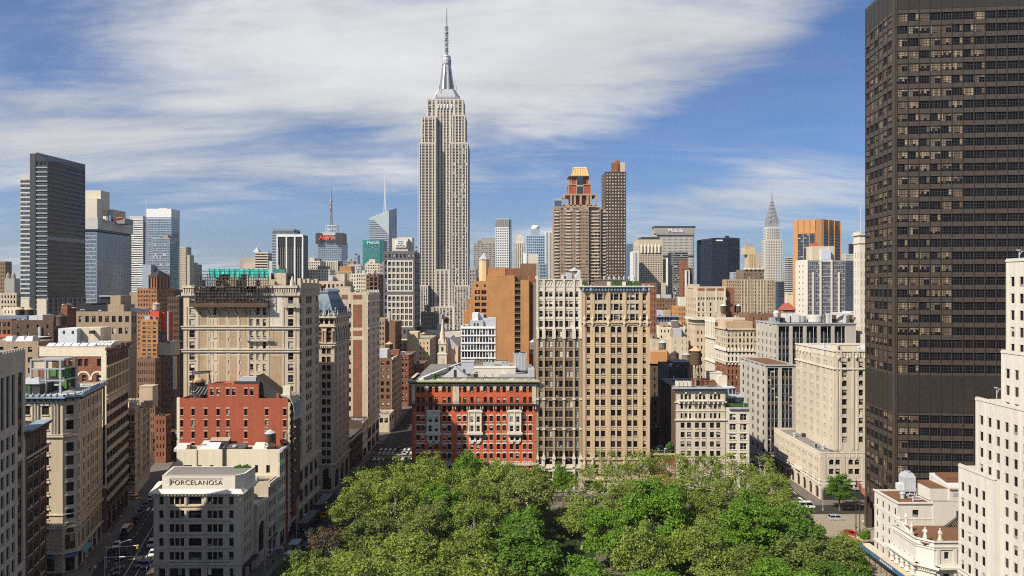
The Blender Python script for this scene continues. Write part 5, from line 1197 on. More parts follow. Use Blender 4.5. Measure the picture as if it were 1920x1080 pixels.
def courthouse():
 # rear office block
 xW = 104.6;Yn,Ys = YX(1639.5,xW),YX(1684,xW);zt = 18.9
 b = Bld('courthouse_annex','plain white marble block with a rusty flat roof and an iron stair','building',(xW+12,Ys+6));xe = xW+44
 W = lambda fr: [(zt-2.9-i*3.25-.9,zt-2.9-i*3.25+.9,even(fr.L,4,.30),'hung',0) for i in range(5)]
 S = lambda fr: [(zt-2.9-1.0,zt-2.9+.9,[(3.9,5.6),(21.0,22.3)],'hung',0),(zt-6.2-.9,zt-6.2+.9,[(3.9,5.4),(21,22.3)],'dark',0),(zt-9.4-.9,zt-9.4+.9,[(3.9,5.4)],'dark',0)]
 frs = b.poly(rect(xW,xe,Ys,Yn),0,zt,[S,None,None,W],MARB,.4,ROOFR,.3)
 tr = b.part('stone_trim');b.band([frs[3]],zt-.35,.45,.3,MARB,tr);tr.fbox(frs[0],0,9.2,zt-.35,zt+.1,0,.35,MARB);tr.fbox(frs[0],0,9.2,zt-4.6,zt-4.4,0,.12,MARB);b.band([frs[3]],zt-4.6,.2,.12,MARB,tr);b.band([frs[3]],4.4,.3,.25,MARB,tr)
 up = b.part('upper_storey');up.box(xW+9.3,xe,Ys-.25,Yn-2,0,zt+.35,MARB,(5,4));up.face([(xW+9.3,Ys-.25,zt+.35),(xe,Ys-.25,zt+.35),(xe,Yn-2,zt+.35),(xW+9.3,Yn-2,zt+.35)],ROOFR)
 up.box(xW+9,xW+14,Ys+.5,Yn-3,zt+.35,zt+3.6,MARB,(5,4));up.face([(xW+9,Ys+.5,zt+3.6),(xW+14,Ys+.5,zt+3.6),(xW+14,Yn-3,zt+3.6),(xW+9,Yn-3,zt+3.6)],ROOFR)
 up.box(xW+14,xe,Ys+.2,Yn-3,zt+.35,zt+3.9,MARB,(5,4));up.box(xW+13.8,xe,Ys-.3,Ys+.2,zt+3.6,zt+4.0,GREYST)
 up.hexa([(xW+14,Ys+.2,zt+3.9),(xe,Ys+.2,zt+3.9),(xe,Yn-3,zt+3.9),(xW+14,Yn-3,zt+3.9),(xW+14,Ys+.3,zt+4.0),(xe,Ys+.3,zt+4.0),(xe,Yn-3,zt+5.6),(xW+14,Yn-3,zt+5.6)],ROOFW)
 up.box(xW+15,xW+21,Ys+3,Yn-4,zt+4.4,zt+6.0,ROOFR);
 for u in (15,19.5): up.box(xW+u,xW+u+1.4,Ys+.14,Ys+.2,zt+1.5,zt+2.6,GREYM)
 st = b.part('fire_stair');y = Ys-.9
 st.box(xW+15.2,xW+18,y-.6,y+.6,zt-4.2,zt-4.05,IRON)
 for k in range(11): x = xW+15.2-k*.45;z = zt-4.1-k*.33;st.box(x-.45,x,y-.6,y+.6,z-.36,z-.26,IRON);st.box(x-.04,x,y-.62,y-.58,z-.3,z+.75,IRON)
 st.tube((xW+15.2,y-.6,zt-3.1),(xW+10.2,y-.6,zt-6.8),.06,IRON,4);st.tube((xW+15.2,y-.6,zt-4.2),(xW+10.2,y-.6,zt-7.9),.12,IRON,4);st.tube((xW+15.2,y-.6,zt-3.1),(xW+18,y-.6,zt-3.1),.06,IRON,4)
 for k in range(7): st.tube((xW+15.2+k*.45,y-.6,zt-4.2),(xW+15.2+k*.45,y-.6,zt-3.1),.04,IRON,4)
 st.box(xW+15.6,xW+16.9,Ys-.32,Ys-.2,zt-4,zt-2.2,DARKM);st.tube((xW+18,y,zt-4.2),(xW+18,y+.5,zt-6.2),.12,IRON,4)
 clutter(b,xW+2,xW+8,Ys+2,Yn-2,zt-.3,5);clutter(b,xW+16,xe-4,Ys+2,Yn-5,zt+4.6,5)
 ct = empty('cooling_tower',(xW+6.5,Ys+7,zt-.4),'pale grey metal cooling tower on legs on the white marble block','cooling tower');ct.scale = (.85,.85,.85)
 m = MB();m.box(-1.9,1.9,-1.7,1.7,2.0,6.6,STEEL,());m.hexa([(-1.9,-1.7,6.6),(1.9,-1.7,6.6),(1.9,1.7,6.6),(-1.9,1.7,6.6),(-1.3,-1.1,7.9),(1.3,-1.1,7.9),(1.3,1.1,7.9),(-1.3,1.1,7.9)],STEEL)
 for k in range(4): m.box(-1.96+k*.98,-1.86+k*.98,-1.78,-1.68,2,6.6,ROOFW)
 m.box(-3.2,-1.9,-1.2,1.2,2.2,4.2,ROOFW);m.lathe(0,0,[(1.0,7.9),(1.0,8.3)],GREYM,14);m.build('casing',ct)
 m = MB()
 for a in (-1.6,0,1.6):
  for c in (-1.4,1.4): m.tube((a,c,-.4),(a,c,2.0),.14,STEEL)
 m.tube((2.4,-1,-.4),(2.4,-1,2.6),.3,STEEL,8);m.tube((1.7,-1,3),(2.5,-1,2.8),.2,STEEL,8);m.build('stand',ct)
 b.done()
 # temple front
 xF = 103.0;Ya,Yb = 171.2,Ys-.15;zf = 13.6
 b = Bld('courthouse','white marble courthouse with columns, heavy cornice and statues along its parapet','courthouse',(xF+10,Ya+5));xe = 146.0
 ro = b.part('roof');ro.face([(xF+.5,Ya+.5,zf-.9),(xe,Ya+.5,zf-.9),(xe,Yb,zf-.9),(xF+.5,Yb,zf-.9)],ROOFR)
 P = [(xF+2.8,Ya),(xe,Ya),(xe,Yb),(xF,Yb),(xF,Ya+2.8)]
 S = lambda fr: [(zf-4.6,zf-2.8,[(2.6,3.8),(7.0,8.2),(9.3,10.4),(11.6,12.7),(16,17.2)],'dark',0),(zf-10.6,zf-8.2,[(2.4,3.9),(6.9,8.4),(11,12.5),(16,17.2)],'dark',0),(.6,2.6,[(2.4,3.9),(6.9,8.4)],'dark',0)]
 Wf = lambda fr: [(zf-10.8,zf-7.4,even(fr.L,4,.35),'dark',0),(.5,2.6,even(fr.L,4,.35),'dark',0)]
 frs = []
 for i in range(5):
  fr = Fr(P[i],P[(i+1) % 5]);frs.append(fr);b.rows(fr,0,zf,S(fr) if i == 0 else (Wf(fr) if i == 3 else []),MARB,None,.4)
 vis = [frs[3],frs[4],frs[0]];tr = b.part('entablature')
 for z,h,pr in ((zf-.4,.4,.35),(zf-1.6,.25,.3),(zf-6.7,.5,1.5),(zf-7.2,.5,1.0),(zf-8.0,.8,.55),(zf-2.2,.3,.25),(zf-6.2,.35,.3),(3.4,.5,.4)): b.band(vis,z,h,pr,MARB,tr)
 for fr in vis:
  for i in range(int(fr.L/.5)): tr.fbox(fr,i*.5+.1,i*.5+.32,zf-7.45,zf-7.2,0,.95,MARB)
 col = b.part('portico_columns');fw = frs[3]
 for i in range(5): 
  u = .9+i*(fw.L-1.4)/4;col.lathe(*fw.p(u,0,.55)[:2],[(.62,3.9),(.55,4.2),(.5,4.5),(.5,6),(.43,10.6-5+zf-11),(.55,zf-8.5),(.68,zf-8.1)],MARB,14)
 for u in (1.0,5.2,9.4,14): col.fbox(frs[0],u-.45,u+.45,zf-6.0,zf-2.2,0,.25,MARB);col.lathe(*frs[0].p(u,0,.35)[:2],[(.6,3.9),(.5,4.4),(.43,zf-8.6),(.65,zf-8.0)],MARB,12)
 cr = b.part('corner_crown');cx,cy = fw.p(fw.L*.4,0,-.2)[:2]
 cr.hexa([(xF-.3,Yb-1.0,zf),(xF-.3,Yb-7.5,zf),(xF+.5,Yb-7.5,zf),(xF+.5,Yb-1,zf),(xF-.3,Yb-3.6,zf+1.5),(xF-.3,Yb-4.8,zf+1.5),(xF+.5,Yb-4.8,zf+1.5),(xF+.5,Yb-3.6,zf+1.5)],MARB)
 b.done()
 for i,(fr,u,h,lab) in enumerate(((frs[3],3.0,2.9,'marble figure at the far corner of the courthouse parapet'),(frs[3],6.2,3.3,'tallest marble figure, on the gable of the courthouse front'),(frs[3],8.6,2.6,'marble figure beside the tallest one on the courthouse front'),(frs[4],2.0,2.7,'marble figure on the cut corner of the courthouse'),(frs[0],1.6,2.8,'robed marble figure on the courthouse side, next to the cut corner'),(frs[0],7.6,2.9,'robed marble figure on the courthouse side, nearest the white stepped tower'))):
  p = fr.p(u,0,-.1);statue(lab,p[0],p[1],zf+(1.4 if i == 1 else 0),h,fr.ang)
 # street hoarding beside the steps
 g = empty('street_shed',(X(1652,190),186,0),'long low sidewalk shed with a blue fascia in front of the white marble block','sidewalk shed');off = (X(1652,190),186,0)
 xa = 99.3;m = MB();m.box(xa,xa+3.6,172,196.5,3.3,3.6,GREYST,());m.build('shed_roof',g,off)
 m = MB();m.box(xa-.2,xa,171.8,196.7,3.2,4.3,plain("blue hoarding",(0.05,0.12,0.2),.6),());m.build('fascia',g,off)
 m = MB();
 for k in range(7): m.box(xa-.26,xa-.2,178+k*.9,178.5+k*.9,3.5,4.0,WHT)
 m.build('notice',g,off)
 m = MB()
 for k in range(9):
  for x in (xa+.2,xa+3.4): m.tube((x,172.5+k*2.9,0),(x,172.5+k*2.9,3.3),.1,DARKM,6)
 m.build('post',g,off)
courthouse()
def stepped_white():
 b = Bld('stepped_tower','white stepped art deco tower with slim dark windows in rising shafts','tower',(130,150))
 tr = b.part('parapet');prev = None
 steps = [(1797,104.0,1865,873,34,(1810,1824,1840)),(1829,105.4,1878,748,40,(1850,1871)),(1877,106.8,1887,660,46,()),(1886,108.0,2010,490,60,())]
 for k,(p0,xw,p1,pyt,xx,_) in enumerate(steps):
  Yn = YX(p0,xw);Ysn = YX(p1,xw) if k < 3 else 118.0;zt = Z(pyt,Yn)
  ys = Ysn if k == 0 else (0,119.2,118.6,118.0)[k]
  P = [(xw,ys),(xw+xx,ys),(xw+xx,Yn),(xw,Yn)];fr = Fr(P[3],P[0]);bay = 2.33 if k == 0 else 2.6
  fh = 3.62;L = fr.L
  nb = max(1,int((L-.6)/bay));off = .85 if k == 0 else 1.4
  cols = [(off+i*bay,off+i*bay+1.15) for i in range(nb) if off+i*bay+.9 < L]
  rws = []
  zb = zt-3.4
  while zb > 3: rws.append((zb-2.1,zb,cols,'dark',0));zb -= fh
  f = (lambda rws: lambda fr: rws)(rws)
  b.poly(P,0,zt,[None,None,None,f],WBRK,.8,ROOFW,.28)
  tr.fbox(fr,0,L,zt-.15,zt+.25,-.5,.14,WBRK)
  for u in [i*bay+.25 for i in range(int(L/bay)+1)]:
   if u+.5 < L: tr.fbox(fr,u,u+.42,0,zt-1.6,0,.16,WBRK);tr.hexa([fr.p(u,zt-1.6,.16),fr.p(u+.42,zt-1.6,.16),fr.p(u+.42,zt-1.6,0),fr.p(u,zt-1.6,0),fr.p(u+.1,zt-.3,.03),fr.p(u+.32,zt-.3,.03),fr.p(u+.32,zt-.3,0),fr.p(u+.1,zt-.3,0)],WBRK)
  for i in range(int(L/.8)): tr.fbox(fr,i*.8+.15,i*.8+.55,zt+.25,zt+.55,-.5,.1,WBRK)
  if k == 0: 
   for z in (11.8,10.9): tr.fbox(fr,0,L,z,z+.35,0,.3,WBRK)
   for i in range(6): tr.fbox(fr,4+i*1.5,5.1+i*1.5,8.2,10.6,0,.25,GREYST)
 b.done()
 for (px,pyt,xw,lab) in ((1869,748,112,'pale street-lamp shaped floodlight arm on a middle step of the white tower'),(1911,490,112,'pale floodlight arm on the topmost step of the white tower')):
  Y = 165.0;x = X(px,Y);z = Z(pyt,Y)-.9
  g = empty('floodlight',(x,Y,z),lab,'floodlight','floodlights on the white stepped tower')
  m = MB();m.tube((0,0,0),(0,0,3.6),.11,STEEL);m.tube((0,0,2.2),(.5,-.2,3.3),.07,STEEL);m.build('mast',g);m = MB();m.box(-.5,.1,-.3,.3,3.5,3.75,STEEL,());m.box(.3,.8,-.3,.2,3.2,3.4,STEEL,());m.build('lamp_head',g)
stepped_white()
# ------------------------------------------------------------------ Broadway's western side
def broadway_side():
 def strip(Ya,Yb,depth):
  a,c = BW(Ya),BW(Yb);n = (-BWD.y,BWD.x);return [a,c,(c[0]+n[0]*depth,c[1]+n[1]*depth),(a[0]+n[0]*depth,a[1]+n[1]*depth)]
 # light stone block with tall dark glazing strips
 P = strip(104,151.2,26);zt = Z(655,151.2)
 b = Bld('stone_slab','pale stone slab with tall dark glazed strips at the picture edge','office building',(P[1][0]-8,P[1][1]-8))
 fr = Fr(P[0],P[1]);L = fr.L;fh = (Z(744,151)-Z(1000,151))/7.7
 # reveal strips: tall three-storey glazed slots near the corner
 b.poly(P,0,zt,[None,None,None,None],LIME,1.0,ROOFD)
 b.w.f = [];b.w.v = [];b.w.m = []
 slots = [(zt-22.5,zt-4.8),(zt-46.5,zt-24.0),(3,zt-48.0)]
 cl = (L-4.35,L-1.5)
 # upper storeys have paired tall strips;the corner strip runs through in three slots
 wc = [(L-5.8-2.75*i-1.72,L-5.8-2.75*i) for i in range(9)][::-1];up = [(zt-15.6,zt-4.8,wc,'trip',0)]
 low = [(zt-20.2-i*3.8,zt-17.5-i*3.8,wc,'dark',0) for i in range(12)]
 b.rows(fr,0,zt,up+low,LIME,None,.4,u1=L-5.0);
 b.rows(fr,0,zt,[(s0,s1,[cl],None,0) for s0,s1 in slots],LIME,None,.4,u0=L-5.0)
 for s0,s1 in slots:
  z = s0
  while z < s1-.5:
   e = min(z+2.6,s1);b.wins.append((fr,cl[0],cl[1],z,e,.4,'trip'));z += 2.6
   if z < s1-.5: b.w.fbox(fr,cl[0],cl[1],z,min(z+1.12,s1),-.4,-.3,BRB);z += 1.12
 for i in range(1,4): f4 = Fr(P[i],P[(i+1) % 4]);b.rows(f4,0,zt,[],LIME)
 pp = b.part('parapet')
 for i in range(14): pp.fbox(fr,L-1.6-i*1.4,L-.9-i*1.4,zt,zt+.5,-.6,0,LIME)
 vf = b.part('roof_mast');vf.tube(fr.p(L-13.4,zt-1,-1),fr.p(L-13.4,zt+14,-1),.4,DARKM,6)
 # rear wing,standing behind the darker house
 wx = P[2];b.w.box(wx[0]-52,wx[0]-4,128,163,0,44,LIME,(5,))
 b.done()
 # dark brown house
 P = strip(151.3,163.4,20);zt = Z(789,163.4)
 b = Bld('brown_house','dark brown stone house with a blue roof edge before the tan corner house','building',(P[1][0]-6,P[1][1]-6))
 f = GG(lambda fr: [(.3,4.2,even(fr.L,2,.7),'trip',0)],lambda fr: [(z,z+2.1,groups(fr.L,[2,2,2],1.1,.35,1.2),'dark',0) for z in [6.3+i*3.55 for i in range(10)] if z+2.1 < zt-2])
 frs = b.poly(P,0,zt,[f,None,None,None],BRD,.7,ROOFG,.3);tr = b.part('stone_trim')
 for r in f(frs[0])[1:]: b.sills([r],frs[0],GREYST,tr,.22,.16)
 for i in range(4): u = frs[0].L*i/3;tr.fbox(frs[0],max(0,u-.25),min(frs[0].L,u+.25),5,zt-1.5,0,.15,BRB)
 b.band([frs[0]],4.6,.5,.5,LIME,tr);b.cornice([frs[0]],zt-1.6,1.6,1.1,BRD,dent=.8);co = b.part('roof_edge');co.fbox(frs[0],-.2,frs[0].L+.4,zt,zt+.25,-1.8,1.2,BLUCU);b.band([frs[0]],zt-6.2,.4,.4,GREYST,tr)
 b.done()
 # tan corner house with a cut corner and a blue copper cornice
 zt = Z(742,184)+.2
 A,C,D = (X(48,184)-14,184.2),(X(116.5,184),184.2),BW(186.6);E = BW(209.2);n = (-BWD.y,BWD.x);Fp = (E[0]+n[0]*34,E[1]+n[1]*34)
 b = Bld('corner_house','tan corner house with a cut corner under a wavy blue copper cornice','building',(C[0],C[1]+8))
 P = [A,C,D,E,Fp];fh = 3.95;z0 = 8.6
 rz = [zt-4.2,zt-8.3]+[zt-14.3-i*3.62 for i in range(6)]+[zt-36.3]
 LS = C[0]-A[0]
 S = lambda fr: [(z-1.2,z+1.2,([(LS-17,LS-15.2),(LS-12.5,LS-10.9),(LS-10.4,LS-8.8),(LS-5.6,LS-3.7)] if k < 2 else [(LS-17,LS-15.2),(LS-12,LS-10.2),(LS-5.6,LS-3.7)]),'dark',0) for k,z in enumerate(rz) if z > 6]+[(.5,5,[(LS-6,LS-2.2)],'trip',0)]
 Ch = lambda fr: [(z-1.25,z+1.2,[(fr.L/2-.85,fr.L/2+.85)],'dark',0) for z in rz if z > 9]+[(6.2,10.2,[(fr.L/2-1.2,fr.L/2+1.2)],'trip',0),(.2,4.4,[(fr.L/2-1.1,fr.L/2+1.1)],'trip',0)]
 B2 = lambda fr: [(z-1.2,z+1.2,groups(fr.L,[1,2,2,2,2,1],1.15,.4,.9),'hung',0) for z in rz if z > 9]+[(6,10,groups(fr.L,[1,2,2,2,2,1],1.3,.3,.8),'trip',0),(.3,4.6,even(fr.L,5,.75),'trip',0)]
 frs = b.poly(P,0,zt,[S,Ch,B2,None,None],TANL,.6,ROOFW,.24)
 V = frs[:3];tr = b.part('stone_trim')
 for k,fr in enumerate(V):
  for r in (S,Ch,B2)[k](fr)[:9]:
   b.sills([r],fr,LIME,tr,.25,.2)
   if k < 2:
    for a,c in r[2]: tr.fbox(fr,a-.3,c+.3,r[1]+.12,r[1]+.4,0,.28,LIME);tr.hexa([fr.p(a-.3,r[1]+.4,.28),fr.p(c+.3,r[1]+.4,.28),fr.p(c+.3,r[1]+.4,0),fr.p(a-.3,r[1]+.4,0),fr.p((a+c)/2-.05,r[1]+.9,.2),fr.p((a+c)/2+.05,r[1]+.9,.2),fr.p((a+c)/2+.05,r[1]+.9,0),fr.p((a+c)/2-.05,r[1]+.9,0)],LIME)
 for z,h,p in ((zt-11.4,.35,.5),(zt-10.9,.3,.3),(12.0,.45,.5),(12.6,.25,.3),(5.2,.4,.45),(zt-2.2,.3,.25),(15.6,.3,.3)): b.band(V,z,h,p,LIME,tr)
 for u in (LS-14.2,LS-13.5,LS-8.0,LS-7.2,LS-6.5,LS-2.8,LS-2.0,LS-1.2): tr.lathe(*frs[0].p(u,0,.1)[:2],[(.32,zt-10.4),(.28,zt-9.8),(.26,zt-3),(.36,zt-2.4)],LIME,8)
 for i in range(7): u = frs[2].L*i/6;tr.fbox(frs[2],max(0,u-.3),min(frs[2].L,u+.3),12.5,zt-11.5,0,.16,TANL);tr.fbox(frs[2],max(0,u-.35),min(frs[2].L,u+.35),zt-10.5,zt-2.2,0,.25,LIME)
 for k in range(18): b.band(V,5.8+k*.36,.06,.03,TAND,tr)
 co = b.part('cornice');b.band(V,zt-1.7,.6,.5,BLUCU,co);b.band(V,zt-1.1,.35,1.2,DARKM,co);b.band(V,zt-.75,.3,1.5,BLUCU,co)
 for fr in V:
  m = max(2,int(fr.L/1.55));st = fr.L/m
  for i in range(m):
   co.fbox(fr,i*st+.3,i*st+.8,zt-1.6,zt-.9,0,1.1,IRON)
   co.lathe(*fr.p(i*st+st/2,0,1.2)[:2],[(.3,zt-.45),(.42,zt+.15),(.15,zt+.6),(0,zt+.8)],BLUCU,8)
  co.fbox(fr,0,fr.L+1,zt-.45,zt-.2,-.3,1.35,BLUCU)
 aw = b.part('awning');TQ = plain("teal awning",(.04,.22,.26),.7);aw.hexa([frs[2].p(1,4.0,1.7),frs[2].p(8,4.0,1.7),frs[2].p(8,4.9,0),frs[2].p(1,4.9,0),frs[2].p(1,4.15,1.7),frs[2].p(8,4.15,1.7),frs[2].p(8,5.05,0),frs[2].p(1,5.05,0)],TQ)
 BA = plain("blue awning",(.05,.1,.2),.7);aw.hexa([frs[1].p(.6,4.3,1.2),frs[1].p(3.4,4.3,1.2),frs[1].p(3.4,4.9,0),frs[1].p(.6,4.9,0),frs[1].p(.6,4.42,1.2),frs[1].p(3.4,4.42,1.2),frs[1].p(3.4,5.02,0),frs[1].p(.6,5.02,0)],BA);aw.fbox(frs[0],LS-6.4,LS-2,4.5,4.75,0,1.4,BA)
 # open steel roof pavilion with green panels
 GRN = plain("green painted panel",(.055,.15,.025),.7);pv = b.part('roof_pavilion');px = lambda p: X(p,190)
 x0,x1,y0,y1 = px(58.5),px(113.5),190,197;zt1,zm,zr = Z(674,190),Z(713,190),zt-.6
 for x in (x0,px(86),x1): 
  for y in (y0,y1): pv.box(x-.22,x+.22,y-.22,y+.22,zr,zt1,GREYM)
 for z in (zt1,Z(691,190),zm): pv.box(x0-.2,x1+1.2,y0-.2,y0+.15,z-.25,z+.15,GREYM);pv.box(x1-.15,x1+.2,y0,y1,z-.25,z+.15,GREYM)
 pv.box(x0,x1-2.4,y0+.1,y0+.2,Z(690,190),zt1-.3,GREYST);pv.box(x1-2.4,x1-.3,y0+.1,y0+.2,Z(689,190),zt1-.5,BRD);pv.box(x0,x1,y1-.2,y1,zr,zt1-3,DARKM);pv.box(x0,x1,y0,y1,zt1-.2,zt1,GREYM)
 for a,c,z0_,z1_ in ((.9,2.6,zr+4,zm+5),(3.0,4.1,zr+3.6,zm+3),(5.0,6.2,zr+3,zm+3.4),(6.3,6.9,zr+1.5,zm+4),(4.3,5.6,zr+.4,zm)): pv.box(x0+a,x0+c,y1-.5,y1-.3,z0_,z1_,GRN)
 clutter(b,px(70),px(112),192,206,zr,7)
 hx0,hx1 = px(44),px(66);pv.box(hx0,hx1,188,194,zr,zr+3.0,GRN);pv.hexa([(hx0-.5,187.6,zr+3),(hx1+2.8,187.6,zr+3),(hx1+2.8,194,zr+3),(hx0-.5,194,zr+3),(hx0+1,190.4,zr+4.6),(hx1+.6,190.4,zr+4.6),(hx1+.6,191,zr+4.6),(hx0+1,191,zr+4.6)],GREYM);pv.box(hx1+.1,hx1+2.6,188.1,194,zr,zr+2.9,DARKM)
 for i in range(4): pv.box(hx0+.3+i*.9,hx0+.75+i*.9,187.93,187.99,zr+.4,zr+2.3,DARKM)
 b.done()
 # arched brick warehouse
 Cn = BW(214.7);En = BW(241.5);zt = Z(652,214.7);xw = X(74,214.7)
 n = (-BWD.y,BWD.x);P = [(xw,214.7),Cn,En,(En[0]-24,En[1]),(xw,En[1])]
 b = Bld('arched_block','brown brick block with tall cream arches and a row of white roof skylights','building',(Cn[0]-8,Cn[1]+8))
 L = Cn[0]-xw;
 k = L/21.1;cs = [(3.6,5.0),(7.2,8.5),(9.1,10.4),(12.1,13.5),(14.1,15.4),(18.1,19.4)]
 S = lambda fr: [(zt-5.8,zt-3.5,[(a*k,c*k) for a,c in cs],'hung',0)]+[(zt-10.6-i*4.3,zt-8.6-i*4.3,[(a*k,a*k+1.45) for a in (9.0,13.3,17.9,3.9)],'hungw',0) for i in range(8)]
 S = (lambda S0: lambda fr: [(v0,v1,sorted(c),st,ar) for v0,v1,c,st,ar in S0(fr)])(S)
 fl = [zt-17.9-i*3.85 for i in range(9)]
 B2 = lambda fr: [(zt-5.2,zt-3.0,even(fr.L,14,.45),'dark',0),(zt-9.6,zt-6.4,even(fr.L,10,.6),'dark',1),(zt-14.5,zt-10.6,even(fr.L,13,.55),'dark',0)]+[(z-2.2,z,even(fr.L,8,.78),'trip',0) for z in fl if z > 9]+[(.4,6,even(fr.L,5,.8),'trip',.5)]
 frs = b.poly(P,0,zt,[S,(B2,BRD),None,None,None],BRR,.8,ROOFG,.35)  # street side in darker brick, the street's shade put into its colour
 up = b.part('cream_frieze');S0,B0 = frs[0],frs[1]
 up.fbox(S0,0,L,zt-2.7,zt+.4,0,.08,CREAM);up.fbox(S0,L-1.6,L,14,zt-2.7,0,.10,CREAM)
 for i in range(22): up.fbox(S0,L-2.2,L-1.6,16+i*1.6,16.8+i*1.6,0,.09,CREAM)
 for m in (4.7,9.2,13.9,18.3):
  for i in range(8):
   t0,t1 = math.pi*i/8,math.pi*(i+1)/8;q = lambda t,r,w: S0.p(m*k+r*math.cos(t),zt-9.6+r*1.05*math.sin(t),w)
   up.hexa([q(t0,1.75,.12),q(t0,2.25,.12),q(t0,2.25,0),q(t0,1.75,0),q(t1,1.75,.12),q(t1,2.25,.12),q(t1,2.25,0),q(t1,1.75,0)],CREAM)
 for m in (2.4,7.0,11.6,16.1,20.4): up.fbox(S0,m*k-.6,m*k+.5,zt-10.2,zt-9.4,0,.14,CREAM);up.fbox(S0,m*k-.35,m*k+.25,15,zt-10.2,0,.1,BRB)
 tr = b.part('stone_trim')
 for z in fl:
  if z > 9:
   tr.fbox(B0,0,B0.L,z+.1,z+1.5,0,.14,TAND);tr.fbox(B0,0,B0.L,z+.2,z+.38,0,.3,LIME);tr.fbox(B0,0,B0.L,z+1.25,z+1.4,0,.3,LIME)
   for i in range(16): tr.fbox(B0,B0.L*(i+.2)/16,B0.L*(i+.8)/16,z+.55,z+1.1,0,.24,LIME)
 for z in (zt-6.1,zt-10.2,zt-15.2,zt-16.4): b.band([B0],z,.5,.45,TANL,tr)
 for i in range(15): u = B0.L*i/14;tr.fbox(B0,max(0,u-.2),min(B0.L,u+.2),zt-14.8,zt-6,0,.2,TANL)
 for i in range(14): b.w.fbox(B0,B0.L*(i+.1)/14,B0.L*(i+.4)/14,zt-16.3,zt-15.3,0,.7,TANL)
 b.cornice([B0],zt-2.2,2.2,1.6,BRD,dent=.9);b.band([S0],zt+.35,.2,.2,LIME,tr)
 skylights(b,xw+1.0,Cn[0]-4.5,215.8,zt-.2,6,2.0);skylights(b,Cn[0]-6,Cn[0]-1,219,zt+.2,4,2.5)
 clutter(b,xw+2,Cn[0]-3,219,236,zt-.7,10)
 mb = b.part('roof_house');xh0,xh1 = X(109,222),X(144,222);mb.box(xh0,xh1,222,230,zt-1,Z(616,222),plain("white washed wall",(.5,.52,.55),.8),(5,));mb.box(xh1,xh1+6.5,224,230,zt-1,Z(615,222),GREYST,(5,));
 for x in (xh0+1.5,xh0+4.4,xh1+4): mb.box(x,x+.7,221.92,221.99 if x < xh1 else 223.99,Z(626,222),Z(620,222),DARKM)
 mb.box(xh1+6.6,xh1+12,220,226,zt-1,zt+1.4,ROOFW);hvac(b,xh1+1,219,zt-.6,4,2,1.6,IRON)
 b.done()
 # slim tan corner house further up
 A,C,D,E = (X(238.5,253),252.5),(X(253.5,252.5),252.5),BW(264),BW(277);zt = Z(767,252.5)
 b = Bld('slim_corner_house','slim tan corner house with a jagged white parapet beyond the arched brick block','building',(C[0],258))
 rz = [zt-3.4-i*3.2 for i in range(8)]
 S = lambda fr: [(z-1.1,z+1.1,groups(fr.L,[2],1.0,.25),'hung',0) for z in rz if z > 3]
 Ch = lambda fr: [(z-1.1,z+1.1,[(fr.L/2-1,fr.L/2+1)],'dark',0) for z in rz if z > 3]
 B3 = lambda fr: [(z-1.1,z+1.1,groups(fr.L,[2,2],1.9,.5,1.2),'trip',0) for z in rz if z > 3]
 frs = b.poly([A,C,D,E,(E[0]-14,E[1]),(A[0],262)],0,zt,[S,Ch,B3,None,None,None],TANL,.5,ROOFD,.3)
 tr = b.part('stone_trim')
 for k,f in enumerate((S,Ch,B3)):
  for r in f(frs[k]): b.sills([r],frs[k],LIME,tr,.35,.15);tr.fbox(frs[k],0,frs[k].L,r[0]-1.1,r[0]-.7,0,.1,BRR if k == 0 else TAND)
 pp = b.part('parapet')
 for fr in frs[:3]:
  m = max(1,int(fr.L/1.3))
  for i in range(m): pp.fbox(fr,i*fr.L/m+.1,i*fr.L/m+.8,zt,zt+.5+.5*((i*7) % 3)/2,-.4,.1,LIMEW)
 b.band(frs[:3],zt-.8,.5,.3,LIME,tr);bulk(b,C[0]-1.5,C[0]+3.5,258,262,zt-.5,zt+7.5,TANL);fl = b.part('flue')
 for i in range(4): fl.tube((A[0]+.5+i*.5,255,zt-.5),(A[0]+.5+i*.5,255,zt+3+i % 2),.14,STEEL,6)
 b.done()
broadway_side()
# ------------------------------------------------------------------ the great limestone skyscraper
ESBM = wallm("pale grey limestone",(0.47,0.435,0.375),0.08,0.1);ALU = plain("bright aluminium",(0.40,0.41,0.42),0.4,0.2,.5,.15);SPAN = plain("dull metal spandrel",(0.19,0.18,0.165),0.6);MASTM = plain("grey mast steel",(0.20,0.21,0.22),0.5)
def strips(b,fr,z0,z1,cols,fh,m,depth,wall,sp=SPAN,frac=.52,style='pane'):
 """vertical glazed slots between stone piers: panes and metal spandrels alternate up each slot"""
 b.rows(fr,z0,z1,[(z0+.6,z1-1.6,cols,None,0)],m,None,depth,wall)
 n = int((z1-z0-2.2)/fh)
 for a,c in cols:
  wall.fbox(fr,a,c,z0+.6,z1-1.6,-depth-.02,-depth*.75,sp,(2,1,3,5))
  w = (c-a);k = 1 if w < 2.0 else 2
  for i in range(n):
   for j in range(k): b.wins.append((fr,a+w*j/k+.12,a+w*(j+1)/k-.12,z0+1.2+i*fh,z0+1.2+i*fh+fh*frac,depth*.75-.02,style))
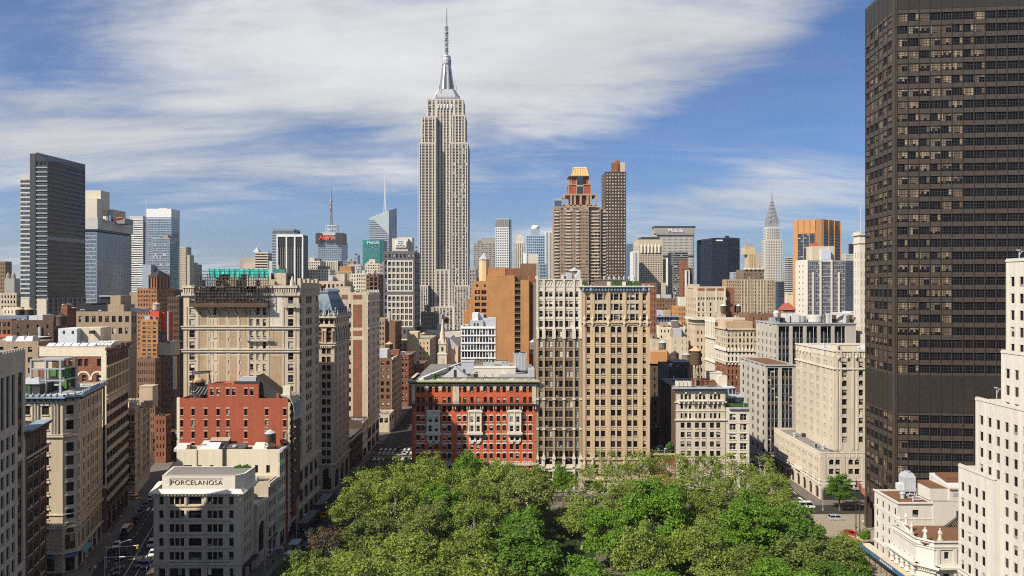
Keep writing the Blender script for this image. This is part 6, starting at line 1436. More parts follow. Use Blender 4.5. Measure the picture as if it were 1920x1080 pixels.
def great_tower():
 Y = 875.0;h = lambda p: X(p,Y);zz = lambda p: Z(p,Y)
 b = Bld('skyscraper','great stepped limestone skyscraper with a metal mast and needle, tallest of all','skyscraper',(h(830),Y+20));b.cap = 0
 D = 44.0
 def wing(name,p0,p1,yt,yf,cols,zb=20.0,side=None,dd=D,cap=True):
  w = b.part(name);x0,x1 = h(p0),h(p1);zt = zz(yt);fr = Fr((x0,yf),(x1,yf))
  strips(b,fr,zb,zt,[(a*fr.L,c*fr.L) for a,c in cols],3.75,ESBM,.5,w)
  fe = Fr((x1,yf),(x1,yf+dd))
  if side: strips(b,fe,zb,zt,even(fe.L,side,.5),3.75,ESBM,.5,w)
  else: w.face([fe.p(0,zb),fe.p(fe.L,zb),fe.p(fe.L,zt),fe.p(0,zt)],ESBM)
  fw = Fr((x0,yf+dd),(x0,yf));w.face([fw.p(0,zb),fw.p(fw.L,zb),fw.p(fw.L,zt),fw.p(0,zt)],ESBM)
  w.face([(x0,yf,zt),(x1,yf,zt),(x1,yf+dd,zt),(x0,yf+dd,zt)],ESBM);w.face([(x1,yf+dd,zb),(x0,yf+dd,zb),(x0,yf+dd,zt),(x1,yf+dd,zt)],ESBM)
  for i in range(int(fr.L/1.6)): w.fbox(fr,i*1.6+.2,i*1.6+.9,zt,zt+.5,-.5,.1,ESBM)
  return fr,x0,x1,zt
 # deep middle of the shaft
 wing('shaft_core',798,868,182,Y+9,[(.05,.13),(.17,.22),(.30,.35),(.385,.435),(.47,.52),(.555,.605),(.66,.71),(.78,.84),(.88,.95)],22,6,30)
 c5 = [(.10,.2),(.27,.45),(.54,.72),(.79,.89)]
 wing('upper_wing',789,817,217,Y+3,c5,230,5,D-6);wing('upper_wing',847,872,214,Y+3,[(.10,.2),(.29,.45),(.54,.70),(.79,.89)],230,7,D-6)
 wing('lower_wing',785,817,267,Y,[(.07,.15),(.21,.35),(.41,.55),(.62,.76),(.83,.91)],20,6,D);wing('lower_wing',842,877,267,Y,[(.06,.13),(.19,.31),(.37,.49),(.55,.67),(.73,.85),(.90,.96)],20,8,D)
 wing('lower_wing',817,842.2,505,Y+.4,[(.10,.26),(.40,.58),(.72,.88)],20,None,12)
 wing('base_wing',787,804,535,Y-10,[(.08,.2),(.3,.45),(.55,.7),(.8,.92)],0,3,20);wing('base_wing',852,897,535,Y-8,[(.04+.12*i,.12+.12*i) for i in range(8)],0,5,60)
 wing('base_wing',804.2,852,575,Y-4,[(.06+.13*i,.14+.13*i) for i in range(7)],0,None,20);wing('base_wing',893,903,520,Y+20,[(.2,.4),(.6,.8)],0,4,40)
 # bright window heads in the topmost storeys
 ar = b.part('arched_heads');f0 = Fr((h(798),Y+9),(h(868),Y+9))
 for t in (.325,.41,.495,.58,.685): ar.lathe(*f0.p(f0.L*t,0,-.1)[:2],[(1.3,zz(200)),(1.2,zz(194)),(.2,zz(191))],ALU,8)
 # metal crown in steps
 cr = b.part('metal_crown');cx = h(834);yc = Y+24
 def oct(px,z,dd): 
  w = px/F*Y/2;c = w*.3;return [(cx-w+c,yc-dd,z),(cx+w-c,yc-dd,z),(cx+w,yc-dd+c,z),(cx+w,yc+dd-c,z),(cx+w-c,yc+dd,z),(cx-w+c,yc+dd,z),(cx-w,yc+dd-c,z),(cx-w,yc-dd+c,z)]
 for w0,w1,p0,p1,dd in ((66,64,190,181,13),(54,52,181,173,12),(50,42,173,166,11),(40,36,166,161,10)):
  cr.loft([oct(w0,zz(p0),dd),oct(w1,zz(p1),dd-.6)],ALU)
 for i in range(24): x = cx+(i-11.5)*1.45;cr.box(x,x+.5,yc-12.9,yc-12.4,zz(181),zz(176),GREYM)
 # mooring mast with winged buttresses
 ms = b.part('mast');s = Y/F
 ms.lathe(cx,yc,[(9.2*s,zz(161)),(8.2*s,zz(140)),(7.6*s,zz(112)),(9.0*s,zz(110)),(9.0*s,zz(101)),(8.0*s,zz(100)),(7.6*s,zz(97)),(8.2*s,zz(96)),(7.0*s,zz(93)),(3.5*s,zz(92))],ALU,20)
 for a in range(8):
  t = math.pi*a/4+.39;c,d = math.cos(t),math.sin(t);pr = lambda r,p,o: (cx+r*s*c-o*d,yc+r*s*d+o*c,zz(p))
  for o in (-1.0,1.0): pass
  ms.hexa([pr(15.5,161,-.9),pr(15.5,161,.9),pr(6,161,.9),pr(6,161,-.9),pr(8.6,112,-.7),pr(8.6,112,.7),pr(6,112,.7),pr(6,112,-.7)],ALU)
  ms.box(cx+8.2*s*c-.5,cx+8.2*s*c+.5,yc+8.2*s*d-.5,yc+8.2*s*d+.5,zz(109),zz(102),DARKM)
 for i in range(10): ms.lathe(cx,yc,[(8.3*s,zz(158-4.4*i)),(8.3*s,zz(157-4.4*i))],SPAN,12)
 an = b.part('antenna');an.lathe(cx,yc,[(2.6*s,zz(92)),(2.6*s,zz(78)),(2.0*s,zz(77)),(1.9*s,zz(38)),(2.8*s,zz(37)),(2.8*s,zz(36)),(1.3*s,zz(35)),(1.1*s,zz(12)),(.7*s,zz(0))],MASTM,8)
 for i in range(17): z = zz(88-3.1*i);t = i*1.9;an.box(cx-2.6,cx+2.6,yc-.4,yc+.4,z,z+.5,MASTM);an.box(cx+1.5*math.cos(t)-.8,cx+1.5*math.cos(t)+.8,yc-2.2,yc-1.2,z,z+1.6,MASTM)
 for p in (50,64,84): an.lathe(cx,yc,[(3.6*s,zz(p)),(3.6*s,zz(p-1))],MASTM,10)
 bs = b.part('aerial')
 for p,q,hh in ((816,181,6),(850,168,14),(854,168,9),(822,166,8),(800,214,4),(812,214,5),(795,216,4)): bs.tube((h(p),Y+12,zz(q)),(h(p),Y+12,zz(q)+hh),.35,MASTM,5)
 b.done()
great_tower()
# ------------------------------------------------------------------ the tower with the shining fan crown
def fan_tower():
 Y = 1560.0;h = lambda p: X(p,Y);zz = lambda p: Z(p,Y);D = 34.0
 b = Bld('skyscraper','slender white tower with a silver scalloped crown and steel needle','skyscraper',(h(1452),Y));b.cap = 0
 WB = wallm("white glazed brick",(0.48,0.455,0.40),0.08,0.1)
 def blk(p0,p1,pt,pb,y0,dd,nb,fh=3.7,wf=.5):
  S = G(zz(pb),fh,int((zz(pt)-zz(pb))/fh),nb=nb,frac=wf,wh=2.1,sill=.8,style='pane')
  b.poly(rect(h(p0),h(p1),y0,y0+dd),zz(pb),zz(pt),[S,None,None,G(zz(pb),fh,int((zz(pt)-zz(pb))/fh),nb=max(3,nb//2),frac=wf,wh=2.1,sill=.8,style='pane')],WB,.5,ROOFG,.4)
 blk(1438.5,1467,449,560,Y,D,9);blk(1441,1464,425,449,Y+3,D-6,7)
 gr = plain("grey vertical strip",(.2,.2,.19),.6);c = b.part('shaft_strips')
 for p in (1446,1449.5,1453,1456.5,1460): c.box(h(p)-.9,h(p)+.9,Y+2.8,Y+3.0,zz(449),zz(428),gr)
 cn = b.part('crown');cx,cy = h(1452.5),Y+16;s = Y/F
 SV = plain("brushed steel",(.30,.30,.295),.4,.3,.5,.2)
 w = lambda p,z: [(cx-p*s,cy-p*s,z),(cx+p*s,cy-p*s,z),(cx+p*s,cy+p*s,z),(cx-p*s,cy+p*s,z)]
 prof = [(9.8,425),(9.3,417),(7.5,408),(5.7,399),(4.2,391),(2.9,384),(1.9,378),(1.2,372),(.75,366),(.45,360),(.14,350)]
 cn.loft([w(p,zz(q)) for p,q in prof],SV)
 fa = b.part('crown_arches')     # stacked sunburst arches on every side
 for k,(p,q) in enumerate(((9.3,419),(7.4,409),(5.7,400),(4.2,392),(2.9,385),(1.9,379))):
  for fx,fy in ((0,-1),(-1,0),(1,0)):
   n = 10;r = p*s*.96;o = p*s+.9
   pt = lambda t,rr: ((cx+rr*math.cos(t) if fx == 0 else cx+fx*o),(cy+fy*o if fx == 0 else cy+rr*math.cos(t)),zz(q)+rr*1.15*math.sin(t))
   for i in range(n): t0,t1 = math.pi*i/n,math.pi*(i+1)/n;fa.tube(pt(t0,r),pt(t1,r),.55,SV,5)
   for i in range(1,6): t = math.pi*i/6;fa.tube(pt(t,r*.5),pt(t,r*.8),.55,GREYM,4)
 b.done()
fan_tower()
# ------------------------------------------------------------------ plain towers of the skyline
def tower(name,label,p0,p1,pt,Y,D,m,pb=None,fh=3.6,nb=8,ns=None,frac=.5,wh=None,sill=.8,style='pane',depth=.35,cat='tower',cap=0,roof=None,vstrip=False,hband=False,parapet=1.0,side=True,ms=None,top=0.0,fit=False):
 """south wall p0..p1 across the picture, top at pt, standing Y metres off and D deep"""
 if fit: D = min(D,max(4,.3*(p1-p0)/(p0-960)*Y))     # p0 is then the far end of the western flank
 x0,x1 = X(p0,Y+D if fit else Y),X(p1,Y);zt = Z(pt,Y);zb = Z(pb,Y) if pb else 0.0;zb = max(0.0,zb)
 b = Bld(name,label,cat,((x0+x1)/2,Y));b.cap = cap;wh = wh or fh*.55
 n = max(1,int((zt-top-zb-1.2)/fh));z0 = zt-top-.9-n*fh
 L = x1-x0
 def mk(k):
  def f(fr):
   if vstrip or not k: return []
   cols = [(.4,fr.L-.4)] if hband else even(fr.L,k,frac,.4)
   rows = [(z0+i*fh+sill,z0+i*fh+sill+wh,cols,style if not hband else None,0) for i in range(n)]
   if hband:
    for v0,v1,cc,_,_ in rows:
     for a,c in even(fr.L,k,.94,.4): b.wins.append((fr,a,c,v0,v1,depth,style))
   return rows
  return f
 ns = ns or max(2,int(nb*D/L));rc = rect(x0,x1,Y,Y+D);vis = 1 if (p0+p1)/2 < 960 else 3
 faces = [mk(nb),None,None,None];faces[vis] = mk(ns) if side else None
 frs = b.poly(rc,0,zt,faces,m,parapet,roof or ROOFG,depth)
 if vstrip:
  b.w.f = [];b.w.v = [];b.w.m = []
  for i,fr in enumerate(frs):
   if i in (0,vis): 
    if zb > 0: b.rows(fr,0,zb,[],m)
    strips(b,fr,zb,zt-top,even(fr.L,nb if i == 0 else ns,frac,.3),fh,m,.8,b.w,SPAN,.58,style)
    if top: b.rows(fr,zt-top,zt,[],m)
   else: b.rows(fr,0,zt,[],m)
  b.w.face([(p[0],p[1],zt) for p in rc],m)
 b.x0,b.x1,b.zt,b.frs,b.Y,b.D = x0,x1,zt,frs,Y,D
 if zt < 77 and Y < 600: clutter(b,x0+.5,max(x0+.6,x1-3),Y+.6,Y+max(.7,D*.7),zt-parapet,4 if D < 9 else 7)
 return b
def roofbits(b,k=3,seed=0,hmax=4.5,m=None):
 r = random.Random('%s%d' % (b.root['label'],seed));L = b.x1-b.x0
 for i in range(k):
  w = r.uniform(.12,.3)*L;d = r.uniform(.2,.4)*b.D;x = b.x0+r.uniform(.06,.9-w/L)*L;y = b.Y+r.uniform(.08,.5)*b.D
  b.boxpart('bulkhead' if i % 2 == 0 else 'rooftop_unit',x,x+w,y,y+d,b.zt-1,b.zt+r.uniform(.35,1)*hmax,m or r.choice((STEEL,GREYST,TAND,GRB,ROOFW)),r.choice((ROOFG,ROOFW,ROOFD)))
 return b
GBLUE = plain("grey blue panel",(.26,.31,.36),.5);DGLS = plain("dark glass panel",(.03,.035,.042),.3);LGT = plain("light grey panel",(.42,.42,.40),.6);WHP = plain("white panel",(.62,.62,.60),.6);BEIGE = wallm("beige skyline stone",(.44,.37,.28),.1,.12);BEIGEL = wallm("pale beige skyline stone",(.52,.47,.38),.1,.12);GREYB = wallm("grey skyline brick",(.30,.28,.25),.1,.12);BRNB = wallm("brown skyline brick",(.19,.125,.08),.1,.12);BLKP = plain("black panel",(.018,.018,.02),.4);GRPAN = plain("mid grey panel",(.2,.2,.2),.55)
# left group
def left_group():
 # slab hotel with a dark side of glass
 Y = 530;b = tower('glass_slab_tower','tall dark glass slab tower with pale banded end and a raised sloping screen',57,89,301,Y,47,DGLS,590,3.55,4,14,.9,2.1,.9,'curtd',.2,hband=True,cap=100)
 x0,x1,zt = b.x0,b.x1,b.zt
 pf = b.part('end_bands');fr = b.frs[0];n = int((zt-62)/3.55)
 xa = X(67.5,Y)-x0
 for i in range(n): z = 60+i*3.55;pf.fbox(fr,xa,fr.L,z,z+1.0,0,.35,plain("grey end band",(.25,.27,.29),.5))
 pf.fbox(fr,0,xa,0,Z(288,Y),0,.6,DARKM);
 lw = b.part('low_wing');xl = X(36,Y);zl = Z(327,Y);f2 = Fr((xl,Y+1),(X(57,Y),Y+1))
 rws = [(62+i*3.55+1.0,62+i*3.55+3.3,[(.3,f2.L-.3)],None,0) for i in range(int((zl-64)/3.55))]
 b.rows(f2,0,zl,rws,LGT,DGLS,.3,lw);
 for v0,v1,cc,_,_ in rws:
  for a,c in even(f2.L,5,.9,.3): b.wins.append((f2,a,c,v0,v1,.3,'bpane'))
 lw.box(xl,X(57,Y),Y+1.01,Y+40,0,zl,GRPAN,(0,5))
 sc = b.part('roof_screen');xs = X(68,Y);z1 = Z(286,Y)
 sc.hexa([(xs,Y-.3,zt-.5),(x1,Y-.3,zt-.5),(x1,Y+47,zt-.5),(xs,Y+47,zt-.5),(xs,Y-.3,z1),(xs+1,Y-.3,z1),(x1,Y+47,zt+5.5),(xs,Y+47,zt+5.5)],DGLS)
 sc.box(xs-3,xs-1.2,Y-.4,Y+30,zt-20,Z(289,Y),DGLS)
 bn = b.part('plant_band');fe = b.frs[1];zm = Z(447,Y);bn.fbox(fe,0,fe.L,zm-1,zm+2,0,.2,GRPAN);bn.fbox(fe,0,fe.L,Z(557,Y),Z(546,Y),0,.3,BLKP)
 for i in range(int((zt-70)/3.55)): bn.fbox(fe,0,fe.L,70+i*3.55,70+i*3.55+.3,0,.12,DGLS)
 for i in range(9): u = fe.L*i/8;bn.fbox(fe,max(0,u-.3),min(fe.L,u+.3),0,Z(558,Y),0,.4,LGT)
 for p0,p1 in ((37,56),(70,88)): bn.box(X(p0,Y),X(p1,Y),Y-.6,Y-.1,0,Z(560,Y),BEIGEL)
 b.done()
 # glass curtain tower beside it
 Y = 610;b = tower('glass_tower','blue grey glass tower with orange gear on its roof, next to the dark slab',150,181,433,Y,56,GBLUE,600,3.5,12,20,.86,2.6,.5,'curt',.12)
 x0,x1,zt = b.x0,b.x1,b.zt;ph = b.part('penthouse');ph.box(x0,x1+1.5,Y-.8,Y+56,zt+1.5,Z(408,Y),LGT,(5,));ph.box(x0,x1,Y,Y+55,zt-.9,zt+1.5,DGLS,(5,))
 og = b.part('roof_crane');OR = plain("orange machinery",(.6,.18,.03),.5);og.lathe(X(186,Y),Y+12,[(3.2,zt+10),(3.2,zt+14)],BEIGEL,14);og.tube((X(196,Y),Y+12,zt+11),(X(206,Y),Y+20,zt+13.5),1.3,OR,6);og.box(X(192,Y),X(196,Y),Y+10,Y+13,zt+10,zt+15,plain("blue tarp",(.05,.15,.4),.6));og.box(X(203,Y),X(214,Y+30),Y+26,Y+40,zt+9,zt+14,GRPAN)
 b.done()
 b = tower('apartment_tower','beige stepped tower top with a light upper box behind the glass tower',150,189,357,820,18,BEIGEL,440,3.4,5,6,.6,1.6,.9,'bpane',.3,top=22);b.boxpart('lower_shoulder',X(158,810),X(182,810),810,819.8,0,Z(372,810),BEIGEL);b.boxpart('side_shoulder',b.x1,b.x1+6,835,862,0,Z(390,820),BEIGE);b.done()
 b = tower('striped_tower','pale tower of white horizontal stripes with a grey crown',243,268,411,1250,10,WHP,560,4.1,3,3,.9,1.9,1.2,'pane',.3,hband=True);b.boxpart('crown_screen',b.x0,b.x1,1250,1285,b.zt,Z(405,1250),LGT);b.boxpart('blue_side',b.x1+.3,b.x1+7.5,1255,1290,0,Z(416,1250),plain("deep blue panel",(.06,.09,.15),.3));b.done()
 b = tower('glass_tower','light blue glass tower with a white crown band and a thin aerial',275.5,321,392,1150,29,plain("pale blue panel",(.33,.40,.47),.4),560,3.9,16,10,.9,3.0,.5,'curt',.12,top=16)
 b.boxpart('crown_band',b.x0-.4,b.x1+.4,1149.5,1179.5,b.zt-14,b.zt+.5,WHP);b.boxpart('rooftop_unit',b.x0+15,b.x1-12,1160,1172,b.zt,b.zt+3,LGT);a = b.part('aerial');a.tube((X(273.5,1150),1151,60),(X(273.5,1150),1151,Z(352,1150)),.9,WHP,6,.25);b.done()
 b = tower('glass_tower','lower teal glass tower in front of the light blue one',286,318,446,1000,24,GBLUE,560,3.6,10,6,.88,2.6,.5,'curt',.12);b.boxpart('low_glass_wing',X(267,990),X(283,990),990,1010,0,Z(496,990),GBLUE);roofbits(b,2);b.done()
 b = tower('deco_tower','slender beige stepped tower to the side of the light blue glass tower',337,349,463,1100,18,BEIGE,560,3.7,5,4,.4);b.boxpart('lower_step',b.x1,X(355,1100),1101,1116,0,Z(478,1100),BEIGE);b.done()
 b = tower('small_tower','low dark glass roof block peeping over the scaffolded tower',355,362,492,1300,20,GBLUE,560,4,4);b.boxpart('tilted_screen',X(362,1300),X(374,1300),1300,1310,0,Z(496,1300),DGLS);b.done()
 b = tower('old_tower','old brown stone tower with pinnacles at the picture edge',-30,10,490,620,8,BRNB,560,3.6,10,None,.4);b.boxpart('lower_wing',X(8,610),X(27,610),610,630,0,Z(522,610),GREYB)
 for p in (14,24): q = b.part('pinnacle');q.lathe(X(p,612),613,[(1.6,Z(522,612)),(1.6,Z(516,612)),(.3,Z(511,612)),(0,Z(509,612))],GREYB,8)
 b.done()
 # nearer roofs under them
 b = tower('loft_building','tan loft building with arched top windows at the far left edge',-40,31,549,470,4,TANL,585,3.6,12,None,.5,2.0,.8,'hung',cap=60);b.done()
 b = tower('loft_building','brown brick loft with a bright orange lower band at the left edge',-60,22,598,330,8,BRB,640,3.6,10,None,.62,2.1,.8,'trip',cap=60);b.boxpart('orange_band',b.x0,b.x1+.1,329.9,330,Z(632,330),Z(627,330),plain("orange paint",(.5,.1,.03),.8));b.boxpart('blue_roof_room',X(-10,336),X(50,336),336,342,0,Z(592,336),plain("blue grey sheet",(.13,.17,.22),.7));b.done()
 b = tower('loft_building','blank dark brown brick loft beside the orange banded one',23,100,601,322,5,BRD,None,3.6,4,None,.2,1.8,.8,'hung',cap=20,);b.boxpart('raised_wall',X(80,323),X(101,323),323,335,0,Z(592,323),BRD);b.boxpart('white_bulkhead',X(54,330),X(69,330),330,338,0,Z(592,330),ROOFW);b.boxpart('white_bulkhead',X(70,330),X(80,330),330,338,0,Z(590,330),ROOFW);fl = b.part('flue');[fl.tube((X(p,321.5),321.5,Z(640,321.5)),(X(p,321.5),321.5,Z(613,321.5)),.4,ROOFW,6) for p in (73,76)];b.done()
 b = tower('loft_building','low brown roofed building with three white skylights at the left edge',-40,72,640,235,8,TAND,None,3.6,4,None,.3,1.8,.8,'hung',cap=20)
 for p in (9,31,47): s = b.part('skylight');x = X(p,237);s.hexa([(x,236,b.zt-.3),(x+3.2,236,b.zt-.3),(x+3.2,240,b.zt-.3),(x,240,b.zt-.3),(x+.7,237,b.zt+1.6),(x+2.7,237,b.zt+1.6),(x+2.7,239.4,b.zt+1.6),(x+.7,239.4,b.zt+1.6)],ROOFW)
 b.boxpart('roof_shed',X(43,243),X(72,243),243,250,0,Z(633,243),BRD,ROOFW);b.done()
 b = tower('dark_tank_house','pale cream loft with two dark roof huts',5,34,576,400,5,CREAM,None,3.6,4,None,.3,1.8,.8,'hung',cap=10);b.done()
 for p,lab in ((38,'dark tank hut with a flat cone roof, left of its twin below the dark slab'),(55,'dark tank hut with a flat cone roof, right of its twin below the dark slab')): tank(lab,X(p,370),370,Z(600,370),2.1,4.5,1.2,IRON,CONER,1.3)
 # tan loft with black roof rooms
 b = tower('loft_building','tan brick loft with paired dark windows and black roof rooms',143,246,584,330,5,TAND,640,5.6,8,None,.56,3.0,1.3,'trip',.3,cap=40)
 rr = b.part('roof_room');rr.box(X(143,334),X(172,334),334,352,b.zt-1,Z(569,334),BLKP);rr.box(X(172,334),X(202,334),334,352,b.zt-1,Z(572,334),BLKP);rr.box(X(186,345),X(208,345),345,352,b.zt-1,Z(556,345),BLKP);rr.box(X(186,344),X(208,344),344,345,Z(556,344),Z(554,344),STEEL)
 rr.box(X(202,330.4),X(232,330.4),330.4,340,b.zt-1,Z(571,330),TAND);rr.box(X(207,330.8),X(226,330.8),330.8,340,b.zt-1,Z(554,330),TAND);rr.hexa([(X(231,335),335,b.zt-1),(X(252,335),335,b.zt-1),(X(250,335),350,b.zt-1),(X(231,335),350,b.zt-1),(X(231,335),335,b.zt+2.2),(X(252,335),335,b.zt+1.6),(X(250,335),350,b.zt+.6),(X(231,335),350,b.zt+1.2)],ROOFW)
 b.done()
 b = tower('brick_stack','square red brick chimney block beside the tan loft',114,126,573,310,6,BRR,None,3.6,2,None,.2,cat='building',cap=0);b.done()
 tank('brown wooden tank with dark peaked roof in front of the brick chimney block',X(115.5,290),290,Z(618,290),2.0,3.8,1.6,WOOD,IRON,1.6)
 # brick tower with pyramid roof
 Y = 560;b = tower('brick_tower','orange brown brick tower with an arcaded top and dark pyramid roof',257,294,541,Y,30,brickm("orange brown brick",(.36,.17,.075),(.28,.12,.05)),660,3.55,7,None,.5,1.9,.9,'hung',.3,cap=60)
 tp = b.part('top_pavilion');x0,x1 = X(278.5,Y),X(294,Y);z1 = Z(518,Y);ft = Fr((x0,Y),(x1,Y));om = _mats["orange brown brick"]
 b.rows(ft,b.zt-.5,z1,[(b.zt+.6,z1-1.2,even(ft.L,3,.55),None,1)],om,None,.6,tp);fe = Fr((x1,Y),(x1,Y+22));b.rows(fe,b.zt-.5,z1,[(b.zt+.6,z1-1.2,even(fe.L,4,.5),None,1)],om,None,.6,tp);tp.box(x0+.6,x1-.6,Y+.6,Y+22,b.zt-1,z1-.1,DARKM,(5,));tp.box(x0,x0+.5,Y,Y+22,b.zt-.5,z1,om,(5,));b.band([ft,fe],z1-.3,.5,.6,om,tp)
 pr = b.part('pyramid_roof');g = [(x0-.8,Y-.8,z1+.2),(x1+.8,Y-.8,z1+.2),(x1+.8,Y+22.8,z1+.2),(x0-.8,Y+22.8,z1+.2)];ap = ((x0+x1)/2,Y+11,Z(506,Y))
 for i in range(4): pr.face([g[i],g[(i+1) % 4],ap],IRON)
 b.boxpart('left_step',X(243,Y+3),X(258,Y+3),Y+3,Y+30,0,Z(548,Y),TAND);b.done()
 b = tower('brick_tower','brown brick tower block with white window dots behind the pyramid roofed one',300,338,543,600,8,BRNB,660,3.5,7,None,.42,1.7,.9,'hungw',.3,cap=40);b.done()
 Y = 380;b = tower('brick_loft','narrow bright orange brick loft with a white tank and red roof room',264,296,599,Y,7,ORB,680,2.35*1.05,3,None,.62,1.25,.6,'hungw',.25,cap=60);b.cap = 60
 RED = plain("red painted room",(.5,.06,.02),.7);r = b.part('roof_room');r.box(X(283,Y+2),X(298,Y+2),Y+2,Y+8,b.zt-1,Z(583,Y),RED);r.box(X(301,Y+4),X(307.5,Y+4),Y+4,Y+14,0,Z(586,Y),RED);r.box(X(288,Y+1),X(292,Y+1),Y+1,Y+1.9,b.zt-1,Z(594,Y),BLUCU);r.tube((X(310.5,Y),Y+3,0),(X(310.5,Y),Y+3,Z(584,Y)),.5,STEEL,8);hvac(b,X(269,Y),Y+1,b.zt-.6,3,2,2.6);b.done()
 tank('white tank with a cone roof on the bright orange brick loft',X(293.5,Y+5),Y+5,Z(583,Y)+.1,2.0,3.2,.3,plain("white tank wood",(.5,.46,.4),.8),CONER,1.3)
 b = tower('brown_loft','tan topped brown brick loft with a white flue, beside the street canyon',295,328,645,345,5,BRB,None,3.6,5,None,.3,1.8,.8,'hung',cap=20);b.boxpart('tan_top',b.x0-.1,b.x1+.1,344.9,350.1,Z(666,345),b.zt+.1,TANL);b.boxpart('tan_bulkhead',X(307,350),X(324,350),350,360,b.zt,Z(644-1,345),TANL);b.boxpart('white_flue',X(324,344),X(330,344),344,344.8,Z(730,344),Z(668,344),LIMEW);b.done()
 tank('dark wooden tank on the tan topped loft by the street canyon',X(306,352),352,Z(645,345)+.2,1.9,3.2,1.6,WOODG,IRON,1.5)
 b = tower('brown_loft','blank brown brick wall of a loft above the slim tan corner house',256,291,672,318,5,BRB,None,3.6,8,9,.4,1.8,.8,'hung',cap=40,);b.done()
 b = tower('orange_house','small red brown corner house low in the street canyon',290,311,780,300,5,BRR,None,3.5,3,5,.35,1.8,.8,'hung',cap=20);b.done()
 b = tower('canyon_building','dark brown house low at the end of the street canyon',283,336,815,306,12,BRD,None,3.6,6,None,.45,1.9,.8,'hung',cap=20);b.done()
 b = tower('canyon_building','tall dark loft closing the street canyon beside the scaffolded tower',314,336,556,420,20,BRD,None,3.7,6,None,.45,1.9,.8,'hung',cap=0);b.done()
left_group()
def middle_group():
 b = tower('office_block','pale office block with a small pyramid top behind the teal netting',478,502,473,1000,40,BEIGEL,560,3.8,6,None,.5,hband=True);b.boxpart('low_wing',X(450,1010),X(478,1010),1010,1040,0,Z(482,1010),GREYB);b.boxpart('low_wing',X(457,1000),X(478,1000),1000,1009,0,Z(492,1000),BEIGE);b.boxpart('side_wing',X(502,1000),X(514,1000),1001,1030,0,Z(489,1000),LGT)
 p = b.part('pyramid_roof');x0,x1 = X(476,1020),X(488,1020);z = Z(473,1020);g = [(x0,1015,z),(x1,1015,z),(x1,1025,z),(x0,1025,z)];ap = ((x0+x1)/2,1020,Z(463,1020))
 for i in range(4): p.face([g[i],g[(i+1) % 4],ap],GREYM)
 b.done()
 # black tower with white piers
 Y = 880;b = tower('black_tower','black slab tower with tall white piers and a white roof line',519,569,440,Y,17,BLKP,560,3.7,14,12,.7,2.2,.7,'pane',.3)
 w = b.part('white_pier');fr = b.frs[0]
 for p in (520,537.5,553,568): u = X(p,Y)-b.x0;w.fbox(fr,max(0,u-.9),min(fr.L,u+.9),0,b.zt,0,1.2,WHP)
 for i in range(15): u = fr.L*i/14;w.fbox(fr,max(0,u-.12),min(fr.L,u+.12),0,b.zt-16,0,.5,LGT)
 w.fbox(fr,0,fr.L,b.zt-2.8,b.zt+.3,0,1.3,WHP);fe = b.frs[1]
 for i in range(6): u = fe.L*i/5;w.fbox(fe,max(0,u-.4),min(fe.L,u+.4),0,b.zt,0,.8,GRPAN)
 w.fbox(fr,0,fr.L,b.zt-16,b.zt-2.8,0,.3,BLKP);b.done()
 b = tower('glass_tower','blue striped tower behind the black slab with white piers',510,551,433,1000,30,GBLUE,560,4,10,None,.9,2.4,.8,'curt',.2,hband=True);b.boxpart('grey_crown',b.x0+1,b.x1,1000,1030,b.zt-1,b.zt+3,GRPAN);b.done()
 # square tower with frame crown,red sign and mast
 Y = 1540;h = lambda p: X(p,Y);z = lambda p: Z(p,Y)
 b = tower('mast_tower','square glass tower with corner frames, a red lettered sign and tall lattice mast',596,640,453,Y,60,GBLUE,520,4.2,12,8,.88,3,.6,'curt',.2)
 c = b.part('dark_crown');c.box(h(593),h(604),Y-6,Y+10,z(457),z(437),DARKM,());c.box(h(630),h(644),Y-6,Y+30,z(457),z(437),DARKM,());c.box(h(604),h(630),Y-1,Y+40,z(455),z(441),GRPAN,());c.box(h(601),h(631),Y-3,Y+38,z(441),z(436),STEEL,())
 lo = b.part('lower_block');f = Fr((h(604),Y-12),(h(636),Y-12));b.rows(f,0,z(490),[(z(560),z(491.5),even(f.L,9,.45),'pane',0)],LIMEW,None,.6,lo);lo.box(h(604),h(636),Y-11.9,Y,0,z(490),LIMEW,(0,5));lo.box(h(636),h(643),Y-8,Y+40,0,z(490),DARKM,(5,))
 fz = b.part('roof_frame');
 for x in (609,616,623,629): 
  for y in (Y+8,Y+24): fz.tube((h(x),y,z(437)),(h(x),y,z(422)),.9,STEEL,5)
 for y in (Y+8,Y+24):
  for q in (422,429): fz.tube((h(609),y,z(q)),(h(629),y,z(q)),.8,STEEL,5)
  fz.tube((h(609),y,z(437)),(h(623),y,z(422)),.5,STEEL,4);fz.tube((h(623),y,z(437)),(h(609),y,z(422)),.5,STEEL,4)
 for x in (609,629):
  for q in (422,437): fz.tube((h(x),Y+8,z(q)),(h(x),Y+24,z(q)),.7,STEEL,5)
 ms = b.part('mast');cx = h(617.5)
 for a,c2 in ((-1,-1),(1,-1),(1,1),(-1,1)): ms.tube((cx+a*2.6,Y+16+c2*2.6,z(437)),(cx+a*1.5,Y+16+c2*1.5,z(380)),.55,MASTM,5)
 for i in range(14): q = 436-4*i;ms.tube((cx-2.5,Y+13.6,z(q)),(cx+2.5,Y+13.6,z(q-4)),.4,MASTM,4);ms.box(cx-2.4,cx+2.4,Y+13.6,Y+18.4,z(q),z(q)+.6,MASTM)
 ms.lathe(cx,Y+16,[(2.2,z(400)),(1.9,z(370)),(1.2,z(369)),(1.1,z(355)),(.4,z(354)),(.25,z(337))],MASTM,8)
 for q in (400,388,375): ms.lathe(cx,Y+16,[(3.0,z(q)),(3.0,z(q-2))],LGT,10)
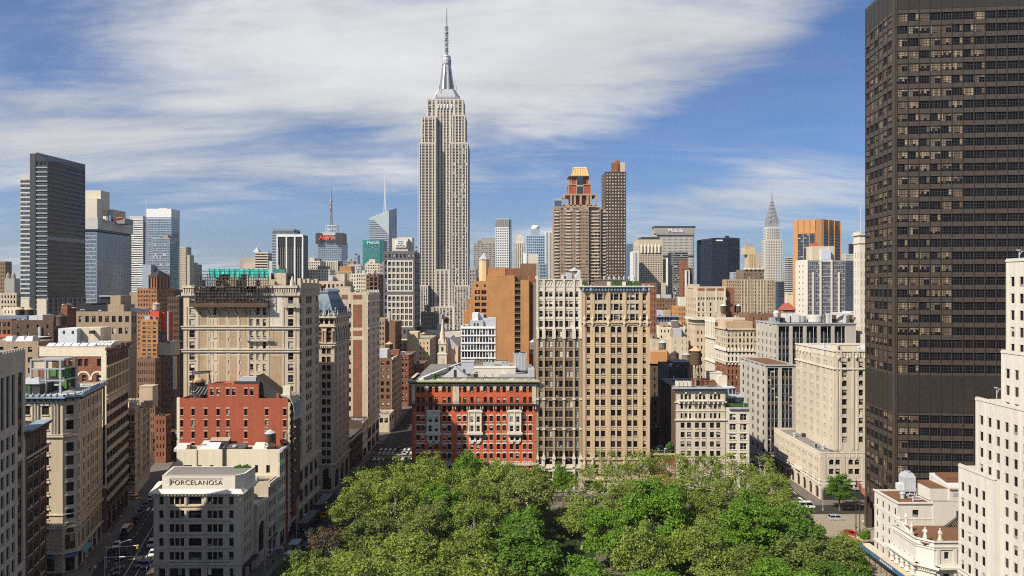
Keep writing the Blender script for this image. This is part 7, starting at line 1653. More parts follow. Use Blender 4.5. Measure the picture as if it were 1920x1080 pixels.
 SR = plain("red sign",(.75,.08,.02),.5);text("H&M",14,SR,b.root,(h(612),Y-7,z(446)),name='sign_lettering',bold=.25,ext=.6,shear=.35,off=b.off)
 b.done()
 # faceted glass tower with slanting top and white spire
 Y = 1560;h = lambda p: X(p,Y);z = lambda p: Z(p,Y)
 b = Bld('faceted_tower','pale faceted glass tower with a slanting top and a white lattice spire','skyscraper',(h(716),Y));b.cap = 0
 P = [(h(692),Y),(h(729),Y),(h(740),Y+30),(h(696),Y+50)];ht = [z(409),z(397),z(387),z(400)]
 PB = plain("pale glass spandrel",(.36,.42,.44),.35)
 for k,(i,j) in enumerate(((0,1),(1,2),(2,3),(3,0))):
  fr = Fr(P[i],P[j]);hh = min(ht[i],ht[j]);rws = [(60+4.2*r+1,60+4.2*r+3.6,[(.3,fr.L-.3)],None,0) for r in range(int((hh-64)/4.2))]
  b.rows(fr,0,hh,rws if k < 2 else [],PB,None,.15)
  for v0,v1,cc,_,_ in (rws if k < 2 else []):
   for a,c in even(fr.L,9 if k == 0 else 6,.93,.3): b.wins.append((fr,a,c,v0,v1,.15,'curt'))
  b.w.face([(*P[i],hh),(*P[j],hh),(*P[j],ht[j]),(*P[i],ht[i])],PB)
 b.w.face([(*P[i],ht[i]) for i in range(4)],PB)
 ft = b.part('top_facet');ft.face([(h(729),Y-.4,z(430)),(h(740),Y+29.6,z(387)),(h(729),Y-.4,z(395))],PB);ft.face([(h(700),Y-.3,z(411)),(h(729.2),Y-.5,z(395)),(h(729.2),Y-.5,z(440))],PB)
 sp = b.part('spire');cx = h(719.5)
 for a,c2 in ((-1,-1),(1,-1),(0,1)): sp.tube((cx+a*2.8,Y+18+c2*2.8,z(402)),(cx+a*.5,Y+18+c2*.5,z(330)),.55,WHP,5,.35)
 for i in range(17): q = 400-4.2*i;w = 2.8-2.2*i/17;sp.tube((cx-w,Y+16,z(q)),(cx+w,Y+16,z(q-4.2)),.35,WHP,4);sp.tube((cx+w,Y+16,z(q)),(cx-w,Y+16,z(q-4.2)),.35,WHP,4)
 sp.lathe(cx,Y+18,[(1.0,z(400)),(.9,z(330)),(.3,z(318))],WHP,8);b.done()
 # teal tower
 Y = 1420;b = tower('teal_tower','broad teal glass tower with white lettering at the top',680,713,450,Y,40,plain("teal panel",(.02,.20,.20),.4),520,3.9,16,6,.8,1.7,.9,'bpane',.2,top=9);text("MetLife",8.5,WHP,b.root,(X(700,Y),Y-.6,Z(455,Y)),bold=.12,ext=.3,off=b.off);b.boxpart('side_panel',b.x1,X(719,Y),Y+.5,Y+40,0,b.zt,plain("dark teal panel",(.01,.10,.11),.4));b.done()
 # dark framed white grid apartment tower
 Y = 545;b = tower('grid_tower','grey tower framing two big white window grids',719,777.5,471,Y,30,plain("slate grey panel",(.10,.10,.105),.6),640,5.5,8,5,.52,3.0,1.2,'hungw',.5,cap=100)
 g = b.part('white_grid');fr = b.frs[0];u0,u1 = X(727,Y)-b.x0,X(774,Y)-b.x0
 for q0,q1 in ((489,545),(554,612)):
  z0,z1 = Z(q1,Y),Z(q0,Y);n = 6
  for i in range(n+1): u = u0+(u1-u0)*i/n;g.fbox(fr,u-.42,u+.42,z0,z1,.0,.45,LIMEW)
  k = 5
  for i in range(k+1): zq = z0+(z1-z0)*i/k;g.fbox(fr,u0-.4,u1+.4,zq-.75,zq+.4,0,.4,LIMEW)
 fe = b.frs[1];bc = b.part('balcony')
 for i in range(22): bc.fbox(fe,1,7,Z(612,Y)+i*3.0,Z(612,Y)+i*3.0+1.0,0,1.2,GRPAN)
 b.done()
 b = tower('office_tower','cream stepped office tower with a letting sign behind the grey grid tower',735,765,447,760,26,BEIGEL,520,3.6,6,None,.4,cap=0,side=False,top=12);b.boxpart('upper_box',X(744,765),X(773,765),765,780,0,Z(445,765),BEIGEL)
 s = b.part('sign_board');s.box(X(740,759),X(762,759),758.6,758.9,Z(464,759),Z(450,759),WHP,())
 for i,t in enumerate(("SPACE","NOW","RENTING")): text(t,2.3,LETT,b.root,(X(751,758),758.5,Z(453+4*i,758)),bold=.04,off=b.off)
 b.done()
 # mid-field roofs between black tower and grid tower
 for nm,lab,p0,p1,pt,Y,D,m,nb,st in (
  ('white_block','white stepped block below the square mast tower',575,600,489,930,30,LIMEW,6,'pane'),('white_block','lower white block with dark window bands below the square mast tower',570,618,505,900,30,LIMEW,9,'pane'),
  ('pale_block','pale plain block beside the white bands, under the dark glass tower',620,637,516,800,20,BEIGEL,4,'pane'),('orange_block','tan and orange block with a flat orange top in the middle distance',634,660,508,700,24,TANB,6,'hung'),
  ('pale_block','pale twin windowed block next to the orange topped one',656,670,513,690,20,BEIGEL,4,'pane'),('pale_block','cream block with rounded window bays behind the tan brick panel tower',668,690,512,680,22,BEIGEL,6,'pane'),
  ('pale_tower','cream stepped tower rising just under the teal glass tower',684,712,494,900,24,BEIGEL,6,'pane'),('small_tower','small blue glass tower far off between the mast tower and the teal tower',664,671,478,1900,25,GBLUE,4,'curt'),
  ('dark_block','dark roofed block with fans between the mast tower and the teal tower',643,662,489,1100,20,GRPAN,5,'pane'),('grey_block','grey metal roofed block with domes under the far blue tower',652,676,496,900,20,LGT,5,'pane'),
  ('rust_frame_block','unfinished brown framed block beside the grey grid tower',686,710,514,640,22,BRNB,3,'pane'),('dark_slab','dark side wall of a slab between the brown frame block and the grid tower',711,719,496,660,40,GREYB,3,'pane'),
  ('tan_roof_block','long low tan roofed block behind the crenellated end of the scaffolded tower',588,646,527,380,20,TANL,7,'hung'),('dark_block','dark roof block with pipes behind the scaffolded tower',508,532,512,420,20,BLKP,4,'pane')):
  b = tower(nm,lab,p0,p1,pt,Y,D,m,560,3.6,nb,None,.5,style=st,cap=0);roofbits(b,2,hmax=5);
  if nm == 'orange_block': b.boxpart('orange_top',b.x0+1,b.x1-1,Y+1,Y+16,b.zt-1,Z(499,Y),ORB)
  if nm == 'white_block' and p0 == 575: b.boxpart('upper_step',b.x0+3,b.x1-8,Y+2,Y+20,b.zt-1,Z(483,Y),LIMEW)
  if nm == 'pale_tower': b.boxpart('upper_step',b.x0+5,b.x1-7,Y+4,Y+20,b.zt-1,Z(486,Y),BEIGEL)
  if nm == 'rust_frame_block':
   q = b.part('open_floors');
   for i in range(9): q.box(X(692,Y),X(710,Y),Y-1.5,Y+4,Z(520+9*i,Y),Z(518+9*i,Y),BRB);
   for p in (693,701,709): q.box(X(p,Y)-.5,X(p,Y)+.5,Y-1.6,Y-.6,0,Z(513,Y),BRB)
  b.done()
 # west side of the avenue further up,and the mid-field roofs left of the red block
 X5 = -67.0
 def ave(lab,px0,pA,pB,pt,m,nb,st='hung',**k):
  Ya,Yb = YX(pA,X5),YX(pB,X5);b = tower('avenue_building',lab,px0,pA,pt,Ya,Yb-Ya,m,None,3.8,3,nb,.55,2.1,.9,st,.35,cap=70);return b,Ya,Yb
 b,Ya,Yb = ave('blank brown brick wall of a loft with a tan windowed avenue front',700,734,753,671,BRB,9)
 fr = b.frs[1];t = b.part('tan_front');
 for i in range(10): u = fr.L*i/9;t.fbox(fr,max(0,u-.9),min(fr.L,u+.9),0,b.zt-1,0,.12,TANL)
 for i in range(9): t.fbox(fr,0,fr.L,7+i*3.8-.6,7+i*3.8+.1,0,.2,TANL)
 t.fbox(fr,0,fr.L,b.zt-1,b.zt,0,.8,LIMEW);b.boxpart('white_bulkhead',X(707,385),X(726,385),385,392,b.zt-1,Z(655,385),ROOFW);b.boxpart('brick_bulkhead',X(732,395),X(748,395),395,400,b.zt-1,Z(656,395),BRR);b.done()
 b = tower('store_building','low grey store building in front of the brown brick loft on the avenue',700,730,777,364,14.5,GREYST,None,4.6,3,2,.7,2.6,1,'trip',.4,cap=30);b.done()
 b,Ya,Yb = ave('narrow brick loft with a heavy dark cornice further up the avenue',745,766,776,665,BRR,6);b.cornice([b.frs[1]],b.zt-1.5,1.5,1.4,BRD);b.done()
 b,Ya,Yb = ave('dark narrow house wall beyond the heavy cornice, far up the avenue',752,776,783,742,BRD,5);b.done()
 b = tower('brown_house','old brown house with stacked windows between the panel tower and the beige roofs',690,722,598,480,24,TAND,680,3.7,6,4,.5,2.0,.8,'hung',cap=40);b.boxpart('side_wing',X(722,482),X(741,482),482,510,0,Z(604,482),BRB);b.boxpart('chimney',X(727,485),X(731,485),485,488,0,Z(584,485),TANL);b.done()
 tank('tan roofed wooden tank between the old brown house and the beige blocks',X(730,440),440,Z(660,440),2.4,3.6,1.6,WOOD,CONER,1.6)
 b = tower('beige_block','plain beige block with a taller middle wall and few windows',764,806,636,500,40,wallm("warm beige paint",(.50,.40,.26),.08,.12),None,3.7,6,5,.3,1.9,.8,'hung',cap=60);m = _mats["warm beige paint"]
 b.boxpart('left_wing',X(735,505),X(764,505),505,530,0,Z(640,505),m);b.boxpart('tall_wall',X(764,501),X(784,501),499.8,512,0,Z(622,501),m);wl = b.part('window_row')
 for r in range(2):
  for i in range(4): x = X(738+6.5*i,505);wl.box(x,x+1.1,504.85,504.98,Z(650+10*r,505),Z(644.5+10*r,505),FRD)
 b.done()
 b = tower('brick_house','low red brick wall under the plain beige block',774,795,682,420,20,BRR,None,3.6,3,None,.2,cap=0);b.done()
 b = tower('brick_house','long low brick house with a cream parapet behind the church spire',795,863,623,560,25,brickm("dusty red brick",(.30,.15,.09)),None,5,8,None,.3,2.4,1.2,'hung',cap=30,top=5);b.boxpart('cream_parapet',b.x0-.2,b.x1+.2,559.8,585,b.zt-4,b.zt+.3,BEIGEL);b.boxpart('white_bulkhead',X(820,570),X(827,570),570,575,b.zt-1,Z(608,570),LIMEW);b.done()
 b = tower('dark_block','black stained block with fire stairs in front of the great skyscraper',789,818,585,640,24,BLKP,None,4,6,None,.4,2,1,'pane',cap=0);b.boxpart('side_wing',X(818,642),X(829,642),642,660,0,Z(590,642),GREYB);roofbits(b,3);b.done()
 tank('black tank on the black stained block before the great skyscraper',X(801,648),648,Z(587,648),2.2,5.0,2.2,BLKP,IRON,1.2)
 for p,Y,q,lab in ((787.5,560,622,'small brown tank standing on the beige roofs nearest the grid tower'),(794,545,636,'small brown tank on the beige roofs, just before the church spire'),(837.5,590,606,'brown tank right behind the church spire')): tank(lab,X(p,Y),Y,Z(q,Y)-1,2.0,3.6,1.6,WOOD,CONER,1.4)
 # church: spire and grey nave roof
 Y = 440;h = lambda p: X(p,Y);z = lambda p: Z(p,Y)
 b = Bld('church','pale stone church with a slim pointed spire and grey nave roof','church',(h(830),Y));t = b.w;CH = wallm("church marble",(.50,.45,.37),.15,.2);cx = h(830)
 sq = lambda r,zz_: [(cx-r,Y-r,zz_),(cx+r,Y-r,zz_),(cx+r,Y+r,zz_),(cx-r,Y+r,zz_)]
 t.loft([sq(2.9,0),sq(2.9,z(664)),sq(3.2,z(664)),sq(3.2,z(662)),sq(2.3,z(661)),sq(2.3,z(646)),sq(2.7,z(645)),sq(2.7,z(643))],CH)
 sp = b.part('spire');sp.lathe(cx,Y,[(2.4,z(643)),(1.9,z(636)),(.35,z(600)),(0,z(598))],CH,8,math.pi/8);
 for a,c in ((-1,-1),(1,-1),(1,1),(-1,1)): sp.lathe(cx+a*2.2,Y+c*2.2,[(.5,z(645)),(.5,z(641)),(0,z(633))],CH,6)
 lo = b.part('belfry_opening');lo.box(cx-.7,cx+.7,Y-2.36,Y-2.3,z(658),z(650),DARKM);lo.box(cx-.9,cx+.9,Y-2.98,Y-2.9,z(682),z(672),GREYST)
 nv = b.part('nave_roof');x0,x1 = h(839),h(858);nv.box(x0,x1,Y+2,Y+30,0,z(652),CH,(5,4));xm = h(843);nv.hexa([(x0,Y+2,z(652)),(x1+.5,Y+2,z(652)),(x1+.5,Y+30,z(652)),(x0,Y+30,z(652)),(x0,Y+2,z(634)),(xm,Y+2,z(634)),(xm,Y+30,z(634)),(x0,Y+30,z(634))],STEEL);b.done()
 # small white glass block
 Y = 350;b = tower('glass_block','modern white framed glass block with a stepped grey penthouse',864,929,612,Y,20,WHP,None,3.85,11,5,.78,3.0,.4,'bpane',.25,cap=100)
 ph = b.part('penthouse');ph.box(X(881,Y),X(906,Y),Y+1,Y+12,b.zt-1,Z(601,Y),STEEL);ph.box(X(885,Y),X(896,Y),Y+2,Y+12,Z(601,Y),Z(587,Y),WHP);ph.box(X(896,Y),X(906,Y),Y+4,Y+12,Z(601,Y),Z(589,Y),STEEL);ph.box(X(906,Y),X(929.5,Y),Y+2,Y+14,b.zt-1,Z(597,Y),plain("pale sheet",(.42,.45,.48),.5))
 for p in (888,894): ph.box(X(p,Y),X(p,Y)+.9,Y+.93,Y+.99,b.zt+.2,b.zt+1.6,DARKM)
 fl = b.part('floor_edge')
 for i in range(8): fl.fbox(b.frs[0],-.1,b.frs[0].L+.2,b.zt-.9-i*3.85-.25,b.zt-.9-i*3.85+.2,0,.45,WHP)
 b.done()
 # orange brick apartment mass
 Y = 425;b = tower('orange_block','big plain orange brick wall with a column of balconies and stepped windows',913,965,516,Y,40,ORB,None,3.5,4,None,.2,cap=60,side=False);b.w.f = [];b.w.v = [];b.w.m = [];b.wins = []
 for fr in b.frs: b.rows(fr,0,b.zt,[],ORB)
 b.boxpart('upper_wall',X(915,Y),X(947,Y),Y-.1,Y+20,b.zt-1,Z(502,Y),ORB);b.boxpart('pier',X(976,Y),X(992,Y),Y-.5,Y+30,0,Z(525,Y),ORB);b.boxpart('dark_flank',X(992,Y),X(1006,Y),Y+3,Y+40,0,Z(512,Y),BRR)
 bk = b.part('balcony_column');bk.box(X(965,Y),X(977,Y),Y+2.5,Y+30,0,Z(518,Y),BRD)
 for i in range(22): zq = Z(526,Y)-i*3.85;
 for i in range(14): zq = Z(530,Y)-i*3.75;bk.box(X(966,Y),X(976,Y),Y-.3,Y+2.5,zq-.35,zq,LIMEW);bk.box(X(966,Y),X(976,Y),Y-.4,Y-.3,zq,zq+1.0,IRON)
 for p0,p1,pt,y in ((888,913,527,Y+1),(883,888,538,Y+2),(876,883,561,Y+3),(869,876,583,Y+4)): b.boxpart('stepped_wing',X(p0,y),X(p1,y),y+.7,y+25,0,Z(pt,y),ORB)
 ww = Fr((X(886,Y),Y+.97),(X(913,Y),Y+.97));wn = b.part('window_wall');rws = [(Z(q+4,Y),Z(q-3.2,Y),[(X(890-886+960,Y),X(900-886+960,Y)),(X(902.5-886+960,Y),X(912-886+960,Y))],'trip',0) for q in (547.5,559,570.5,582,593)]+[(Z(538,Y),Z(533,Y),[(X(892.5-886+960,Y),X(896-886+960,Y)),(X(907-886+960,Y),X(911-886+960,Y))],'hung',0)]
 b.rows(ww,0,Z(528,Y),rws,ORB,None,.5,wn)
 b.boxpart('back_block',X(946,Y+44),X(978,Y+44),Y+44,Y+60,0,Z(503,Y+44),BRR);b.boxpart('back_tower',X(977,Y+42),X(1007,Y+42),Y+42,Y+66,0,Z(494,Y+42),BRB);q = b.part('back_trim');q.box(X(994,Y+41),X(1006,Y+41),Y+41.6,Y+41.9,Z(512,Y),Z(510,Y),LIMEW);b.done()
 t = empty('roof_tower',(X(908,445),445,0),'tall eight sided tan tank house with a grey cone roof behind the orange brick wall','tank tower');m = MB();m.lathe(0,0,[(3.6,0),(3.6,Z(487,445))],wallm("tan tank house",(.48,.37,.22)),8,.39);m.build('shaft',t);m = MB();m.lathe(0,0,[(4.1,Z(487,445)),(3.9,Z(486,445)),(.2,Z(474,445)),(0,Z(473,445))],GREYM,8,.39);m.build('tank_roof',t)
 b = tower('rear_block','dark loft wall glimpsed between the great skyscraper and the orange brick wall',880,893,504,700,30,GREYB,None,3.6,4);b.done()
 # between: a few low roofs on the block behind the red one
 b = tower('low_roof_block','low grey roofed house with white ducts directly behind the red block',858,1004,694,330,16,LIMEW,None,3.6,16,None,.4,1.9,.8,'hung',cap=30,roof=ROOFW);roofbits(b,4);b.done()
 tank('grey tank with a cone roof beside the brown brick tower, behind the red block',X(1000,330),330,Z(660,330)-1,1.8,3.4,2.4,WOODG,CONEG,1.4)
middle_group()
def right_group():
 # skyline behind the orange block
 b = tower('grey_tower','grey brown office slab with rooftop aerials beside the great skyscraper',888,929,455,1250,40,GREYB,560,3.8,16,None,.5);b.boxpart('upper_box',X(903,1255),X(928,1255),1255,1280,b.zt-1,Z(446,1255),GREYB);roofbits(b,3,hmax=6);b.done()
 b = tower('white_tower','white gridded tower with a slotted grey crown',929,954,410,1050,36,WHP,560,3.7,7,8,.62,2.0,.8,'bpane',.3,top=13);c = b.part('slotted_crown')
 for i in range(8): u = (b.x1-b.x0)*i/7;c.box(b.x0+u-.4,b.x0+u+.4,1049.4,1050,b.zt-12,b.zt,GREYM)
 c.box(b.x0+.3,b.x1-.3,1049.7,1049.9,b.zt-12,b.zt-1,GRPAN);b.boxpart('blue_side',b.x1+.1,X(959.5,1050),1051,1085,0,b.zt-1,plain("blue grey glass side",(.12,.18,.25),.25));b.done()
 b = tower('deco_tower','pale beige stepped tower between the white gridded tower and blue glass',963.5,985,455,1350,24,BEIGEL,560,3.8,6,None,.4,vstrip=True);b.boxpart('upper_step',X(967,1352),X(982,1352),1352,1370,b.zt-1,Z(445,1352),BEIGEL);b.boxpart('upper_step',X(971,1356),X(978,1356),1356,1366,b.zt-1,Z(439,1352),BEIGEL);b.done()
 b = tower('glass_tower','sky blue glass tower of stacked boxes with a round roof drum',987,1022,441,900,30,plain("sky blue panel",(.30,.40,.52),.4),560,3.4,9,None,.75,2.2,.6,'curt',.2);b.boxpart('side_box',X(981,903),X(987,903),903,920,0,Z(475,903),WHP);b.boxpart('upper_box',X(996,905),X(1012,905),905,920,b.zt-1,Z(430,905),GBLUE);d = b.part('roof_drum');d.lathe(X(1004,912),912,[(4.5,Z(430,905)),(5.4,Z(428,905)),(5.4,Z(424,905)),(4,Z(422,905))],WHP,16);b.boxpart('pale_wall',X(991,880),X(1009,880),880,892,0,Z(476,880),BEIGEL);b.done()
 b = tower('striped_tower','white tower with thin black vertical stripes',1022.5,1039,434,1150,30,WHP,560,3.7,6,None,.48,style='pane',vstrip=True);b.done()
 b = tower('low_glass_block','low pale glass block on the roofs beneath the blue stacked tower',1011,1026,494,700,20,GBLUE,560,3.4,5,None,.8,2.4,.5,'curt');b.done()
 # brick residential tower with orange cap
 Y = 640;b = tower('brick_tower','brown brick balcony tower with stepped red top and an orange peaked cap',1050,1104,387,Y,34,brickm("pinkish brown brick",(.30,.205,.135),(.23,.155,.10)),530,3.05,9,5,.62,1.7,.7,'resi',.2,cap=100)
 pk = _mats["pinkish brown brick"];fr = b.frs[0];x0,x1 = b.x0,b.x1;h = lambda p: X(p,Y);z = lambda p: Z(p,Y)
 wl = b.part('side_wing');f1 = Fr((h(1039),Y+4),(h(1050),Y+4));f2 = Fr((x1,Y+3),(h(1127),Y+3));f3 = Fr((h(1127),Y+6),(h(1138),Y+6))
 for f,zt,k in ((f1,z(386),2),(f2,z(388),4),(f3,z(391),2)):
  b.rows(f,0,zt,[(60+i*3.05+.7,60+i*3.05+2.4,even(f.L,k,.62),'resi',0) for i in range(int((zt-62)/3.05))],pk,None,.3,wl)
  q = f.p(0,0)[1];wl.box(f.o[0],f.o[0]+f.L,q+.01,q+22,0,zt,pk,(0,5))
 bc = b.part('balcony')
 for i in range(int((b.zt-60)/3.05)):
  zq = 60+i*3.05
  for f,a,c in ((fr,5,10.5),(fr,15,18),(f1,.5,5),(f2,1,10),(f3,.5,5)): bc.fbox(f,a,c,zq-.1,zq+.95,0,.9,GREYST)
  bc.fbox(fr,0,fr.L,zq-.25,zq+.1,0,.18,TANB)
 cr = b.part('stepped_crown');RB = brickm("red crown brick",(.36,.085,.04));
 cr.box(h(1056),h(1118),Y+1,Y+28,z(388),z(384),TANB);
 for p in (1058,1071,1078,1089,1102,1108,1118): cr.box(h(p)-.9,h(p)+.9,Y+1,Y+2.6,z(386),z(364),TANB)
 cr.box(h(1057),h(1119),Y+.9,Y+28,z(366),z(363),TANB);cr.box(h(1070),h(1109),Y+4,Y+24,z(386),z(364),RB)
 cr.box(h(1067),h(1109),Y+3,Y+24,z(363),z(346),RB);cr.box(h(1072),h(1105),Y+5,Y+22,z(346),z(329),RB)
 for p in (1067,1082,1094,1109): cr.box(h(p)-.5,h(p)+.5,Y+2.6,Y+3.6,z(363),z(344),TANB)
 for p in (1072,1082,1094,1105): cr.box(h(p)-.5,h(p)+.5,Y+4.6,Y+5.6,z(346),z(329),TANB)
 for q in (346,329.5): cr.box(h(1066),h(1110) if q > 340 else h(1106),Y+2.5,Y+24,z(q),z(q)+.7,TANB)
 gs = b.part('glazed_centre');gs.box(h(1082.5),h(1093.5),Y+2.4,Y+3.4,z(362),z(330),GLASSB);gs.box(h(1082.5),h(1093.5),Y+2.3,Y+3.4,z(349),z(346),TANB)
 cp = b.part('orange_cap');CAP = plain("orange metal roof",(.58,.38,.15),.5,.2);a0,a1,c0,c1 = h(1072),h(1105),h(1077),h(1101)
 cp.loft([[(a0,Y+4.5,z(329)),(a1,Y+4.5,z(329)),(a1,Y+23,z(329)),(a0,Y+23,z(329))],[(c0,Y+8,z(312)),(c1,Y+8,z(312)),(c1,Y+19,z(312)),(c0,Y+19,z(312))]],CAP);cp.box(c0-.3,c1+.3,Y+7.6,Y+19.3,z(312),z(310.4),WHP)
 for i in range(7): u = a0+(a1-a0)*i/6;v = c0+(c1-c0)*i/6;cp.tube((u,Y+4.3,z(329)),(v,Y+7.8,z(312)),.2,CAP,4)
 cp.tube(((c0+c1)/2,Y+13,z(311)),((c0+c1)/2,Y+13,z(293)),.15,MASTM,5);tw = b.part('glazed_corner');tw.box(h(1039),h(1054),Y+4,Y+12,z(386),z(370),GBLUE);tw.box(h(1040),h(1053),Y+3.8,Y+4,z(385),z(375),GLASSB);b.done()
 # dark brown tower
 Y = 760;b = tower('brown_tower','slim dark brown tower with rows of white windows and a brick drum on top',1135,1174,322,Y,32,brickm("very dark brick",(.055,.034,.024),(.04,.025,.018)),525,3.5,7,None,.5,1.7,.8,'wht',.06,cap=0);h = lambda p: X(p,Y);z = lambda p: Z(p,Y)
 fr = b.frs[0];pr = b.part('pier')
 for i in range(8): u = .4+(fr.L-.8)*i/7;pr.fbox(fr,max(0,u-.3),min(fr.L,u+.3),0,b.zt,0,.4,BRD)
 dr = b.part('roof_drum');dr.lathe(h(1158),Y+10,[(5.2,b.zt),(5.2,z(306)),(4.2,z(304)),(3.6,z(300)),(2.4,z(298))],BRR,14);dr.box(h(1149),h(1160),Y+5,Y+14,b.zt-1,z(304),BRR);dr.box(h(1164.5),h(1173),Y+4,Y+14,b.zt-1,z(303),TANL);dr.box(h(1161),h(1164.5),Y+6,Y+14,b.zt-1,z(308),DARKM);b.done()
 for a in (
  ('blue_tower','thin blue glass tower in the gap beside the dark brown tower',1175,1187,457,1100,30,plain("mid blue panel",(.10,.17,.26),.3),4,'curt',{}),
  ('white_tower','narrow white tower with dark window columns beside the thin blue glass',1187,1198,471,900,24,WHP,4,'pane',dict(vstrip=True)),
  ('gothic_block','broad tan tower block with arched top windows',1198,1243,449,1150,50,BEIGE,14,'pane',dict(top=10)),
  ('dark_slab','dark grey banded slab in front of the wide signed tower',1252,1290,472,1150,40,GRPAN,10,'pane',dict(hband=True)),
  ('red_tower','slim red brown tower with a bright white edge strip',1274,1292,501,800,22,BRR,4,'hung',{}),
  ('grey_tower','blank grey brown slab right of the wide signed tower',1306,1317,472,1250,40,GREYB,1,'pane',dict(side=False)),
  ('black_tower','thin black tower edge next to the blank grey brown slab',1317,1322,476,1300,30,BLKP,2,'pane',{}),
  ('white_tower','pale white tower top far behind the dark blue tower',1309,1322,449,2200,40,WHP,3,'pane',{}),
  ('deco_tower','tan deco tower with a stepped dark top left of the silver crowned tower',1396,1419,476,1330,30,wallm("warm tan skyline brick",(.46,.36,.22),.08,.1),7,'pane',dict(frac=.4)),
  ('grey_tower','grey banded tower between the silver crowned tower and the orange tower',1471,1487,482,1300,40,LGT,8,'pane',dict(hband=True)),
  ('grey_tower','light grey gridded office tower beside the white framed glass tower',1578,1604,476,950,30,LGT,9,'bpane',{}),
  ('dark_block','dark roof block on the light grey gridded office tower',1591,1602,457,990,10,BLKP,2,'pane',dict(side=False)),
  ('brown_block','brown block peeping left of the silver crowned tower',1420,1427,497,1500,20,GREYB,3,'pane',{}),
  ('dark_office','dark glass office slab below the silver crowned tower',1454,1471,528,1000,24,plain("blue black panel",(.04,.055,.08),.3),5,'curtd',{}),
  ('cream_block','cream block just left of the orange tower',1471,1487,548,900,20,BEIGEL,4,'pane',{}),
  ('glass_block','small pale glass block at the foot of the dark blue tower',1368,1392,510,800,20,GBLUE,6,'curt',{}),
 ):
  nm,lab,p0,p1,pt,Y,D,m,nb,st,kw = a;kw = dict(kw);fr_ = kw.pop('frac',.55)
  b = tower(nm,lab,p0,p1,pt,Y,D,m,560,3.7,nb,None,fr_,style=st,cap=0,fit=p0 > 1200,**kw)
  h = lambda p: X(p,Y);z = lambda p: Z(p,Y)
  if nm == 'gothic_block':
   c = b.part('arched_heads')
   for i in range(6): c.lathe(h(1203+6.6*i),Y-.2,[(2.0,z(474)),(2.0,z(462)),(0,z(456))],BEIGEL,8)
   b.boxpart('mansard',b.x0+6,b.x1-4,Y+6,Y+40,b.zt-1,z(444),IRON);b.boxpart('side_wing',h(1238),h(1246),Y-10,Y+10,0,z(530),BEIGE)
  if nm == 'red_tower': b.boxpart('upper_shaft',h(1280),h(1291),Y+3,Y+15,b.zt-1,z(487),BRR);b.boxpart('white_strip',h(1284),h(1292.5),Y-1.4,Y-.1,0,z(507),WHP);b.boxpart('dark_strip',h(1287),h(1290),Y-1.6,Y-1.4,0,z(508),IRON);b.boxpart('brown_flank',h(1292.5),h(1300),Y+2,Y+20,0,z(502),BRD)
  if nm == 'dark_slab': b.boxpart('white_edge',h(1250),h(1252.2),Y-1,Y+30,0,z(484),WHP)
  if nm == 'deco_tower': 
   b.boxpart('upper_step',h(1398),h(1417),Y+3,Y+26,b.zt-1,z(464),m);b.boxpart('upper_step',h(1401),h(1414),Y+6,Y+22,b.zt-1,z(456),GREYB);t = b.part('aerial');t.tube((h(1409),Y+10,z(456)),(h(1409),Y+10,z(444)),.8,plain("verdigris",(.2,.35,.3),.6),6)
   for i in range(8): b.w.fbox(b.frs[0],i*3.2+.4,i*3.2+1.4,60,b.zt+2,0,.6,m)
  b.done()
 # wide tower with lettering,slightly hexagonal ends
 Y = 1750;h = lambda p: X(p,Y);z = lambda p: Z(p,Y)
 b = tower('wide_tower','wide pale banded slab tower with a dark top line and white lettering',1231,1300,425,Y,40,wallm("grey precast",(.40,.38,.34),.08,.1),560,3.9,30,8,.62,1.9,1.0,'pane',.4,top=22)
 g = _mats["grey precast"];en = b.part('angled_end');
 for i in range(int((b.zt-30)/3.9)): zq = 24+i*3.9;en.hexa([(h(1226),Y+18,zq),(h(1231),Y,zq),(h(1231),Y+20,zq),(h(1226),Y+22,zq),(h(1226),Y+18,zq+2.3),(h(1231),Y,zq+2.3),(h(1231),Y+20,zq+2.3),(h(1226),Y+22,zq+2.3)],g);en.hexa([(h(1300),Y,zq),(h(1305),Y+18,zq),(h(1305),Y+22,zq),(h(1300),Y+20,zq),(h(1300),Y,zq+2.3),(h(1305),Y+18,zq+2.3),(h(1305),Y+22,zq+2.3),(h(1300),Y+20,zq+2.3)],g)
 en.box(h(1226.5),h(1304.5),Y+19,Y+21,0,b.zt-1,DARKM);tp = b.part('top_band');tp.box(h(1227),h(1304),Y-.8,Y+30,z(427),z(424),BLKP,());tp = b.part('sign_band');tp.box(h(1227.5),h(1303.5),Y-.5,Y+30,z(438),z(427),wallm("grey sign band",(.26,.25,.23),.05,.05),())
 tp = b.part('louvre_line')
 for q in (441,480): tp = b.part('louvre_line');tp.box(h(1231),h(1300),Y-.6,Y+1,z(q+2),z(q-1.2),BLKP,())
 text("MetLife",12.5,WHP,b.root,(h(1267),Y-1.4,z(432.5)),bold=.3,ext=.4,off=b.off);b.done()
 # dark blue bent slab
 Y = 1000;h = lambda p: X(p,Y);z = lambda p: Z(p,Y)
 b = tower('dark_blue_tower','dark blue glass slab with a bent face and small white sign',1335,1364,446,Y,45,plain("dark blue panel",(.012,.02,.04),.35),560,3.5,12,None,.85,2.2,.7,'curtd',.12);w = b.part('folded_wing');dm = _mats["dark blue panel"]
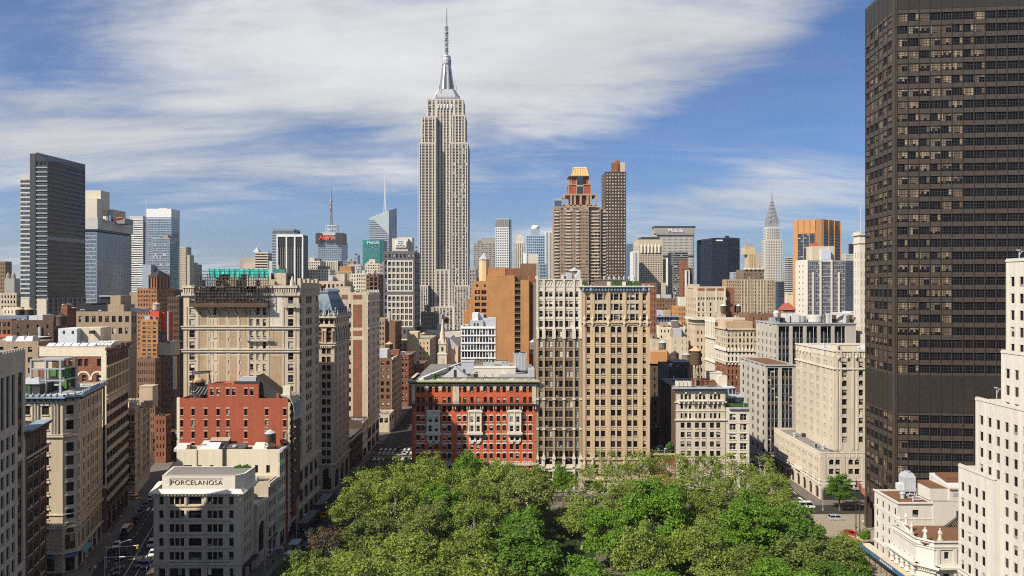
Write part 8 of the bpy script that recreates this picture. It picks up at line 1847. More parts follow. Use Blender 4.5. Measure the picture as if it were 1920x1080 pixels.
 for A,Bq,zt in (((h(1322),Y+22),(h(1335),Y),z(447)),((h(1364),Y),(h(1393),Y+14),z(445))):
  f = Fr(A,Bq);n = int((zt-62)/3.5);b.rows(f,0,zt,[(60+i*3.5+.7,60+i*3.5+2.9,even(f.L,max(3,int(f.L/2.2)),.85),'curtd',0) for i in range(n)],dm,None,.12,w);w.face([(*A,zt),(*Bq,zt),(Bq[0],Y+45,zt),(A[0],Y+45,zt)],ROOFD);w.face([(Bq[0],Y+45,0),(A[0],Y+45,0),(A[0],Y+45,zt),(Bq[0],Y+45,zt)],dm)
 sg = b.part('sign_plate');sg.box(h(1342.5),h(1355),Y-.5,Y-.2,z(452),z(449.5),WHP,());b.boxpart('rooftop_unit',h(1364),h(1370),Y+8,Y+14,b.zt-1,z(441),DARKM);b.done()
 # orange brown octagonal tower
 Y = 860;h = lambda p: X(p,Y);z = lambda p: Z(p,Y);OT = brickm("orange tower brick",(.42,.215,.085),(.36,.18,.07),.08)
 b = Bld('orange_tower','orange brick eight sided tower with slotted dark glass and a finned blank top','tower',(h(1530),Y));b.cap = 0
 P = [(X(1487,Y+16),Y+16),(h(1530),Y),(h(1541),Y),(X(1576,Y+26),Y+26),(X(1574,Y+56),Y+56),(X(1490,Y+56),Y+56)];zt = z(411);zs = z(435)
 for i in range(6):
  fr = Fr(P[i],P[(i+1) % 6]);k = {0: [(.22,.44),(.48,.70),(.74,.97)],2: [(.06,.30),(.36,.60),(.66,.94)]}.get(i,[])
  strips(b,fr,40,zs,[(a*fr.L,c*fr.L) for a,c in k],3.9,OT,.4,b.w,BLKP,.6,'bpane') if k else b.rows(fr,40,zs,[],OT)
  b.rows(fr,0,40,[],OT);b.rows(fr,zs,zt,[],OT)
  if k:
   for a in [x for c in k for x in c[:1]]+[.98]: b.w.fbox(fr,a*fr.L-.7,a*fr.L-.1,60,zt-.5,0,.9,OT);b.w.fbox(fr,a*fr.L-.1,a*fr.L+.4,zs+2,zt-1,0,.12,BRD)
 b.w.face([(*p,zt) for p in P],ROOFD);b.boxpart('rooftop_unit',h(1505),h(1516),Y+15,Y+25,zt,zt+2.5,GREYM);b.done()
 # white framed blue glass residential tower
 Y = 500;h = lambda p: X(p,Y);z = lambda p: Z(p,Y)
 b = tower('white_glass_tower','white framed blue glass tower with a notched penthouse',1513,1585,488,Y,16,GRPAN,600,3.0,18,None,.84,2.0,.6,'bpane',.25,cap=100,side=False);w = b.part('white_pier');fr = b.frs[0];u = lambda p: h(p)-b.x0
 for p0,p1,q in ((1523,1525.5,510),(1536.5,1539.5,487),(1557.5,1560,487),(1571,1574,510)): w.fbox(fr,u(p0),u(p1),0,z(q),0,.9,LIMEW)
 w.fbox(fr,0,u(1514.5),0,b.zt,0,.4,LIMEW);w.fbox(fr,u(1540),u(1557),z(519.5),z(518.3),0,.5,LIMEW)
 sw = b.part('dotted_flank');fw = Fr((h(1513)+.02-2.6,Y+14),(h(1513)-.02,Y-.05));b.rows(fw,0,z(487),[(z(500+i*10.7),z(497+i*10.7),[(fw.L*.3,fw.L*.38),(fw.L*.62,fw.L*.7)],'dark',0) for i in range(12)],LIMEW,None,.2,sw);sw.face([(h(1513)-2.6,Y+14,z(487)),(h(1513),Y-.05,z(487)),(h(1513),Y+14,z(487))],LIMEW)
 ph = b.part('penthouse');ph.box(h(1527),h(1568),Y+3,Y+14,b.zt-1,z(461),wallm("cream penthouse",(.46,.41,.32)),(5,));ph.box(h(1540),h(1558),Y-.02,Y+3.2,b.zt-1,z(468),LIMEW,(5,));ph.box(h(1540.5),h(1557.5),Y-.12,Y,z(487),z(469),plain("pale glazed screen",(.45,.5,.6),.3),());rd = b.part('rooftop_unit');rd.box(h(1532),h(1543),Y+8,Y+12,z(461),z(454),plain("rust red unit",(.35,.08,.04),.7));b.done()
 # pale tower by the dark one
 Y = 330;b = tower('pale_tower','tall pale limestone tower squeezed against the very tall dark tower',1612,1660,440,Y,6,LIMEW,640,4.5,8,2,.3,2.7,1.0,'hung',.35,cap=60,top=7);tr = b.part('parapet');b.band([b.frs[3],b.frs[0]],b.zt-.3,.5,.6,LIMEW,tr);b.band([b.frs[3],b.frs[0]],b.zt-4.2,.4,.4,LIMEW,tr)
 for i in range(3): tr.fbox(b.frs[3],i*2+.3,i*2+1.3,b.zt,b.zt+1.6,-1,.3,LIMEW)
 a = b.part('aerial');a.tube((X(1614,340),340,b.zt),(X(1614,340),340,Z(384,340)),.15,LGT,5);b.done()
right_group()
def right_field():
 # striped dark glass office slabs behind the limestone block
 xA = 112.0;DGP = plain("blue black spandrel",(.03,.036,.045),.35);PIERS = wallm("grey pier stone",(.37,.35,.31))
 def striped(lab,pc,pW,pE,pt,xw,depthS,pb):
  Yc = YX(pc,xw);Yn = YX(pW,xw);b = Bld('striped_office',lab,'office building',(xw+15,Yc));b.cap = 100
  zt = Z(pt,Yc);xe = X(pE,Yc);fr = Fr((xw,Yc),(xe,Yc));fw = Fr((xw,Yn),(xw,Yc));bay = 6.3 if depthS else 6.7;zb = 3
  n = int(fr.L/bay)+1;cols = [(.75+i*bay,.75+i*bay+bay-1.5) for i in range(n) if .75+i*bay+bay-1.5 < fr.L]
  b.rows(fr,0,zt,[(zb,zt-1.4,cols,None,0)],PIERS,None,.7)
  sp = b.part('spandrel')
  k = int((zt-zb-1.4)/3.75)
  for a,c in cols:
   for i in range(k):
    z = zb+i*3.75;sp.fbox(fr,a,c,z,z+1.25,-.72,-.45,DGP if i % 3 else BRD)
    for j in range(3): b.wins.append((fr,a+(c-a)*j/3+.05,a+(c-a)*(j+1)/3-.05,z+1.25,z+3.7,.6,'curtd'))
   for j in (1,2): sp.fbox(fr,a+(c-a)*j/3-.06,a+(c-a)*j/3+.06,zb+(2 if j == 1 else 5),zt-(4 if j == 1 else 1.5),-.5,-.15,PIERS)
  m = 5;cw = even(fw.L,m,.34)
  b.rows(fw,0,zt,[(zb+1+i*3.75,zb+3.2+i*3.75,cw,'dark',0) for i in range(k)],PIERS,None,.3)
  for i in range(m+1): u = fw.L*i/m;b.w.fbox(fw,max(0,u-.5),min(fw.L,u+.5),0,zt,0,.5,PIERS)
  b.w.face([(xe,Yc,0),(xe,Yn,0),(xe,Yn,zt),(xe,Yc,zt)],PIERS);b.w.face([(xe,Yn,0),(xw,Yn,0),(xw,Yn,zt),(xe,Yn,zt)],PIERS)
  rf = b.part('roof');rf.face([(xw,Yc,zt-.4),(xe,Yc,zt-.4),(xe,Yn,zt-.4),(xw,Yn,zt-.4)],ROOFR if pt > 650 else ROOFG)
  ed = b.part('roof_edge');b.band([fw,fr],zt-.5,.7,.45,GREYM,ed);b.x0,b.x1,b.zt,b.Y,b.D = xw,xe,zt,Yc,Yn-Yc
  return b
 b = striped('lower striped office block of pale piers and blue black glass by the side street',1436,1389,1492,684,xA,True,860);b.done()
 b = striped('wide striped office block of pale piers and dark glass, with drums on its roof',1457,1419,1605,606,127.0,False,660)
 Y = b.Y;q = b.part('roof_drum')
 for p,r,h0 in ((1497,3.4,3),(1527,3.6,3.2),(1575,4.4,4.4),(1590,3,5)): q.lathe(X(p,Y+12),Y+12,[(r,b.zt),(r,b.zt+h0),(r*.8,b.zt+h0+.3)],LGT,18)
 q = b.part('white_portal');q.box(X(1549,Y+6),X(1600,Y+6),Y+6,Y+7,Z(591,Y),Z(588.5,Y),ROOFW,());[q.box(X(p,Y+6),X(p,Y+6)+1.0,Y+6,Y+7,b.zt-1,Z(591,Y),ROOFW) for p in (1550,1556,1583)]
 q.box(X(1558,Y+9),X(1598,Y+9),Y+9,Y+16,b.zt-1,Z(592,Y),BRD);q = b.part('rooftop_unit');[q.box(X(p,Y+5),X(p+9,Y+5),Y+5,Y+9,b.zt-1,b.zt+2.4,m) for p,m in ((1447,GREYM),(1455,STEEL),(1463,DARKM))];q.lathe(X(1454,Y+5),Y+4,[(1.2,b.zt+3),(1.5,b.zt+5),(.6,b.zt+6)],ROOFW,10);q.box(X(1473,Y+8),X(1481,Y+8),Y+8,Y+14,b.zt,b.zt+4.2,ROOFW);q.box(X(1485,Y+8),X(1499,Y+8),Y+8,Y+14,b.zt,b.zt+4.2,ROOFW);b.done()
 # tan block with the white ornamental belt
 Yc,Yn = YX(1363,xA),YX(1341,xA);xe = X(1420,Yc);zt = Z(617,Yc)
 b = Bld('tan_block','tan windowed block with a white ornamental belt over brown brick','office building',(xA+10,Yc));b.cap = 90
 fs = lambda fr,k: [(Z(q,Yc)-1.1,Z(q,Yc)+1.1,even(fr.L,k,.52),'hung',0) for q in (627,638.5,650)]+[(Z(q,Yc)-1.1,Z(q,Yc)+1.1,even(fr.L,k,.45),'hung',0) for q in (661,673,684.5,697,708,719)]+[(3+i*3.6,5.2+i*3.6,even(fr.L,k,.45),'hung',0) for i in range(6)]
 fr,fw = Fr((xA,Yc),(xe,Yc)),Fr((xA,Yn),(xA,Yc));zc,zd = Z(657,Yc),Z(680,Yc)
 up = b.part('tan_upper');bl = b.part('white_belt')
 for f,k in ((fr,8),(fw,7)): b.rows(f,0,zd,fs(f,k),BRR);b.rows(f,zc,zt,fs(f,k),TANL,None,.3,up);b.rows(f,zd,zc,fs(f,k),LIMEW,None,.3,bl)
 b.w.box(xA,xe,Yc+.02,Yn,0,zt,TAND,(0,5,3))
 for f in (fr,fw):
  for i in range(int(f.L/1.8)): bl.lathe(*f.p(i*1.8+.9,0,.3)[:2],[(.4,zc-.5),(.5,zc+.6),(0,zc+1.8)],LIMEW,6);bl.fbox(f,i*1.8+.5,i*1.8+1.2,zd-1.1,zd+.4,0,.5,LIMEW)
  b.band([f],zc-.6,.6,.6,LIMEW,bl);b.band([f],zd,.5,.5,LIMEW,bl);b.band([f],zt-.4,.7,.7,TANL,up)
 b.boxpart('set_back_storey',xA+2,xe,Yc+7,Yn,zt,Z(604,Yc),TANB);b.boxpart('tan_bulkhead',xA+1,xA+6,Yc+9,Yn-2,zt,Z(600,Yc),TANL);b.done()
 # pale ornate front with pinnacles
 Yc,Yn = YX(1341,xA),YX(1322,xA);b = Bld('ornate_front','pale gabled stone front with pinnacles and tall columns','building',(xA+6,Yc+6));b.cap = 40;zt = Z(604,Yc)
 fw = Fr((xA,Yn),(xA,Yc));fs_ = Fr((xA,Yc+.05),(xA+16,Yc+.05));b.rows(fw,0,zt,[(zt-7.4,zt-4.6,even(fw.L,6,.5),'dark',0),(zt-21,zt-10,even(fw.L,5,.4),'trip',0),(8,zt-24,even(fw.L,5,.45),'trip',0)],LIMEW,None,.6);b.rows(fs_,0,zt,[(zt-5-i*4,zt-3-i*4,even(16,5,.4),'dark',0) for i in range(9)],BRR,None,.3);b.w.box(xA,xA+16,Yc+.07,Yn,0,zt,TANL,(0,3,5));o = b.part('ornament')
 for i in range(6): u = fw.L*(i+.5)/6;o.hexa([fw.p(u-1.6,zt-.5,.4),fw.p(u+1.6,zt-.5,.4),fw.p(u+1.6,zt-.5,-.4),fw.p(u-1.6,zt-.5,-.4),fw.p(u-.1,zt+2.4,.3),fw.p(u+.1,zt+2.4,.3),fw.p(u+.1,zt+2.4,-.3),fw.p(u-.1,zt+2.4,-.3)],LIMEW);o.lathe(*fw.p(u+1.7,0,.4)[:2],[(.45,zt-9),(.4,zt-1),(.5,zt),(0,zt+2)],LIMEW,6)
 b.band([fw],zt-9.4,.5,.7,LIMEW,o);b.band([fw],zt-22.6,.6,.7,LIMEW,o);b.done()
 # beige slab with a long dark flank and a corniced front block
 Yc = YX(1306,xA);b = tower('beige_slab','beige slab with brick top panels and a long shaded flank',1306,1361,537,Yc,26,TANL,None,4.0,4,6,.3,1.9,1,'hung',.3,cap=50,top=10);S = b.frs[0];hx = lambda p: X(p,Yc)-b.x0;z = lambda p: Z(p,Yc);b.wins = [w for w in b.wins if w[0] is not S];b.w.f = [];b.w.v = [];b.w.m = []
 rws = [(z(562),z(557.5),[(hx(1309)+i*1.55,hx(1309)+i*1.55+.85) for i in range(3)]+[(hx(1325)+i*1.45,hx(1325)+i*1.45+.8) for i in range(5)]+[(hx(1345)+i*1.45,hx(1345)+i*1.45+.8) for i in range(5)],'dark',0)]+[(z(q+3.4),z(q-3.2),[(hx(1309),hx(1312)),(hx(1317),hx(1320)),(hx(1331),hx(1334))],'hung',0) for q in (570.5,580,590)]
 rws = sorted(rws,key=lambda r: r[0]);b.rows(S,0,b.zt,rws,TANL,None,.35);W = b.frs[3];b.rows(W,0,b.zt,G(4,4,int(b.zt/4)-2,nb=6,frac=.4)(W),TANL);[b.rows(b.frs[i],0,b.zt,[],TANL) for i in (1,2)]
 pn = b.part('brick_panel');[pn.fbox(S,hx(p0),hx(p1),z(545),z(540.5),0,.06,BRR) for p0,p1 in ((1309,1321),(1325,1341),(1345,1357))];[pn.fbox(S,hx(p)-.4,hx(p)+.4,z(585),z(546),0,.2,LIMEW) for p in (1307,1323,1343,1359)]
 b.boxpart('brick_flank',X(1361,Yc+3),X(1377,Yc+3),Yc+3,Yc+24,0,z(539),BRR);b.boxpart('corner_tower',b.x0-.3,b.x0+4,Yc+8,Yc+20,b.zt-1,b.zt+1.4,TANL);b.done()
 b = tower('corniced_block','tan block with a wide projecting cornice below the beige slab',1304,1390,597,Yc-16,15.8,TANL,None,4.4,12,4,.4,2.2,1,'dark',.4,cap=50,top=5);b.band([b.frs[3],b.frs[0]],b.zt-.7,1.2,2.0,LIMEW,b.part('cornice'));b.band([b.frs[3],b.frs[0]],b.zt-3.4,.5,.5,LIMEW,b.part('stone_trim'));b.done()
 for p,Y,q,lab in ((1356,415,588,'shaded tank with a white cone roof beside the brick flank of the beige slab'),(1383,420,588,'white roofed tank between the brick flank and the big tan hotel')): tank(lab,X(p,Y),Y,Z(q,Y)-.6,2.0,3.6,1.8,WOOD,ROOFW,1.4)
 b = tower('brick_house','blank brown brick block behind the striped offices',1404,1452,588,390,18,BRB,None,4,3,None,.12,cap=0);b.done()
 # big tan hotel with pointed parapet
 Y = 700;b = tower('hotel_block','big tan brick block with a serrated parapet and grey upper setback',1362,1454,524,Y,14,TANB,610,3.4,26,6,.42,1.9,.8,'hung',.3,cap=0);h = lambda p: X(p,Y);z = lambda p: Z(p,Y);up = b.part('grey_setback');f = Fr((h(1398),Y+6),(h(1437),Y+6));b.rows(f,b.zt-1,z(505),[(b.zt+1+i*3.4,b.zt+2.9+i*3.4,even(f.L,9,.42),'hung',0) for i in range(2)],GRB,None,.3,up);up.box(f.o[0],f.o[0]+f.L,Y+6.02,Y+30,b.zt-1,z(505),GRB,(0,5))
 for i in range(5): up.lathe(h(1402+8*i),Y+6.4,[(2.2,z(505)),(2.0,z(503.5)),(0,z(501.5))],GREYST,6)
 gp = b.part('grey_panel');fr = b.frs[0];hx = lambda p: h(p)-b.x0
 for i in range(9): u = hx(1390+6*i);gp.fbox(fr,u-.4,u+.4,0,b.zt,0,.5,GREYST)
 for i in range(14): gp.lathe(*fr.p(3.6*i+2,0,.2)[:2],[(.8,z(598)),(.9,z(594)),(0,z(591))],GREYST,6)
 b.done()
 b = tower('red_roof_house','small brown roof house with a red hipped tile roof',1468,1491,581,480,8,TAND,None,4,3,None,.25,cap=0);r = b.part('tile_roof');x0,x1,zt = b.x0-.6,b.x1+.6,b.zt;r.loft([[(x0,479,zt),(x1,479,zt),(x1,488.6,zt),(x0,488.6,zt)],[(x0+3.5,483,Z(568,480)),(x1-3.5,483,Z(568,480)),(x1-3.5,485,Z(568,480)),(x0+3.5,485,Z(568,480))]],plain("red tile",(.27,.07,.04),.8));b.boxpart('brick_wing',X(1461,484),X(1468,484),484,490,0,Z(582,484),BRR);b.done()
 # small roofs right of the tan tower
 b = tower('brick_tower','brown brick corner block behind the tan tower cornice',1219,1231,530,420,30,BRR,None,3.8,2,3,.3,cap=0);b.done()
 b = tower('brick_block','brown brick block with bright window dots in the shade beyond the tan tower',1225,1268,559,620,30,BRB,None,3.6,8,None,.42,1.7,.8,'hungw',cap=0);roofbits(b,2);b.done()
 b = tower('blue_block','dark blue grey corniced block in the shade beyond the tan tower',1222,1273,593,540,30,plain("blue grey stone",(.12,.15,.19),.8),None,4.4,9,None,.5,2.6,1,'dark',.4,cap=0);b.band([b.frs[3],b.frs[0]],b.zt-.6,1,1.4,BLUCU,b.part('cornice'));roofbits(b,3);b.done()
 b = tower('orange_block','narrow orange brown house front behind the corniced tan block',1272,1286,574,560,24,ORB,None,3.8,3,None,.4,2,1,'hung',cap=0);b.boxpart('white_bulkhead',X(1275,562),X(1285,562),562,570,b.zt-1,Z(557,562),LIMEW);b.done()
 b = tower('grey_house','plain pale grey side wall of a roof block beyond the tan tower',1258,1287,632,400,22,GREYST,None,4,2,None,.1,cap=0);b.boxpart('upper_wall',X(1249,402),X(1262,402),402,410,0,Z(636,402),GREYST);b.boxpart('rooftop_unit',X(1264,404),X(1278,404),404,412,b.zt-1,Z(616,404),STEEL);roofbits(b,2);b.done()
 b = tower('cream_house','small cream house with a terrace roof behind the pale grey wall',1236,1290,613,470,24,CREAM,None,4,8,None,.4,2,1,'hung',cap=0);roofbits(b,4);b.done()
 b = tower('grey_house','pale grey low wall next to the tan tower flank',1220,1243,636,380,16,GREYST,None,4,2,None,.1,cap=0);roofbits(b,2);b.done()
 tank('pale tank with a cone roof by the pale grey walls beyond the tan tower',X(1242,372),372,Z(654,372)-1,2.0,3.0,1.4,WOODG,CONEG,1.4)
 b = tower('brick_house','dark brick loft with an orange roof room, in the gap beyond the tan tower',1221,1256,682,330,12,BRD,None,4,3,None,.3,cap=0);b.boxpart('roof_room',b.x0,X(1251,330),330,338,b.zt-1,Z(660,330),plain("orange painted wall",(.45,.22,.08),.8));b.done()
 tank('brown tank in the shade between the orange roof room and the big tank',X(1265,318),318,Z(678,318)-1,1.9,3.0,1.6,WOOD,IRON,1.4);tank('squat grey tank behind the big dark tank',X(1287,330),330,Z(676,330)-.6,2.1,2.8,.8,WOODG,CONEG,.6)
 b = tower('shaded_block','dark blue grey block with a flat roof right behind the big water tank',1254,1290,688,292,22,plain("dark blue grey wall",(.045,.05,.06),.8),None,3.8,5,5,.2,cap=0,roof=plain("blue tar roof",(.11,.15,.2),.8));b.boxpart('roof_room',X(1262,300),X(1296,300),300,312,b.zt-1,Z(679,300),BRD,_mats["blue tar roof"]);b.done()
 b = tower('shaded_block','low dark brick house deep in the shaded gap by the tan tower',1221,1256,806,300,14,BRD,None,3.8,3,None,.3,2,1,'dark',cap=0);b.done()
 b = tower('brick_house','low red brick house with arched windows peeping over the park trees',1219,1266,850,257,12,BRR,None,7,3,None,.3,3.2,2,'dark',.4,cap=10,top=3.5);b.band([b.frs[0]],b.zt-.6,.5,.4,TANL,b.part('cornice'));b.done()
 t = empty('roof_shrub',(X(1256,258.5),258.5,Z(850,257)),'bright green shrub on the low red brick house','shrub');m = MB()
 for k in range(220):
  a = RN.random()*6.28;r = RN.random()**.5*1.6;x,y,z = r*math.cos(a),r*math.sin(a)*.7,RN.uniform(-.2,4.6)*(1-r/4);d = RN.uniform(.15,.4);m.face([(x-d,y,z),(x,y-d,z+.1),(x+d,y+.1,z+d),(x,y+d,z+d)],LEAFM)
 m.build('foliage',t);m = MB();m.tube((0,0,0),(0,0,2.2),.1,WOOD,5);m.build('stem',t)
right_field()
# ------------------------------------------------------------------ ground,streets,park floor
ASPH = wallm("asphalt",(0.034,0.030,0.027),0.3,0.05,0.9);PAVE = wallm("pavement slabs",(0.125,0.108,0.09),0.3,0.05,0.9);LAWN = wallm("park lawn",(0.016,0.028,0.008),0.5,0.05,0.95);PATHM = wallm("park path",(0.10,0.085,0.07),0.3,0.05,0.9);PLAZA = wallm("plaza paving",(0.24,0.20,0.155),0.3,0.05,0.9);PAINT = plain("road paint",(0.62,0.62,0.6),0.7);SOIL = wallm("park soil",(0.05,0.04,0.028),.4,.05,.95)
def slab(name,pts,z0,z1,m,kind='structure'):
 mb = MB();mb.prism(pts,z0,z1,m);o = mb.build(name);o['kind'] = kind;return o
def ground():
 mb = MB();mb.face([(-9000,-600,0),(9000,-600,0),(9000,14000,0),(-9000,14000,0)],ASPH);o = mb.build('ground');o['kind'] = 'structure'
 w = lambda Y,d: (BW(Y)[0]+d,Y)
 slab('pavement',[w(60,-3),w(60,5),w(330,5),w(330,-3)],.001,.13,PAVE)                      # west side of the slanting street
 slab('pavement',[w(173.5,19.5),(-64.8,172),(-64.8,243),w(243,19.5)],.001,.13,PAVE)       # wedge between the two streets
 slab('pavement',[w(254,19.5),(-64.5,253.5),(-64.5,322),w(322,19.5)],.001,.13,PAVE)
 slab('pavement',[(-90,336),(-64.5,336),(-64.5,700),(-90,700)],.001,.13,PAVE)
 slab('pavement',[(-43,252.5),(91,252.5),(91,320),(-43,320)],.001,.13,PAVE)
 slab('pavement',[(-43,334),(88,334),(88,700),(-43,700)],.001,.13,PAVE)
 slab('pavement',[(107,242),(170,242),(170,700),(107,700)],.001,.13,PAVE)
 slab('plaza',[(97.5,110),(170,110),(170,232),(97.5,232)],.001,.13,PLAZA)
 slab('park_ground',[(-46,110),(84,110),(84,245.5),(-46,245.5)],.001,.13,PAVE)
 slab('lawn',[(-39,112),(78,112),(78,239),(-39,239)],.05,.15,LAWN)
 pth = MB()
 def strip(pts,w):
  for (a,c) in zip(pts,pts[1:]):
   d = Vector((c[0]-a[0],c[1]-a[1])).normalized();n = Vector((-d.y,d.x))*w/2
   pth.face([(a[0]-n.x,a[1]-n.y,.16),(a[0]+n.x,a[1]+n.y,.16),(c[0]+n.x,c[1]+n.y,.16),(c[0]-n.x,c[1]-n.y,.16)],PATHM)
 strip([(2,130),(9,158),(11,170),(22,182),(28,205),(14,239)],3.2);strip([(-39,190.5),(-10,184),(5,186)],4);strip([(20,187),(50,180),(78,196)],4)
 o = pth.build('park_path');o['kind'] = 'structure'
 mk = MB();z = .006
 def bar(x0,x1,y0,y1): mk.face([(x0,y0,z),(x1,y0,z),(x1,y1,z),(x0,y1,z)],PAINT)
 def sline(p,q,w): 
  d = Vector((q[0]-p[0],q[1]-p[1])).normalized();n = Vector((-d.y,d.x))*w/2;mk.face([(p[0]-n.x,p[1]-n.y,z),(q[0]-n.x,q[1]-n.y,z),(q[0]+n.x,q[1]+n.y,z),(p[0]+n.x,p[1]+n.y,z)],PAINT)
 sline(w(150,14.2),w(232,13.2),.16);sline(w(150,17),w(226,16.6),.12)
 for k in range(22): sline(w(150+k*4,9.5),w(152+k*4,9.5),.12)
 for k in range(7): sline(w(236,8+k*1.7),w(239.5,8+k*1.7),.6)
 for k in range(8): sline(w(249,6.5+k*1.7),w(252,6.5+k*1.7),.6)
 for k in range(8): bar(-63+k*2.2,-62+k*2.2,247,250.5);bar(-63+k*2.2,-62+k*2.2,324,327.5)
 for k in range(9): bar(-62.5+k*2.1,-61.5+k*2.1,305.5,309.5);bar(-62.5+k*2.1,-61.5+k*2.1,318,321)
 bar(-64,-46,316,316.5);bar(-64,-46,311,311.4)
 for x in (-58.5,-52.5): bar(x,x+.15,120,303)
 for x in (97.4,101.6): 
  for k in range(20): bar(x,x+.14,250+k*7,253+k*7)
 for k in range(7): bar(93+k*2,94+k*2,247.5,251)
 bar(91.5,91.7,255,420);bar(106.2,106.5,255,420)
 o = mk.build('road_markings');o['kind'] = 'structure'
ground()
# ------------------------------------------------------------------ trees
def leafmat(name,c1,c2,tr):
 m = bpy.data.materials.new(name);m.use_nodes = True;nt = m.node_tree;N = nt.nodes.new;L = nt.links.new;b = nt.nodes['Principled BSDF'];out = nt.nodes['Material Output']
 g = N('ShaderNodeNewGeometry');oi = N('ShaderNodeObjectInfo')
 a = N('ShaderNodeMath');a.operation = 'MULTIPLY_ADD';L(oi.outputs['Random'],a.inputs[0]);a.inputs[1].default_value = .45;L(g.outputs['Random Per Island'],a.inputs[2])
 a2 = N('ShaderNodeMath');a2.operation = 'MULTIPLY';L(a.outputs[0],a2.inputs[0]);a2.inputs[1].default_value = .7
 mx = N('ShaderNodeMix');mx.data_type = 'RGBA';L(a2.outputs[0],mx.inputs[0]);mx.inputs[6].default_value = (*c1,1);mx.inputs[7].default_value = (*c2,1)
 L(mx.outputs[2],b.inputs['Base Color']);b.inputs['Roughness'].default_value = .55;b.inputs['Specular IOR Level'].default_value = .3
 t = N('ShaderNodeBsdfTranslucent');L(mx.outputs[2],t.inputs[0]);ms = N('ShaderNodeMixShader');ms.inputs[0].default_value = tr;L(b.outputs[0],ms.inputs[1]);L(t.outputs[0],ms.inputs[2]);L(ms.outputs[0],out.inputs[0]);return m
KIND = {'plane': (leafmat("pale plane leaves",(.105,.15,.02),(.255,.325,.055),.34),.27,.95),'vivid': (leafmat("vivid green leaves",(.06,.135,.010),(.16,.29,.022),.34),.30,1.2),'deep': (leafmat("deep green leaves",(.042,.10,.010),(.105,.20,.02),.3),.30,1.2),
  'olive': (leafmat("olive leaves",(.075,.105,.018),(.15,.195,.04),.3),.30,1.05),'bud': (leafmat("brownish budding leaves",(.075,.055,.03),(.13,.10,.045),.3),.26,.40),'rosy': (leafmat("rosy tinged leaves",(.12,.15,.035),(.26,.31,.075),.4),.27,1.05)}
BARK = wallm("bark",(.13,.10,.075),.3,.3);BARKP = wallm("pale plane bark",(.30,.27,.20),.45,.3)
_rng = np.random.default_rng(5)
def crown_mesh(kind,R,H,zc,clumps,per):
 """leaf quads gathered in clumps round the limb ends of an uneven ellipsoid crown"""
 m,s0,dens = KIND[kind];rg = _rng
 pts = [];lob = rg.uniform(0,6.28,3)
 while len(pts) < clumps:
  d = rg.normal(size=3);d /= np.linalg.norm(d)
  if d[2] < -.55: continue
  r = rg.uniform(.5,1.0)**.6*rg.uniform(.82,1.12)*(1+.22*np.sin(lob[0]+d[0]*3.1)*np.cos(lob[1]+d[1]*2.7)+.12*np.sin(lob[2]+d[2]*5));p = np.array([d[0]*R*r,d[1]*R*r,d[2]*H*r+zc])
  if all(np.linalg.norm((p-q)*[1,1,1.2]) > R*.19 for q in pts) or rg.random() < .06: pts.append(p)
 C = np.array(pts);V = [];
 for c in C:
  n = int(per*rg.uniform(.6,1.3)*dens);cr = R*rg.uniform(.17,.36)
  d = rg.normal(size=(n,3));d /= np.linalg.norm(d,axis=1)[:,None];d[:,2] = np.where(rg.random(n) < .55,np.abs(d[:,2]),d[:,2])
  rad = cr*rg.random(n)**.55*np.where(rg.random(n) < .15,1.45,1.0)
  p = c+d*rad[:,None]*[1,1,.75]
  nrm = d*.7+rg.normal(size=(n,3))*.55+[0,0,.35];nrm /= np.linalg.norm(nrm,axis=1)[:,None]
  a = np.cross(nrm,rg.normal(size=(n,3)));a /= np.linalg.norm(a,axis=1)[:,None];b = np.cross(nrm,a)
  s = (s0*rg.uniform(.6,1.35,n))[:,None];V.append(np.stack([p-a*s,p-b*s*.62,p+a*s,p+b*s*.62],1))
 V = np.concatenate(V).reshape(-1,3);nq = len(V)//4
 me = bpy.data.meshes.new("crown");me.vertices.add(len(V));me.vertices.foreach_set('co',V.astype(np.float32).ravel());me.loops.add(nq*4);me.loops.foreach_set('vertex_index',np.arange(nq*4,dtype=np.int32));me.polygons.add(nq);me.polygons.foreach_set('loop_start',np.arange(0,nq*4,4,dtype=np.int32));me.update(calc_edges=True);me.materials.append(m);return me,C
def trunk_mesh(C,R,H,zc,pale):
 mb = MB();m = BARKP if pale else BARK;r0 = .42;zt = zc-H*.25;k = _rng.uniform(-.5,.5,4)
 pts = [(0,0,0,r0*1.5),(0,0,.6,r0),(k[0]*.4,k[1]*.4,zt*.5,r0*.85),(k[2]*.6,k[3]*.6,zt,r0*.68),(k[0],k[1],zc+H*.3,r0*.3)]
 for a,b in zip(pts,pts[1:]): mb.tube(a[:3],b[:3],a[3],m,8,b[3])
 idx = _rng.permutation(len(C))[:16]
 for i in idx:
  t = _rng.uniform(.15,1);s = Vector(pts[3][:3]).lerp(Vector(pts[4][:3]),t*.6);e = Vector(C[i]);mid = s.lerp(e,.5)+Vector((0,0,-.5+1.2*(e.z < zc)));mb.tube(s,mid,.19,m,6,.12);mb.tube(mid,e,.12,m,5,.04)
  for j in idx[:3]: 
   f = mid.lerp(e,.5);g = f+Vector(_rng.normal(size=3))*1.6;mb.tube(f,g,.06,m,4,.02)
 return mb.mesh("trunk")
TREEV = {}
